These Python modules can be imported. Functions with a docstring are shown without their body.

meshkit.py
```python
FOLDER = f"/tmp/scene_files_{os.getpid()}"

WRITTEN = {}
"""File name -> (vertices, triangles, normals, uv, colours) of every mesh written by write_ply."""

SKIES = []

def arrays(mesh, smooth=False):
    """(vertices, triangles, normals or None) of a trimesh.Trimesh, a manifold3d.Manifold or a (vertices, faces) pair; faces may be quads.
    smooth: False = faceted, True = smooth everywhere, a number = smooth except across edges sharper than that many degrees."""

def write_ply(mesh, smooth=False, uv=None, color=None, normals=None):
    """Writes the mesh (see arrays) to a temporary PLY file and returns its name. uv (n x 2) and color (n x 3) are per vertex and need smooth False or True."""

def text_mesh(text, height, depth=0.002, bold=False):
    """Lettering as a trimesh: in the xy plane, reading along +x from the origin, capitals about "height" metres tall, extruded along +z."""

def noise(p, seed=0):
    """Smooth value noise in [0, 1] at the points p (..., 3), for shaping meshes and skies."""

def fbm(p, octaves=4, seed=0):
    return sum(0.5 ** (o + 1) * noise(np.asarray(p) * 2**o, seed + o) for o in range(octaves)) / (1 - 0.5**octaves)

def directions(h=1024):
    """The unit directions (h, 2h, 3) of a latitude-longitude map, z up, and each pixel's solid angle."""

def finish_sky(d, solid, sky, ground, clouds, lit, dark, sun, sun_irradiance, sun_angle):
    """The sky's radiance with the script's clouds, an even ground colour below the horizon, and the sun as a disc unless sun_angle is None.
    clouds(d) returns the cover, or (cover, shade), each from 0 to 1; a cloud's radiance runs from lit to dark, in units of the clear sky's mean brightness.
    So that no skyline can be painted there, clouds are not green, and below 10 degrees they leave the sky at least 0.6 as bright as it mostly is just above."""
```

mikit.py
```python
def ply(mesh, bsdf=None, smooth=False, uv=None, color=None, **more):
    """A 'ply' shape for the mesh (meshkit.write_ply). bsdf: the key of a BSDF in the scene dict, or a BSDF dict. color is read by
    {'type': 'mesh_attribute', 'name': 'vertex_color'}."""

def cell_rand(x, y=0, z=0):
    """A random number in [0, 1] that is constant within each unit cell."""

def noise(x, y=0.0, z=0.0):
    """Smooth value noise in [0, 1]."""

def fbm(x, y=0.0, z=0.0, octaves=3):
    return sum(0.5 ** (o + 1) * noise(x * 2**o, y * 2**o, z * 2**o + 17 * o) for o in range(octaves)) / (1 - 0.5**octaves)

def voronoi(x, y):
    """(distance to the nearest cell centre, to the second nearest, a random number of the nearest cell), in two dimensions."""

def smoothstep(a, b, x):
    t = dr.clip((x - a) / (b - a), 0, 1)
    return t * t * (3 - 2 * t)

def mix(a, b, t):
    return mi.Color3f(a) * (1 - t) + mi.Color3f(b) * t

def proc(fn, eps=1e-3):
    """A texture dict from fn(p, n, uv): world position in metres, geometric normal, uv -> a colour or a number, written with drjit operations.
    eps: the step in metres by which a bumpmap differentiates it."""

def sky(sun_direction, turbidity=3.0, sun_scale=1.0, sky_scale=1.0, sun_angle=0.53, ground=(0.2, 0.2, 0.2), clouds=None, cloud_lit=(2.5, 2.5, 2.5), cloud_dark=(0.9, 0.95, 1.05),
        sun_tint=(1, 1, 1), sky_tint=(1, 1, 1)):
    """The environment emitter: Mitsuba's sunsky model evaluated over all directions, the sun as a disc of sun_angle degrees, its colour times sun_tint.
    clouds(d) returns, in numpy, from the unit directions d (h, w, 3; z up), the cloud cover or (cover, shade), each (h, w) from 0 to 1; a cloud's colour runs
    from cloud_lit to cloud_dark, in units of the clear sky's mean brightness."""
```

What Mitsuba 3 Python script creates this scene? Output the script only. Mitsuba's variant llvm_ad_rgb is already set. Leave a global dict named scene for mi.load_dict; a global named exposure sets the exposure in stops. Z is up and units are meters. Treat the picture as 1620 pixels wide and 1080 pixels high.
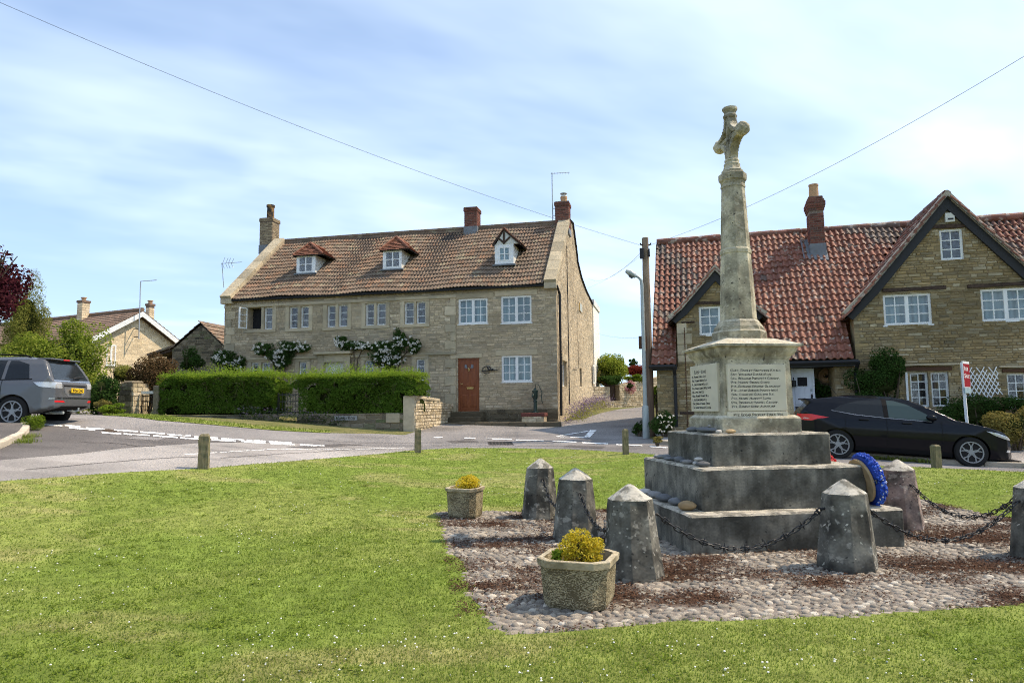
import math, random
import numpy as np, trimesh, shapely, mitsuba as mi, mikit, meshkit, manifold3d
import drjit as dr
from shapely.geometry import Polygon, box as sbox, Point, LineString
from scipy.interpolate import RBFInterpolator, RegularGridInterpolator
from mikit import proc, noise, fbm, voronoi, cell_rand, smoothstep, mix

rng = np.random.default_rng(7)
random.seed(7)
scene, labels = {'type': 'scene'}, {}

# ------------------------------------------------------------------ camera, sky, exposure
FOC, PITCH, ROLL, EYE = 1100.0, math.atan(105 / 1100), 0.0105, np.array([0, 0, 1.5])
_f = np.array([0, math.cos(PITCH), math.sin(PITCH)])
_u0 = np.array([0, -math.sin(PITCH), math.cos(PITCH)])
_r0 = np.array([1.0, 0, 0])
CUP = math.cos(ROLL) * _u0 + math.sin(ROLL) * _r0
CRT = math.cos(ROLL) * _r0 - math.sin(ROLL) * _u0
scene['camera'] = {'type': 'perspective', 'fov': math.degrees(2 * math.atan(810 / FOC)), 'fov_axis': 'x', 'near_clip': 0.05, 'far_clip': 6000.0,
                   'to_world': mi.ScalarTransform4f().look_at(origin=EYE.tolist(), target=(EYE + _f).tolist(), up=CUP.tolist())}
exposure = 1.8
SUN = (0.575, 0.085, 0.82)


def sky_clouds(d):
    az = np.arctan2(d[..., 0], d[..., 1])
    el = np.arcsin(np.clip(d[..., 2], -1, 1))
    # thin high cloud on a plane far above, in soft banks drawn out along one direction
    h = np.maximum(d[..., 2], 0.03) + 0.12
    px, py = d[..., 0] / h, d[..., 1] / h
    q = np.stack([px * 0.80 + py * 0.35, py * 0.95 - px * 0.45, px * 0 + 3.1], -1)
    bank = meshkit.fbm(q * np.array([1.0, 1.7, 1]) + 2.2, 5, 3)
    fine = meshkit.fbm(q * np.array([4.0, 8.0, 1]) + 7, 4, 8)
    wisp = np.clip((bank + 0.22 * (fine - 0.5) - 0.37) * 2.7, 0, 1) ** 1.2
    haze = 0.17 + 0.34 * np.exp(-np.maximum(el, 0) / 0.20)
    side = 0.11 * np.clip(0.3 + 1.3 * np.sin(az), 0, 1)
    puff = meshkit.fbm(np.stack([az * 6.0 + 4.6, el * 15 + 0.4, az * 0 + 2.7], -1), 5, 11)
    pf = np.clip((puff - 0.50) * 4.5, 0, 1) * np.exp(-((el - 0.30) / 0.06) ** 2)
    cover = np.clip(haze + side + 0.30 * wisp * np.clip(el / 0.12, 0, 1) + 0.14 * pf, 0, 0.95)
    return cover, np.zeros_like(cover) + 0.04


scene['sky'] = mikit.sky(SUN, turbidity=3.0, clouds=sky_clouds, cloud_lit=(3.45, 3.9, 4.3), cloud_dark=(0.9, 0.95, 1.05), sky_tint=(0.93, 1.25, 1.56), ground=(0.16, 0.17, 0.1))


def ray(u, v):
    return _f + CRT * ((u - 810) / FOC) + CUP * ((540 - v) / FOC)


def pix(u, v, depth):
    """Point seen at photograph pixel (u, v) whose distance along +y is depth."""
    d = ray(u, v)
    return EYE + d * (depth / d[1])


def proj(p):
    p = np.atleast_2d(p) - EYE
    w = p @ _f
    w = np.where(w > 0.05, w, 0.05)
    return np.stack([810 + FOC * (p @ CRT) / w, 540 - FOC * (p @ CUP) / w], -1)


# ------------------------------------------------------------------ the lie of the land
_C = [(0, 0, 0), (-3, 2, 0), (4, 2, 0), (2.8, 8.6, -0.02), (0.5, 10.5, -0.03), (5, 10.5, -0.03), (-1, 5, 0.0), (7, 6, 0), (2.8, 5, 0.0), (-6, 6, 0.1), (-10, 4, 0.3), (0, -12, 0), (-14, -8, 0.3), (14, -8, 0),
      (13, 8, -0.02), (-16, 8, 0.8), (-3, 10, 0.12)]
_C += [tuple(pix(*a)) for a in ((322, 743, 12.6), (661, 716, 17.6), (990, 718, 17.4), (1482, 741, 13.4), (1327, 724, 16.2), (1532, 738, 15.4), (23, 674, 16.5), (110, 664, 18.0),
                                (640, 685, 21.5), (190, 657, 23.5), (885, 675, 24.0), (950, 648, 33.0), (1000, 642, 42.0), (1025, 692, 20.3))]
_C += [(8.0, 19.3, 0.55), (14, 17.4, 0.35), (-7, 30, 1.35), (-15, 36, 1.5), (-30, 30, 1.9), (12, 34, 1.4), (24, 20, 0.5), (-26, 14, 1.5), (-6, 45, 1.7), (20, 45, 1.9), (5, 55, 2.0), (-30, 50, 2.0)]
_C = np.array(_C)
_rbf = RBFInterpolator(_C[:, :2], _C[:, 2], kernel='thin_plate_spline', smoothing=0.4)
_gx, _gy = np.arange(-34, 28.01, 0.5), np.arange(-14, 56.01, 0.5)
_gg = np.stack(np.meshgrid(_gx, _gy, indexing='ij'), -1)
_lin = RegularGridInterpolator((_gx, _gy), _rbf(_gg.reshape(-1, 2)).reshape(_gg.shape[:2]))


def gz(x, y):
    x, y = np.broadcast_arrays(np.asarray(x, float), np.asarray(y, float))
    return _lin(np.stack([np.clip(x, -34, 28), np.clip(y, -14, 56)], -1))


def ground_at(u, v, lift=0.0):
    """Where the sight line through the pixel meets the ground."""
    d = ray(u, v)
    t = np.arange(2.0, 60, 0.02)
    p = EYE + d * t[:, None]
    below = p[:, 2] - lift < gz(p[:, 0], p[:, 1])
    k = int(np.argmax(below)) if below.any() else len(t) - 1
    return p[k]


# ------------------------------------------------------------------ mesh helpers
class Bag:
    """Collects pieces (vertices, triangles) with one random number pair per piece in uv."""

    def __init__(self):
        self.v, self.f, self.uv, self.n = [], [], [], 0

    def add(self, v, f, r=None, r2=None):
        v, f = np.asarray(v, float), np.asarray(f, int)
        if f.ndim == 2 and f.shape[1] == 4:
            f = np.vstack([f[:, [0, 1, 2]], f[:, [0, 2, 3]]])
        self.v.append(v)
        self.f.append(f + self.n)
        r = rng.random() if r is None else r
        r2 = rng.random() if r2 is None else r2
        self.uv.append(np.broadcast_to([r, r2], (len(v), 2)))
        self.n += len(v)
        return self

    def mesh(self, m, r=None):
        return self.add(m.vertices, m.faces, r)

    def get(self):
        return (np.vstack(self.v), np.vstack(self.f)), np.vstack(self.uv)


_taken = {}


def key_of(name, parent=None):
    base = f'{parent}__{name}' if parent else name
    n = _taken.get(base, 0)
    _taken[base] = n + 1
    return base if n == 0 else f'{base}_{n:03d}'


def put(name, mesh, bsdf, parent=None, smooth=False, uv=None, label=None, cat=None, group=None, kind=None):
    k = key_of(name, parent)
    if isinstance(mesh, Bag):
        mesh, uv = mesh.get()
    if not (isinstance(smooth, bool)) and hasattr(mesh, '__len__'):
        # split at sharp edges first, so that every corner can carry the piece's number pair
        m = trimesh.graph.smooth_shade(trimesh.Trimesh(*mesh, process=False), angle=math.radians(smooth), facet_minarea=None)
        mesh, smooth = (np.array(m.vertices), np.array(m.faces)), True
        if uv is not None:
            uv = np.broadcast_to(np.asarray(uv)[0], (len(mesh[0]), 2))
    if uv is None:
        uv = np.broadcast_to([0.3 + 0.4 * rng.random(), 0.3 + 0.4 * rng.random()], (len(mesh[0]), 2))
    scene[k] = mikit.ply(mesh, bsdf, smooth=smooth, uv=uv)
    note(k, label, cat, group, kind)
    return k


def note(k, label=None, cat=None, group=None, kind=None):
    d = {a: b for a, b in (('label', label), ('category', cat), ('group', group), ('kind', kind)) if b}
    if d:
        labels.setdefault(k, {}).update(d)


def thing(name, label, cat, group=None):
    k = key_of(name)
    note(k, label, cat, group)
    return k


def pieces(parent, name, rest_name, plist, bsdf, most=300, smooth=False):
    """plist: (vertices, triangles, r, r2). The ones that show largest become entries of their own, the rest one part."""
    if len(plist) > most:
        size = []
        for v, f, *_ in plist:
            q = proj(v)
            lo, hi = q.min(0), q.max(0)
            inside = (hi[0] > 0) & (lo[0] < 1620) & (hi[1] > 0) & (lo[1] < 1080)
            size.append(np.prod(hi - lo) * inside)
        order = np.argsort(size)[::-1]
    else:
        order = np.arange(len(plist))
    for i in order[:most]:
        v, f, r, r2 = plist[i]
        put(name, (v, f), bsdf, parent, smooth=smooth, uv=np.broadcast_to([r, r2], (len(v), 2)))
    if len(order) > most:
        b = Bag()
        for i in order[most:]:
            b.add(*plist[i])
        put(rest_name, b, bsdf, parent, smooth=smooth, kind='stuff')


class Frame:
    """Local axes: a (along), b (second), z up. pts(a, b, z) gives world points."""

    def __init__(self, o, ea, eb):
        self.o, self.ea, self.eb = np.array([o[0], o[1], 0.0]), np.array([*ea, 0.0]), np.array([*eb, 0.0])
        self.det = self.ea[0] * self.eb[1] - self.ea[1] * self.eb[0]

    def P(self, a, b, z):
        a, b, z = np.broadcast_arrays(np.asarray(a, float), np.asarray(b, float), np.asarray(z, float))
        return self.o + a[..., None] * self.ea + b[..., None] * self.eb + z[..., None] * np.array([0, 0, 1.0])

    def X(self, v, f=None):
        v = np.asarray(v, float)
        w = self.P(v[:, 0], v[:, 1], v[:, 2])
        if f is None:
            return w
        f = np.asarray(f)
        return w, (f[:, ::-1] if self.det < 0 else f)

    def hit(self, u, v, b=0.0):
        """(a, z) where the sight line of the pixel meets the upright plane at the given b."""
        d = ray(u, v)
        t = (b - (EYE - self.o) @ self.eb) / (d @ self.eb)
        p = EYE + d * t
        return np.array([(p - self.o) @ self.ea, p[2]])

    def loc(self, p):
        return np.array([(p - self.o) @ self.ea, (p - self.o) @ self.eb, p[2]])


def facade(o, deg):
    """Upright frame whose a axis runs right along the wall and b axis out of it, towards the viewer."""
    c, s = math.cos(math.radians(deg)), math.sin(math.radians(deg))
    return Frame(o, (c, -s), (-s, -c))


BOXF = np.array([[0, 3, 2, 1], [4, 5, 6, 7], [0, 1, 5, 4], [1, 2, 6, 5], [2, 3, 7, 6], [3, 0, 4, 7]])


def boxv(a0, a1, b0, b1, z0, z1):
    return np.array([[a0, b0, z0], [a1, b0, z0], [a1, b1, z0], [a0, b1, z0], [a0, b0, z1], [a1, b0, z1], [a1, b1, z1], [a0, b1, z1]], float), BOXF


def fbox(F, *r):
    v, f = boxv(*r)
    return F.X(v, f)


def cbox(a0, a1, b0, b1, z0, z1, c=0.01):
    """Box with chamfered edges."""
    x, y, z = (a0, a1), (b0, b1), (z0, z1)
    pts = []
    for i in (0, 1):
        for j in (0, 1):
            for k in (0, 1):
                s = np.array([1 - 2 * i, 1 - 2 * j, 1 - 2 * k]) * c
                p = np.array([x[i], y[j], z[k]])
                for ax in range(3):
                    q = p + s
                    q[ax] = p[ax]
                    pts.append(q)
    h = trimesh.convex.convex_hull(np.array(pts))
    return np.array(h.vertices), np.array(h.faces)


def tube(pts, r, sides=6, close=False):
    p = np.asarray(pts, float)
    n = len(p)
    r = np.broadcast_to(r, (n,))
    t = np.roll(p, -1, 0) - np.roll(p, 1, 0) if close else np.gradient(p, axis=0)
    t /= np.linalg.norm(t, axis=1, keepdims=True) + 1e-12
    ref = np.array([0, 0, 1.0]) if abs(t[:, 2]).mean() < 0.8 else np.array([1.0, 0, 0])
    a = np.cross(t, ref)
    a /= np.linalg.norm(a, axis=1, keepdims=True) + 1e-12
    b = np.cross(t, a)
    ang = np.arange(sides) * 2 * np.pi / sides
    v = (p[:, None] + r[:, None, None] * (np.cos(ang)[None, :, None] * a[:, None] + np.sin(ang)[None, :, None] * b[:, None])).reshape(-1, 3)
    f = []
    for i in range(n if close else n - 1):
        k = (i + 1) % n
        for j in range(sides):
            l = (j + 1) % sides
            f.append([i * sides + j, i * sides + l, k * sides + l, k * sides + j])
    f = np.array(f)
    f = np.vstack([f[:, [0, 1, 2]], f[:, [0, 2, 3]]])
    if not close:
        f = np.vstack([f, [[0, j + 1, j] for j in range(1, sides - 1)], [[(n - 1) * sides, (n - 1) * sides + j, (n - 1) * sides + j + 1] for j in range(1, sides - 1)]])
    return v, f


def lathe(profile, n=16, turn=0.0):
    """profile: (r, z) from the bottom to the top, closed at both ends."""
    pr = np.asarray(profile, float)
    ang = turn + np.arange(n) * 2 * np.pi / n
    v = np.stack([pr[:, :1] * np.cos(ang), pr[:, :1] * np.sin(ang), np.repeat(pr[:, 1:], n, 1)], -1).reshape(-1, 3)
    f = []
    for i in range(len(pr) - 1):
        for j in range(n):
            k = (j + 1) % n
            f += [[i * n + j, i * n + k, (i + 1) * n + k], [i * n + j, (i + 1) * n + k, (i + 1) * n + j]]
    m = len(pr) - 1
    f += [[0, j + 1, j] for j in range(1, n - 1)] + [[m * n, m * n + j, m * n + j + 1] for j in range(1, n - 1)]
    return v, np.array(f)


def extrude(poly, h):
    """shapely polygon -> (v, f) prism from z = 0 to h."""
    out = Bag()
    for g in getattr(poly, 'geoms', [poly]):
        if g.geom_type == 'Polygon' and g.area > 1e-7:
            m = trimesh.creation.extrude_polygon(g, h, engine='earcut')
            out.add(m.vertices, m.faces)
    (v, f), _ = out.get()
    return v, f


def upright(F, poly, b0, b1):
    """Polygon in (a, z) of the frame, from b0 to b1."""
    v, f = extrude(poly, b1 - b0)
    w = np.stack([v[:, 0], v[:, 2] + b0, v[:, 1]], -1)
    w, f2 = F.X(w, f)
    return w, f2[:, ::-1]


def ball(r, sub=2):
    m = trimesh.creation.icosphere(subdivisions=sub, radius=r)
    return np.array(m.vertices), np.array(m.faces)


def man(v, f):
    return manifold3d.Manifold(manifold3d.Mesh(np.asarray(v, np.float32), np.asarray(f, np.uint32)))


def unman(m):
    a = m.to_mesh()
    return np.array(a.vert_properties[:, :3], float), np.array(a.tri_verts, int)


def drape(poly, dz, step=0.5, fn=gz):
    """Polygon laid on the ground, dz above it."""
    out = Bag()
    x0, y0, x1, y1 = poly.bounds
    pp = shapely.prepared.prep(poly)
    for i in range(math.floor(x0 / step), math.ceil(x1 / step)):
        for j in range(math.floor(y0 / step), math.ceil(y1 / step)):
            c = sbox(i * step, j * step, (i + 1) * step, (j + 1) * step)
            if pp.contains(c):
                xy = np.array([[i, j], [i + 1, j], [i + 1, j + 1], [i, j + 1]]) * step
                out.add(np.c_[xy, np.zeros(4)], [[0, 1, 2], [0, 2, 3]], 0, 0)
            elif pp.intersects(c):
                q = poly.intersection(c)
                for g in getattr(q, 'geoms', [q]):
                    if g.geom_type == 'Polygon' and g.area > 1e-6:
                        v, f = trimesh.creation.triangulate_polygon(g, engine='earcut')
                        out.add(np.c_[v, np.zeros(len(v))], f, 0, 0)
    (v, f), _ = out.get()
    v[:, 2] = fn(v[:, 0], v[:, 1]) + dz
    nz = np.cross(v[f[:, 1]] - v[f[:, 0]], v[f[:, 2]] - v[f[:, 0]])[:, 2]
    f[nz < 0] = f[nz < 0][:, ::-1]
    return v, f


def gpoly(pts, lift=0.0):
    return Polygon([ground_at(u, v, lift)[:2] for u, v in pts]).buffer(0)


# ------------------------------------------------------------------ materials
def two(d):
    return {'type': 'twosided', 'bsdf': d}


def rgb(*c):
    return {'type': 'rgb', 'value': list(c)}


def ramp(cols, t):
    out = mi.Color3f(cols[0])
    n = len(cols) - 1
    for i in range(n):
        out = mix(out, cols[i + 1], dr.clip(t * n - i, 0, 1))
    return out


def mat(name, base, rough=0.8, spec=0.3, bump=None, bscale=1.0, **more):
    if isinstance(base, (tuple, list)):
        base = rgb(*base)
    elif callable(base):
        base = proc(base)
    d = {'type': 'principled', 'base_color': base, 'roughness': rough, 'specular': spec, **more}
    if bump is not None:
        d = {'type': 'bumpmap', 'arbitrary': proc(bump, eps=4e-3), 'scale': bscale, 'bsdf': d}
    scene['mat_' + name] = two(d)
    return 'mat_' + name


def piece_col(cols, sx=9.0, amp=0.5, lichen=None, lcol=(0.5, 0.5, 0.44), lscale=7.0):
    def fn(p, n, uv):
        c = ramp(cols, uv.x) * (1 + amp * (fbm(p.x * sx, p.y * sx, p.z * sx * 1.6, octaves=3) - 0.5)) * (0.82 + 0.36 * uv.y)
        if lichen:
            k = fbm(p.x * lscale, p.y * lscale, p.z * lscale, octaves=4)
            c = mix(c, lcol, smoothstep(lichen, lichen + 0.12, k) * 0.75)
        return c
    return fn


def leaf(name, cols, trans=0.7, rough=0.55):
    def fn(p, n, uv):
        return ramp(cols, uv.x) * (0.75 + 0.5 * noise(p.x * 1.7, p.y * 1.7, p.z * 1.7))
    scene['mat_' + name] = {'type': 'principledthin', 'base_color': proc(fn), 'roughness': rough, 'diff_trans': trans, 'eta': 1.3}
    return 'mat_' + name


def weather(base, dark, pale, sc=3.0, streak=True, blot=True, pale_k=1.0):
    """Old limestone: run-off streaks, soot, pale and black lichen spots."""
    def fn(p, n, uv):
        a = fbm(p.x * sc, p.y * sc, p.z * sc, octaves=4)
        s = fbm((p.x + p.y) * 14, (p.x - p.y) * 14, p.z * 1.1, octaves=3)
        c = mix(base, dark, smoothstep(0.34, 0.66, a * 0.70 + s * 0.30 if streak else a))
        if blot:
            wx, wy = 1.3 * noise(p.x * 5, p.y * 5, p.z * 5), 1.3 * noise(p.x * 5 + 9, p.y * 5, p.z * 5)
            d1, d2, r = voronoi((p.x + p.z * 0.71 + p.y * 0.3) * 17 + wx, (p.y - p.x * 0.4 + p.z) * 17 + wy)
            rad = 0.06 + 0.34 * noise(p.x * 8, p.y * 8, p.z * 8 + 30) * cell_rand(r * 1000, 3)
            c = mix(c, pale, (1 - smoothstep(rad * 0.6, rad, d1)) * smoothstep(0.80, 0.84, r) * 0.75 * pale_k)
            zone = smoothstep(0.42, 0.56, fbm(p.x * 2.2 + 5, p.y * 2.2, p.z * 3.5, octaves=3))
            c = mix(c, (0.028, 0.028, 0.026), (1 - smoothstep(rad * 0.7, rad * 1.15, d1)) * (1 - smoothstep(0.30, 0.36, r)) * zone * 0.85)
        c = c * (0.72 + 0.6 * smoothstep(0.3, 0.7, fbm(p.x * 7 + 3, p.y * 7, p.z * 5, octaves=4)))
        c = mix(c, pale, smoothstep(0.60, 0.72, fbm(p.x * 16, p.y * 16, p.z * 16 + 8, octaves=4)) * 0.4 * pale_k)
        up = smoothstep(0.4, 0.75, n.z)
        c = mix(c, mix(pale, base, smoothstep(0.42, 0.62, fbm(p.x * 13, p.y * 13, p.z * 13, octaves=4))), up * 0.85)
        return c * (0.8 + 0.4 * noise(p.x * 60, p.y * 60, p.z * 60))
    return fn


def rough_bump(p, n, uv):
    return 0.010 * fbm(p.x * 22, p.y * 22, p.z * 22, octaves=4) + 0.004 * noise(p.x * 120, p.y * 120, p.z * 120)


M = {}
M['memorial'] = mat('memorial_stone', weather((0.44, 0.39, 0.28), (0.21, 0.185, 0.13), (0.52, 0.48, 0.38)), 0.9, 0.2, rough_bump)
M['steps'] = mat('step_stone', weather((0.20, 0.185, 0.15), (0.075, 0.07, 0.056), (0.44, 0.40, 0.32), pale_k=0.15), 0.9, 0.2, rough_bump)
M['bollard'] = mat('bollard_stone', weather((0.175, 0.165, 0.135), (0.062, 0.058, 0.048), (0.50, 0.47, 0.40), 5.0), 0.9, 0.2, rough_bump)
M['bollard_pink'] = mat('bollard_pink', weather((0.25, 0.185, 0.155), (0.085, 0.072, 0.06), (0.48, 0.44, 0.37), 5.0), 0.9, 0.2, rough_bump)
M['plaque'] = mat('plaque_stone', lambda p, n, uv: mi.Color3f(0.60, 0.54, 0.41) * (0.85 + 0.3 * fbm(p.x * 6, p.y * 6, p.z * 6, octaves=4)), 0.7)
M['letter'] = mat('letter_black', (0.02, 0.02, 0.018), 0.6)
M['iron'] = mat('black_iron', (0.018, 0.018, 0.018), 0.45, 0.5)
M['rust'] = mat('rusty_iron', (0.09, 0.045, 0.025), 0.8)
M['white'] = mat('white_paint', lambda p, n, uv: mi.Color3f(0.78, 0.79, 0.78) * (0.93 + 0.12 * fbm(p.x * 5, p.y * 5, p.z * 7, octaves=2)), 0.45)
M['offwhite'] = mat('old_white_paint', (0.62, 0.62, 0.57), 0.6)
M['lead'] = mat('lead', lambda p, n, uv: mi.Color3f(0.17, 0.185, 0.2) * (0.7 + 0.6 * fbm(p.x * 5, p.y * 5, p.z * 5)), 0.5)
M['black'] = mat('black_paint', (0.022, 0.022, 0.024), 0.55)
M['timber'] = mat('dark_timber', lambda p, n, uv: mi.Color3f(0.055, 0.035, 0.025) * (0.6 + 0.9 * noise((p.x + p.y) * 30, p.z * 30, 3)), 0.8)
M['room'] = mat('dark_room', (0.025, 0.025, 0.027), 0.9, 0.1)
M['blind'] = mat('blue_blind', lambda p, n, uv: mi.Color3f(0.16, 0.255, 0.285) * (0.55 + 0.75 * noise((p.x + p.y * 0.3) * 16, p.z * 0.8, 2)), 0.8)
M['curtain'] = mat('grey_net_curtain', (0.085, 0.09, 0.092), 0.9)
scene['mat_pane'] = {'type': 'thindielectric', 'int_ior': 1.52}
M['pane'] = 'mat_pane'
M['mortar_tan'] = mat('mortar_tan', lambda p, n, uv: mi.Color3f(0.33, 0.27, 0.185) * (0.7 + 0.6 * fbm(p.x * 12, p.y * 12, p.z * 12)), 0.95)
M['mortar_pale'] = mat('mortar_pale', lambda p, n, uv: mi.Color3f(0.46, 0.385, 0.265) * (0.75 + 0.5 * fbm(p.x * 12, p.y * 12, p.z * 12)), 0.95)
M['mortar_gold'] = mat('mortar_gold', lambda p, n, uv: mi.Color3f(0.21, 0.162, 0.092) * (0.65 + 0.7 * fbm(p.x * 12, p.y * 12, p.z * 12)), 0.95)


def big_tone(cols, tint, sc=0.55, **k):
    g = piece_col(cols, **k)

    def fn(p, n, uv):
        w = fbm(p.x * sc, p.y * sc, p.z * sc * 1.5, octaves=3)
        return g(p, n, uv) * mix((1.0, 1.0, 1.0), tint, smoothstep(0.4, 0.65, w))
    return fn


M['stone_cot'] = mat('cottage_stone', big_tone([(0.36, 0.305, 0.22), (0.42, 0.345, 0.24), (0.46, 0.375, 0.25), (0.48, 0.39, 0.265), (0.54, 0.46, 0.33)], (0.80, 0.80, 0.80), amp=0.45), 0.92, 0.15, rough_bump)
M['ashlar'] = mat('dressed_stone', big_tone([(0.42, 0.36, 0.25), (0.48, 0.40, 0.27), (0.50, 0.43, 0.31)], (0.8, 0.82, 0.84), 1.3, amp=0.3), 0.9, 0.15, rough_bump)
M['stone_house'] = mat('house_stone', big_tone([(0.23, 0.185, 0.115), (0.29, 0.22, 0.12), (0.33, 0.24, 0.12), (0.32, 0.26, 0.16), (0.42, 0.355, 0.235)], (0.72, 0.74, 0.76), 0.5, amp=0.55), 0.92, 0.15, rough_bump)
M['stone_wall'] = mat('garden_wall_stone', piece_col([(0.36, 0.29, 0.18), (0.46, 0.38, 0.25), (0.52, 0.44, 0.31), (0.58, 0.5, 0.37)], amp=0.5), 0.92, 0.15, rough_bump)
M['bung_stone'] = mat('bungalow_stone', piece_col([(0.62, 0.50, 0.33), (0.66, 0.54, 0.36), (0.69, 0.57, 0.40)], amp=0.18), 0.9, 0.15)
M['brick'] = mat('chimney_brick', piece_col([(0.13, 0.055, 0.042), (0.17, 0.065, 0.048), (0.20, 0.085, 0.06), (0.09, 0.055, 0.048)], amp=0.6), 0.9, 0.15)
M['brick_tan'] = mat('stone_chimney_block', piece_col([(0.19, 0.15, 0.10), (0.28, 0.22, 0.14), (0.34, 0.28, 0.18)], amp=0.6), 0.9, 0.15)
M['brick_mortar'] = mat('brick_mortar', (0.19, 0.15, 0.12), 0.95)
M['pot'] = mat('clay_pot', lambda p, n, uv: mi.Color3f(0.46, 0.28, 0.15) * (0.7 + 0.6 * fbm(p.x * 6, p.y * 6, p.z * 4)), 0.85)
M['pot_dark'] = mat('sooty_pot', lambda p, n, uv: mix((0.34, 0.20, 0.08), (0.04, 0.035, 0.03), smoothstep(0.4, 0.55, fbm(p.x * 5, p.y * 5, p.z * 4))), 0.85)
M['tile_cot'] = mat('cottage_tile', piece_col([(0.158, 0.122, 0.092), (0.175, 0.132, 0.097), (0.187, 0.137, 0.10), (0.197, 0.138, 0.097), (0.222, 0.136, 0.088)], 5, 0.45, 0.6, (0.27, 0.24, 0.16), 4.0), 0.85, 0.2)
M['tile_red'] = mat('red_pantile', piece_col([(0.125, 0.092, 0.074), (0.165, 0.078, 0.055), (0.190, 0.078, 0.052), (0.215, 0.085, 0.055), (0.24, 0.112, 0.074)], 9, 0.7, 0.585, (0.40, 0.34, 0.28), 9.0), 0.7, 0.35)
M['tile_small'] = mat('dormer_tile', piece_col([(0.19, 0.085, 0.058), (0.24, 0.105, 0.068), (0.27, 0.135, 0.085)], 8, 0.5), 0.85, 0.2)
M['tile_bung'] = mat('bungalow_tile', piece_col([(0.17, 0.12, 0.09), (0.2, 0.14, 0.10), (0.23, 0.15, 0.11)], 5, 0.4), 0.9, 0.2)
M['under'] = mat('roof_underlay', (0.03, 0.025, 0.022), 0.95)
M['door_brown'] = mat('brown_door', lambda p, n, uv: mi.Color3f(0.21, 0.062, 0.022) * (0.8 + 0.4 * noise((p.x + p.y) * 40, p.z * 3, 1)), 0.4)
M['brass'] = mat('brass', (0.7, 0.5, 0.2), 0.3, 0.5, metallic=1.0)
M['render'] = mat('cream_render', (0.74, 0.70, 0.60), 0.85)
M['wood_post'] = mat('weathered_post', lambda p, n, uv: mix((0.24, 0.19, 0.12), (0.115, 0.12, 0.06), fbm(p.x * 20, p.y * 20, p.z * 2.5)) * (0.6 + 0.7 * noise(p.x * 90, p.y * 90, p.z * 6)), 0.9)
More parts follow.
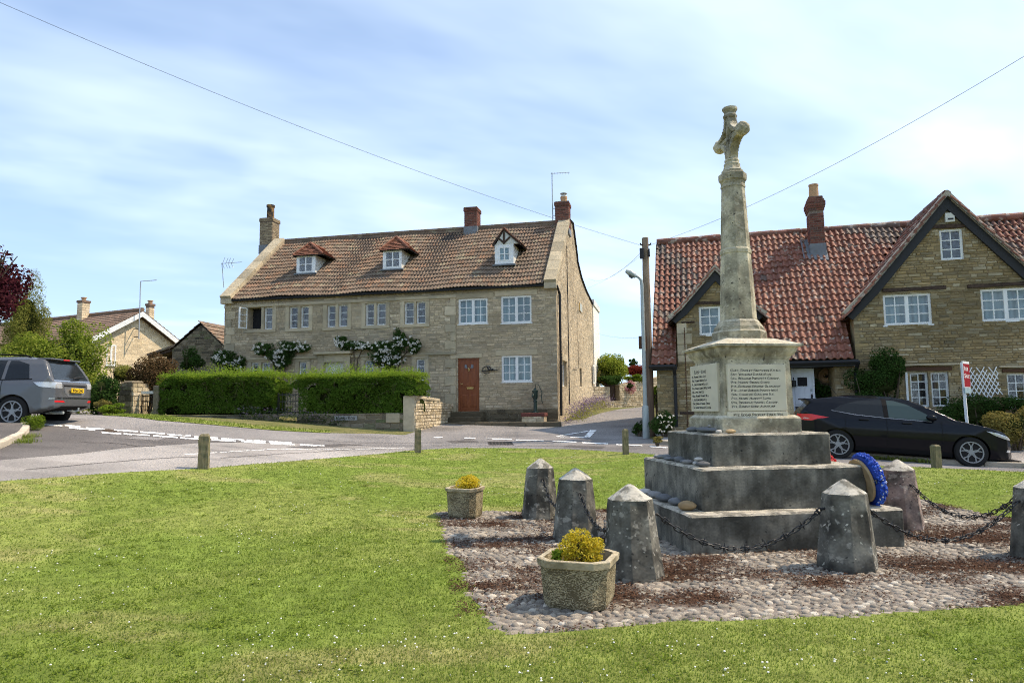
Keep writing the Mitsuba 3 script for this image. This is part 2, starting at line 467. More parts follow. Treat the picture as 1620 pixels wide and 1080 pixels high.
M['pole_wood'] = mat('pole_wood', lambda p, n, uv: mix((0.15, 0.10, 0.07), (0.24, 0.18, 0.13), smoothstep(3.0, 5.5, p.z + 2 * noise(p.x * 30, p.y * 30, p.z))) * (0.6 + 0.7 * noise(p.x * 70, p.y * 70, p.z * 2)), 0.9)
M['galv'] = mat('galvanised_steel', lambda p, n, uv: mi.Color3f(0.36, 0.40, 0.40) * (0.8 + 0.4 * fbm(p.x * 9, p.y * 9, p.z * 4)), 0.5, 0.5, metallic=0.3)
M['alu'] = mat('aluminium', (0.45, 0.45, 0.45), 0.4, metallic=0.7)
M['soil'] = mat('soil', lambda p, n, uv: mi.Color3f(0.06, 0.042, 0.028) * (0.6 + 0.8 * noise(p.x * 80, p.y * 80, p.z * 80)), 0.95)
M['concrete'] = mat('exposed_aggregate', lambda p, n, uv: mix((0.105, 0.085, 0.048), (0.36, 0.305, 0.19), smoothstep(0.36, 0.68, noise(p.x * 120, p.y * 120, p.z * 120) * 0.55 + 0.45 * fbm(p.x * 7, p.y * 7, p.z * 7, octaves=4))), 0.95, 0.15,
                    lambda p, n, uv: 0.006 * noise(p.x * 85, p.y * 85, p.z * 85))
M['rim_concrete'] = mat('planter_rim', weather((0.31, 0.26, 0.17), (0.17, 0.14, 0.085), (0.40, 0.35, 0.25), 6, False, False), 0.95, 0.15, rough_bump)
# ------------------------------------------------------------------ ground, lawn, road, cobbles
MC, MA = np.array([2.82, 8.59]), math.radians(8)
E1, E2 = (math.cos(MA), math.sin(MA)), (-math.sin(MA), math.cos(MA))
FM = Frame(MC, E1, E2)


def lawn_col(p, n, uv):
    a = fbm(p.x * 0.55, p.y * 0.55, 2.0, octaves=4)
    b = fbm(p.x * 9, p.y * 9, 5.0, octaves=3)
    c = mix((0.13, 0.175, 0.032), (0.17, 0.20, 0.048), smoothstep(0.35, 0.65, a))
    c = mix(c, (0.30, 0.25, 0.12), smoothstep(0.56, 0.76, fbm(p.x * 0.8 + 7, p.y * 1.6, 1.0, octaves=4)) * 0.4)
    return c * (0.55 + 0.8 * b)


def blade_col(p, n, uv):
    a = fbm(p.x * 0.55, p.y * 0.55, 2.0, octaves=4)
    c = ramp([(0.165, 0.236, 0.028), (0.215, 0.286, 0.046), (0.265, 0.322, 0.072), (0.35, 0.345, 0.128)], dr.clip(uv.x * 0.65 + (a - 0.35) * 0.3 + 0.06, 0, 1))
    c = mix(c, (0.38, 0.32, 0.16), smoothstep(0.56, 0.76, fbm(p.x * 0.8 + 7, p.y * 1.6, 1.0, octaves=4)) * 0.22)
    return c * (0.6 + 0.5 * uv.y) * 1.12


M['lawn'] = mat('lawn_soil', lawn_col, 0.95, 0.1)
M['verge'] = mat('rough_ground', lambda p, n, uv: mix((0.07, 0.085, 0.02), (0.16, 0.14, 0.07), fbm(p.x * 2, p.y * 2, octaves=4)), 0.95, 0.1)
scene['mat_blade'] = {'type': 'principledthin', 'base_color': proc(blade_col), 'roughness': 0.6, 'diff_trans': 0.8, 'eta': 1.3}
M['blade'] = 'mat_blade'


def asphalt(c, w=0.34):
    def fn(p, n, uv):
        a = fbm(p.x * 0.7, p.y * 0.7, 1.0, octaves=4)
        g = noise(p.x * 130, p.y * 130, 0) * 0.6 + noise(p.x * 45, p.y * 45, 3) * 0.4
        s = smoothstep(0.56, 0.7, fbm(p.x * 0.25 + 4, p.y * 1.3, 1.0, octaves=3))
        return mi.Color3f(c) * (1 - w + 2 * w * a) * (0.65 + 0.7 * g) * (1 - 0.18 * s)
    return fn


M['road'] = mat('asphalt', asphalt((0.178, 0.167, 0.160)), 0.9, 0.25)
M['road_dark'] = mat('asphalt_dark', asphalt((0.115, 0.105, 0.099)), 0.9, 0.25)
M['road_pale'] = mat('asphalt_pale', asphalt((0.262, 0.243, 0.226)), 0.9, 0.25)
M['marking'] = mat('road_paint', lambda p, n, uv: mix((0.22, 0.21, 0.2), (0.72, 0.72, 0.70), smoothstep(0.30, 0.44, fbm(p.x * 9, p.y * 9, 0, octaves=3))), 0.8)
M['kerb'] = mat('kerb_stone', piece_col([(0.33, 0.29, 0.23), (0.42, 0.37, 0.29)], amp=0.5), 0.9, 0.2)

gx = np.r_[-1500, -500, -160, -70, _gx, 70, 160, 500, 1500]
gy = np.r_[-1500, -500, -160, -60, _gy, 90, 180, 500, 1500]
gv = np.stack(np.meshgrid(gx, gy, indexing='ij'), -1).reshape(-1, 2)
gi = np.arange(len(gx) * len(gy)).reshape(len(gx), len(gy))
gf = np.stack([gi[:-1, :-1], gi[1:, :-1], gi[1:, 1:], gi[:-1, 1:]], -1).reshape(-1, 4)
put('ground', (np.c_[gv, gz(gv[:, 0], gv[:, 1])], np.vstack([gf[:, [0, 1, 2]], gf[:, [0, 2, 3]]])), M['verge'], smooth=True, kind='structure')

_edge = [(-500, 812), (-250, 787), (0, 762), (100, 755), (200, 748), (322, 742), (450, 731), (560, 722), (640, 714), (680, 711), (720, 709), (800, 709), (900, 711), (990, 716), (1060, 721), (1200, 729), (1310, 734), (1400, 738), (1500, 742), (1620, 747), (1800, 756), (2100, 772)]
_ew = np.array([ground_at(*e)[:2] for e in _edge])
lawn_poly = Polygon(np.vstack([_ew, [[22, 6], [22, -13.5], [-22, -13.5]]])).buffer(0)


def wob(pts, amp, step=0.12, seed=0):
    p = []
    for a, b in zip(pts, pts[1:] + pts[:1]):
        n = max(2, int(math.dist(a, b) / step))
        p += [np.array(a) + (np.array(b) - a) * i / n for i in range(n)]
    p = np.array(p)
    d = meshkit.fbm(np.c_[p * 1.6, np.full(len(p), seed)], 3) - 0.5
    e = meshkit.fbm(np.c_[p * 1.6 + 40, np.full(len(p), seed)], 3) - 0.5
    return Polygon(p + np.c_[d, e] * 2 * amp).buffer(0)


_rect = [(-3.5, -3.42), (3.7, -3.42), (3.7, 2.2), (-3.75, 2.2), (-3.62, -0.6)]
cob_local = wob(_rect, 0.13, seed=3).buffer(-0.25).buffer(0.25)
cob_poly = Polygon([MC + np.array(E1) * a + np.array(E2) * b for a, b in cob_local.exterior.coords])
put('lawn', drape(lawn_poly.difference(cob_poly.buffer(-0.05)), 0.012), M['lawn'], smooth=False, kind='structure')

road_poly = gpoly([(-700, 652), (-300, 650), (150, 650), (168, 657), (250, 664.5), (330, 671), (430, 680), (520, 685), (600, 686), (640, 688), (654, 684), (688, 666), (890, 667), (925, 662), (950, 653.5), (985, 646.5), (1019, 643.5), (1020, 655), (1018, 676), (1022, 692), (1045, 699), (1260, 712), (1360, 718), (1480, 727), (1620, 734), (1800, 743), (2100, 756)]
                  + [(u, v + 4) for u, v in reversed(_edge)])
road_poly = road_poly.union(Polygon([ground_at(-300, 651)[:2], (-50, 22), (-50, 40), ground_at(-300, 650)[:2]]).buffer(0.01)).buffer(0)
put('road', drape(road_poly, 0.004), M['road'], kind='structure')
put('resurfaced_patch', drape(gpoly([(-300, 745), (0, 728), (130, 717.5), (200, 709), (330, 700), (440, 700.5), (300, 690), (180, 681), (64, 672.5), (-60, 664)]), 0.008), M['road_dark'], 'road')
put('worn_strip', drape(gpoly([(-500, 778), (-300, 748), (0, 729), (130, 718.5), (200, 710), (330, 701), (440, 701.5), (560, 706), (655, 708.5), (640, 714), (560, 722), (450, 731), (322, 742), (200, 748), (100, 755), (0, 762), (-250, 787), (-500, 812)]).buffer(0.06), 0.009), M['road_pale'], 'road')


def mark(pts, dz=0.0135):
    put('painted_marking', drape(gpoly(pts), dz, 2.0), M['marking'], 'road')


def dash(u0, v0, u1, v1, w=1.1, dz=0.0135):
    mark([(u0, v0 - w), (u1, v1 - w), (u1, v1 + w), (u0, v0 + w)], dz)


Z7 = lambda x, y: (x / 3.857, 640 + y / 3.857)
for a, b in [((262, 122), (380, 133)), ((395, 128), (490, 137)), ((525, 145), (640, 153)), ((695, 158), (840, 166)), ((855, 170), (1005, 180)), ((1020, 184), (1165, 193)), ((1185, 199), (1330, 207)), ((1350, 210), (1490, 218)), ((1505, 220), (1620, 226)), ((1640, 228), (1780, 236)),
             ((420, 142), (580, 158)), ((620, 172), (740, 180)), ((755, 181), (915, 190)), ((935, 192), (1085, 202)), ((1100, 205), (1230, 213)), ((1290, 216), (1440, 226)), ((1470, 227), (1620, 236)), ((1650, 238), (1800, 246)), ((1830, 247), (1980, 253))]:
    dash(*Z7(*a), *Z7(*b))
for u0, v0, u1, v1 in [(686, 692, 700, 692.4), (735, 693.3, 752, 693.6), (768, 694.4, 810, 695.2), (816, 696.4, 860, 697.4), (874, 698.2, 912, 699.6), (921, 700.6, 962, 702.4), (975, 703.4, 1016, 705.4), (1028, 706.6, 1057, 708.6)]:
    dash(u0, v0, u1, v1, 0.8)
mark([(880, 690.2), (924, 691.7), (924, 692.9), (880, 691.2)])
mark([(924, 691.7), (934, 680.2), (944, 680.8), (933, 693)])
mark([(882, 689.8), (930, 681.6), (931, 682.6), (886, 690.2)])
dash(292, 719.6, 420, 711.8, 0.35)
dash(422, 711.7, 640, 708.6, 0.3)
# old repairs and cracks in the tarmac
for i, q in enumerate([[(452, 707.5), (545, 702), (575, 704), (486, 709.8)], [(705, 697.5), (742, 696), (756, 699), (716, 701)], [(900, 704), (960, 706.5), (952, 710), (890, 707)], [(215, 690.5), (262, 693.5), (250, 697.5), (200, 694)]]):
    g = gpoly(q)
    put('repair_patch', drape(wob(list(g.exterior.coords)[:-1], 0.07, 0.2, i), 0.0115 if i != 3 else 0.0125, 1.0), M['road_dark' if i != 3 else 'road'], 'road')
M['crack'] = mat('tar_crack', (0.045, 0.04, 0.037), 0.9)
for i, (p, q) in enumerate([((60, 741), (330, 722)), ((350, 725), (560, 711)), ((500, 696), (700, 700)), ((120, 700), (250, 706)), ((690, 703), (900, 707))]):
    p, q = ground_at(*p)[:2], ground_at(*q)[:2]
    t = np.linspace(0, 1, 60)
    ln = p + (q - p) * t[:, None]
    ln += (meshkit.fbm(np.c_[ln * 0.9, np.full(60, i * 7.0)], 4) - 0.5)[:, None] * np.array([0.3, 0.9])
    put('crack', drape(LineString(ln).buffer(0.014), 0.0145, 2.0), M['crack'], 'road')
# drain grate: a frame and its bars
for i in range(7):
    u = 774 + i * 5.4
    put('drain_grate_bar', drape(gpoly([(u, 699.4), (u + 3.4, 699.4), (u + 4.6, 703.4), (u + 1.2, 703.4)]), 0.010, 2.0), M['iron'], 'road')
put('drain_frame', drape(gpoly([(771.5, 698.8), (809.5, 698.8), (813.5, 704.2), (773, 704.2)]), 0.0085, 2.0), M['crack'], 'road')
put('pothole_patch', drape(gpoly([(160, 680.3), (172, 679.3), (186, 682.4), (180, 684), (168, 683)]), 0.0175, 2.0), M['soil'], 'road')


def wall_strip(line, w, h0, h1, name, parent, m, seg=0.9, gap=0.012, **k):
    """Kerb stones or the like along a ground polyline: blocks w wide, from h0 to h1 above the ground."""
    L = LineString(line)
    n = max(1, int(L.length / seg))
    out = []
    for i in range(n):
        a, b = L.interpolate(i / n, True), L.interpolate((i + 1) / n, True)
        d = np.array([b.x - a.x, b.y - a.y])
        ln = np.linalg.norm(d)
        F = Frame((a.x, a.y), d / ln, (-d[1] / ln, d[0] / ln))
        v, f = cbox(gap / 2, ln - gap / 2, 0, w, h0, h1 + random.uniform(-0.006, 0.006), 0.015)
        w_, f_ = F.X(v, f)
        w_[:, 2] += gz(w_[:, 0], w_[:, 1])
        out.append((w_, f_, rng.random(), rng.random()))
    pieces(parent, name, name + '_rest', out, m, **k)


# raised corner of pavement on the left, with its kerb
isl = [(-260, 655), (-60, 654.5), (0, 655.5), (26, 658), (41.5, 664.6), (48, 673), (39, 684), (0, 701), (-60, 722), (-260, 790)]
isl_w = [ground_at(u, v, 0.12)[:2] for u, v in isl]
put('pavement_corner', drape(Polygon(isl_w).buffer(-0.13), 0.115), M['road_dark'], kind='structure')
wall_strip(isl_w[2:][::-1], 0.14, -0.1, 0.13, 'kerb_stone', 'pavement_corner', M['kerb'], 0.45, 0.006)
pv = [(1040, 697), (1260, 711), (1360, 717), (1480, 726), (1620, 733), (1800, 742), (2050, 754)]
pv_w = [ground_at(u, v, 0.1)[:2] for u, v in pv]
put('pavement', drape(Polygon(np.vstack([pv_w, [[18, 18.5], [9, 21.2], [4.2, 22.2]]])).buffer(0).buffer(-0.1), 0.10), M['road_pale'], kind='structure')
wall_strip(pv_w, 0.14, -0.1, 0.115, 'kerb_stone', 'pavement', M['kerb'], 0.9)

# cobbles set in mortar round the memorial, with reddish moss between them
moss_n = lambda a, b: meshkit.fbm(np.stack([a * 1.7 + 3, b * 2.9 + 1, np.zeros_like(a) + 4.2], -1), 4)


def mossy(a, b):
    """How mossy the cobbles are at (a, b) of the memorial's frame; most in a belt round the steps."""
    belt = np.exp(-((np.maximum(np.abs(a), np.abs(b + 0.3)) - 2.1) / 0.62) ** 2)
    return np.clip((moss_n(a, b) - 0.45) * 4.0 + belt * 0.55 - 0.12, 0, 1)


M['cob_bed'] = mat('cobble_mortar', lambda p, n, uv: mix((0.19, 0.165, 0.14), (0.07, 0.042, 0.028), uv.x) * (0.6 + 0.8 * fbm(p.x * 18, p.y * 18, 1, octaves=3)), 0.95, 0.1)
M['cobble'] = mat('cobble', piece_col([(0.14, 0.122, 0.10), (0.21, 0.186, 0.152), (0.262, 0.23, 0.187), (0.31, 0.262, 0.198), (0.45, 0.41, 0.34)], 14, 0.6), 0.75, 0.3)
M['moss'] = mat('red_brown_moss', piece_col([(0.035, 0.02, 0.014), (0.065, 0.034, 0.022), (0.105, 0.055, 0.032)], 20, 0.4), 0.95, 0.1)
bv, bf = drape(cob_poly, 0.006, 0.1)
bl = bv[:, :2] - MC
ba, bb = bl @ np.array(E1), bl @ np.array(E2)
scene['cobbled_paving'] = mikit.ply((bv, bf), M['cob_bed'], uv=np.c_[mossy(ba, bb), np.zeros(len(ba))])
_taken['cobbled_paving'] = 1
labels['cobbled_paving'] = {'kind': 'structure'}
dome = []
for k in range(4):
    m = trimesh.creation.icosphere(subdivisions=1, radius=1)
    v = np.array(m.vertices) * (1 + 0.22 * (meshkit.noise(np.array(m.vertices) * 1.4 + k * 9) - 0.5))[:, None]
    fc = np.array(m.faces)
    fc = fc[(v[fc][:, :, 2].max(1) > 0.02)]
    us = np.unique(fc)
    ix = np.zeros(len(v), int)
    ix[us] = np.arange(len(us))
    dome.append((v[us], ix[fc]))
cobs, rp, row = [], shapely.prepared.prep(cob_local.buffer(-0.03)), 0
b = -3.6
while b < 2.4:
    a = -3.9 + random.uniform(0, 0.1)
    while a < 3.9:
        sx, sy = random.uniform(0.022, 0.052), random.uniform(0.018, 0.033)
        ca, cb = a + sx, b + random.uniform(-0.022, 0.022)
        a += 2 * sx + random.uniform(0.002, 0.026)
        if max(abs(ca), abs(cb)) < 1.17 or not rp.contains(Point(ca, cb)):
            continue
        mo = float(mossy(np.array(ca), np.array(cb)))
        if random.random() < mo * 0.72:
            continue
        v, f = dome[random.randrange(4)]
        t = random.uniform(-0.5, 0.5)
        q = np.stack([v[:, 0] * sx * math.cos(t) - v[:, 1] * sy * math.sin(t), v[:, 0] * sx * math.sin(t) + v[:, 1] * sy * math.cos(t), v[:, 2] * random.uniform(0.011, 0.025)], -1)
        w = FM.P(ca + q[:, 0], cb + q[:, 1], 0)
        w[:, 2] = gz(*w[0, :2]) + 0.004 + q[:, 2] - 0.007 * mo
        cobs.append((w, f, min(1, max(0, random.gauss(0.5, 0.27))), rng.random()))
    b += 0.055
pieces('cobbled_paving', 'cobble', 'small_cobbles', cobs, M['cobble'], smooth=True)
NM = 200000
ma, mb = rng.uniform(-3.7, 3.7, NM), rng.uniform(-3.4, 2.2, NM)
keep = (rng.random(NM) < mossy(ma, mb) * 0.95 + 0.025) & (np.maximum(abs(ma), abs(mb)) > 1.19)
ma, mb = ma[keep], mb[keep]
n = len(ma)
th, sz = rng.uniform(0, 6.28, n), rng.uniform(0.005, 0.014, n)
c = FM.P(ma, mb, 0)
c[:, 2] = gz(c[:, 0], c[:, 1]) + rng.uniform(0.008, 0.03, n)
tri = np.stack([np.stack([np.cos(th + k) * sz, np.sin(th + k) * sz, rng.uniform(-0.4, 0.9, n) * sz], -1) for k in (0, 2.1, 4.2)], 1) + c[:, None]
put('moss_clumps', (tri.reshape(-1, 3), np.arange(3 * n).reshape(-1, 3)), M['moss'], 'cobbled_paving', uv=np.repeat(np.c_[rng.random(n), rng.random(n)], 3, 0), kind='stuff')


def blades(n, xy, h, w, droop=0.5):
    """n grass blades (two triangles each) standing at xy; h and w are arrays."""
    th, lean = rng.uniform(0, 6.283, n), rng.uniform(0.1, 1.0, n) * droop
    z = gz(xy[:, 0], xy[:, 1])
    d, s = np.stack([np.cos(th), np.sin(th)], -1), np.stack([-np.sin(th), np.cos(th)], -1)
    base, top = xy, xy + d * (h * lean)[:, None]
    midp = xy + d * (h * lean * 0.35)[:, None]
    P = lambda q, off, zz: np.c_[q + s * off[:, None], z + zz]
    o = np.zeros(n)
    v = np.stack([P(base, -w, o), P(base, w, o), P(midp, w * 0.8, h * 0.6), P(midp, -w * 0.8, h * 0.6), P(top, o, h * (1.05 - 0.5 * lean))], 1)
    f = np.arange(n)[:, None, None] * 5 + np.array([[0, 1, 2], [0, 2, 3], [3, 2, 4]])
    uv = np.repeat(rng.random(n)[:, None], 5, 1)
    return v.reshape(-1, 3), f.reshape(-1, 3), np.stack([uv, np.broadcast_to([0, 0, 0.6, 0.6, 1.0], (n, 5))], -1).reshape(-1, 2)


def in_poly(poly, xy):
    return shapely.contains_xy(poly, xy[:, 0], xy[:, 1])


NB = 420000
r_ = np.exp(rng.uniform(math.log(2.6), math.log(22), NB))
an = rng.uniform(-0.78, 0.78, NB)
xy = np.stack([r_ * np.sin(an), r_ * np.cos(an)], -1)
tall = meshkit.fbm(np.c_[xy * 1.1, np.zeros(NB)], 3)
edge = cob_poly.buffer(0.12)
jit = xy + rng.normal(0, 0.05, xy.shape)
ok = in_poly(lawn_poly.buffer(0.03), xy) & ~in_poly(cob_poly.buffer(-0.03), jit)
near = in_poly(edge, xy)
h_ = rng.uniform(0.014, 0.036, NB) * (0.85 + 0.35 * tall) * np.where(near, 0.9, 1.0)
w_ = 0.0012 + 0.00055 * r_
v, f, uv = blades(ok.sum(), xy[ok], h_[ok], w_[ok])
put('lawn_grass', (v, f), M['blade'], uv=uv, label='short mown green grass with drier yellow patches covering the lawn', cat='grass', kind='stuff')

# longer stray blades and seed stalks close by
NT = 9000
r_ = np.exp(rng.uniform(math.log(2.8), math.log(8), NT))
an = rng.uniform(-0.78, 0.78, NT)
xy = np.stack([r_ * np.sin(an), r_ * np.cos(an)], -1)
xy = xy[in_poly(lawn_poly, xy) & ~in_poly(cob_poly.buffer(-0.02), xy)]
v, f, uv = blades(len(xy), xy, rng.uniform(0.03, 0.07, len(xy)), rng.uniform(0.0012, 0.0028, len(xy)), 0.9)
put('stray_grass', (v, f), M['blade'], uv=uv, label='longer stray grass blades standing above the mown lawn in the foreground', cat='grass', kind='stuff')

# clover and daisy heads
NF = 3400
r_ = np.exp(rng.uniform(math.log(3.2), math.log(20), NF))
an = rng.uniform(-0.75, 0.75, NF)
xy = np.stack([r_ * np.sin(an), r_ * np.cos(an)], -1)
ok = in_poly(lawn_poly.buffer(-0.1), xy) & ~in_poly(edge, xy) & (meshkit.fbm(np.c_[xy * 0.9, np.zeros(NF) + 5], 3) + rng.uniform(-0.15, 0.15, NF) > 0.53)
fl = Bag()
fv, ff = ball(1, 0)
for (x, y), rr in zip(xy[ok], r_[ok]):
    s = random.uniform(0.003, 0.0085) * (0.85 + 0.03 * rr)
    fl.add(fv * [s, s, s * 0.7] + [x, y, float(gz(x, y)) + random.uniform(0.02, 0.035)], ff)
M['petal_white'] = mat('white_petal', (0.75, 0.74, 0.68), 0.7)
put('clover_flowers', fl, M['petal_white'], label='small white clover and daisy heads dotted over the lawn', cat='flowers', kind='stuff')

# broad-leaved weeds and clover patches in the turf
NW = 1500
r_ = np.exp(rng.uniform(math.log(3.2), math.log(13), NW))
an = rng.uniform(-0.75, 0.75, NW)
xy = np.stack([r_ * np.sin(an), r_ * np.cos(an)], -1)
ok = in_poly(lawn_poly.buffer(-0.1), xy) & ~in_poly(cob_poly.buffer(0.05), xy) & (meshkit.fbm(np.c_[xy * 0.7, np.zeros(NW) + 15], 3) > 0.46)
wv, wf, wu, n0 = [], [], [], 0
for (x, y), rr in zip(xy[ok], r_[ok]):
    m = random.randrange(6, 16)
    th = rng.uniform(0, 6.283, m)
    L = rng.uniform(0.012, 0.03, m)[:, None] * (0.8 + 0.05 * rr)
    d, s_ = np.stack([np.cos(th), np.sin(th), np.zeros(m)], -1), np.stack([-np.sin(th), np.cos(th), np.zeros(m)], -1)
    c = np.array([x, y, float(gz(x, y)) + 0.012]) + np.c_[rng.normal(0, 0.035, (m, 2)), rng.uniform(0, 0.02, m)]
    z = np.array([0, 0, 1.0])
    q = np.stack([c, c + d * L * 0.5 + s_ * L * 0.33 + z * 0.012, c + d * L + z * 0.006, c + d * L * 0.5 - s_ * L * 0.33 + z * 0.012], 1)
    wv.append(q.reshape(-1, 3))
    wf.append((np.arange(m)[:, None, None] * 4 + np.array([[0, 1, 2], [0, 2, 3]])).reshape(-1, 3) + n0)
    wu.append(np.repeat(np.c_[rng.random(m) * 0.5, rng.random(m)], 4, 0))
    n0 += 4 * m
put('lawn_weeds', (np.vstack(wv), np.vstack(wf)), M['blade'], uv=np.vstack(wu), label='small broad leaved weeds and clover leaves growing among the lawn grass', cat='weeds', kind='stuff')

verge_poly = gpoly([(150, 648), (190, 655), (300, 664), (400, 673), (520, 682.5), (520, 685), (430, 680.5), (330, 671.5), (250, 665), (168, 657.5)]).buffer(0.05)
put('verge', drape(verge_poly, 0.02), M['lawn'], kind='structure')
x0, y0, x1, y1 = verge_poly.bounds
xy = np.c_[rng.uniform(x0, x1, 60000), rng.uniform(y0, y1, 60000)]
xy = xy[in_poly(verge_poly, xy)]
v, f, uv = blades(len(xy), xy, rng.uniform(0.04, 0.11, len(xy)), np.full(len(xy), 0.010), 0.7)
put('verge_grass', (v, f), M['blade'], uv=uv, label='strip of longer bright grass along the foot of the hedge wall', cat='grass', kind='stuff')
# ------------------------------------------------------------------ war memorial, its pebbles and wreaths
mem = thing('war_memorial', 'tall weathered limestone cross on a stepped base with inscribed name plaques', 'war memorial')
rough = lambda v, amp=0.006, sc=6.0: v + (meshkit.noise(v * sc) - 0.5)[:, None] * amp * np.array([1, 1, 0.4])


def slab(name, a, z0, z1, m, c=0.02, label=None):
    v, f = cbox(-a, a, -a, a, z0, z1, c)
    mm = man(v, f).refine_to_length(0.09)
    v, f = unman(mm)
    v, f = FM.X(rough(v, 0.014, 5), f)
    return put(name, (v, f), m, mem, smooth=35, label=label)


slab('step', 1.195, -0.1, 0.385, M['steps'])
slab('step', 0.954, 0.37, 0.83, M['steps'], label='middle grey step spotted with black lichen')
slab('step', 0.706, 0.815, 1.185, M['steps'])


def taper(name, prof, m, sub=0.07, label=None):
    """Square block by (half width, z) rows."""
    out = None
    for (a, z), (b, y) in zip(prof, prof[1:]):
        pts = np.array([[sx * q, sy * q, zz] for sx in (-1, 1) for sy in (-1, 1) for q, zz in ((a, z), (b, y + 1e-4))])
        h = manifold3d.Manifold.hull_points(pts.astype(np.float32))
        out = h if out is None else out + h
    v, f = unman(out.refine_to_length(sub))
    v, f = FM.X(rough(v, 0.006, 7), f)
    return put(name, (v, f), m, mem, smooth=30, label=label)


taper('plinth_base', [(0.487, 1.18), (0.487, 1.345), (0.475, 1.362), (0.44, 1.385)], M['memorial'])
taper('plinth', [(0.435, 1.38), (0.412, 2.06)], M['memorial'])
taper('cornice', [(0.418, 2.045), (0.43, 2.075), (0.455, 2.10), (0.475, 2.13), (0.485, 2.175), (0.535, 2.19), (0.535, 2.215), (0.30, 2.30)], M['memorial'], label='moulded projecting cap of the plinth with pale top')


def zat(v):
    return pix(1160, v, MC[1])[2]


PX = MC[1] / FOC
wid = lambda px: px * PX / 2 / math.cos(math.pi / 8)


def octo(name, rows, m=M['memorial'], label=None, sub=0.05):
    """Eight-sided turned stone by (width in photo pixels, photo row) from the bottom up."""
    v, f = lathe([(wid(w), zat(y)) for w, y in rows], 8, math.pi / 8)
    v, f = unman(man(v, f).refine_to_length(sub))
    v, f = FM.X(rough(v, 0.005, 9), f)
    return put(name, (v, f), m, mem, smooth=28, label=label)


octo('shaft_base', [(78, 548), (77, 527), (72, 524), (70, 519), (62, 513), (60, 511), (54, 507.5)])
octo('shaft', [(53, 512), (43, 404), (33.5, 296)], label='tapering eight-sided shaft with speckled faces')
octo('shaft_band', [(42, 404), (45, 402.5), (45.5, 397), (42, 395), (42, 392.5), (38, 391)])
octo('capital', [(33, 299), (36, 298), (35.5, 295), (34, 293), (36, 289), (40, 287), (41, 283), (41, 277), (37, 276), (31, 275), (31.5, 271), (27, 269), (23, 264), (24, 261), (20.5, 258), (22, 255), (20, 253), (14, 252)])
# the cross head: a short shaft, arms along the line of sight ending in carved bosses, curved braces
cz = zat(219)
out = man(*lathe([(wid(14), zat(254)), (wid(13.5), zat(188))], 8, math.pi / 8))
octo('finial', [(13.5, 190), (20, 187), (21, 184), (17, 181), (17, 179), (22.5, 175), (22.5, 171.5), (20, 171)], label='small flared cap on top of the cross')
rodv, rodf = lathe([(0.05, -0.29), (0.042, 0), (0.05, 0.29)], 8, math.pi / 8)
out += man(np.stack([rodv[:, 0], rodv[:, 2], -rodv[:, 1] + cz], -1), rodf)
for s in (-1, 1):
    bv_, bf_ = ball(0.088, 3)
    bv_ = bv_ * (1 + 0.16 * (meshkit.noise(bv_ * 26 + 3 * s) - 0.5))[:, None]
    out += man(bv_ + [0, s * 0.315, cz], bf_)
    for t in (-1, 1):
        arc = [np.array([0, s * (0.27 - 0.235 * math.cos(q)), cz + t * (0.28 - 0.25 * math.sin(q))]) for q in np.linspace(0.1, 1.45, 9)]
        for p, q in zip(arc, arc[1:]):
            pts = np.vstack([p + np.array([[x, y, z] for x in (-.06, .06) for y in (-.02, .02) for z in (-.02, .02)]), q + np.array([[x, y, z] for x in (-.05, .05) for y in (-.02, .02) for z in (-.02, .02)])])
            out += manifold3d.Manifold.hull_points(pts.astype(np.float32))
    lf = [(0, s * 0.16, cz - 0.02), (0, s * 0.10, cz - 0.12), (0, s * 0.05, cz - 0.2)]
v, f = unman(out.refine_to_length(0.02))
v, f = FM.X(rough(v, 0.016, 20), f)
put('cross_head', (v, f), M['memorial'], mem, smooth=50, label='carved cross with round bosses at the arm ends')


def caps(text, h):
    """Small capitals: the first letter of each word full height. Returns a mesh in xy from the origin and its width."""
    out, x = [], 0.0
    for w in text.split(' '):
        k = 0
        for part, hh in ((w[:1], h), (w[1:], h * 0.8)):
            if not part:
                continue
            m = meshkit.text_mesh(part, hh, 0.002, bold=True)
            lo, hi = m.bounds[0], m.bounds[1]
            m.apply_translation([x - lo[0] + (0.12 * h if k else 0), 0, 0])
            x = m.bounds[1][0]
            out.append(m)
            k = 1
        x += 0.5 * h
    m = trimesh.util.concatenate(out)
    return np.array(m.vertices), np.array(m.faces), x - 0.5 * h


def letters(F, lines, a0, ztop, pitch, h, b, bag, indent=None, width=None):
    """Lines of lettering on the plane b of frame F (a to the reader's right)."""
    for i, t in enumerate(lines):
        v, f, w = caps(t, h)
        k = 1.0 if width is None else width[i] / w
        v = np.stack([v[:, 0] * k + a0 + (indent[i] if indent else 0), v[:, 2] + b, v[:, 1] + ztop - i * pitch], -1)
        bag.add(*F.X(v, f[:, ::-1]))


# plaques on the face towards the viewer and on the left-hand face
FR = facade(MC, -8)
FL = Frame(MC, (-E2[0], -E2[1]), (-E1[0], -E1[1]))


def plaque(F, rect, b, label, name='name_plaque'):
    (u0, v0), (u1, v1) = rect
    a0, z0 = F.hit(u0, v0, b)
    a1, z1 = F.hit(u1, v1, b)
    z1, z0 = min(z0, z1), max(z0, z1)
    v, f = cbox(a0, a1, 0.405, b, z1, z0, 0.005)
    k = put(name, F.X(v, f), M['plaque'], mem, label=label)
    return k, a0, a1, z1, z0


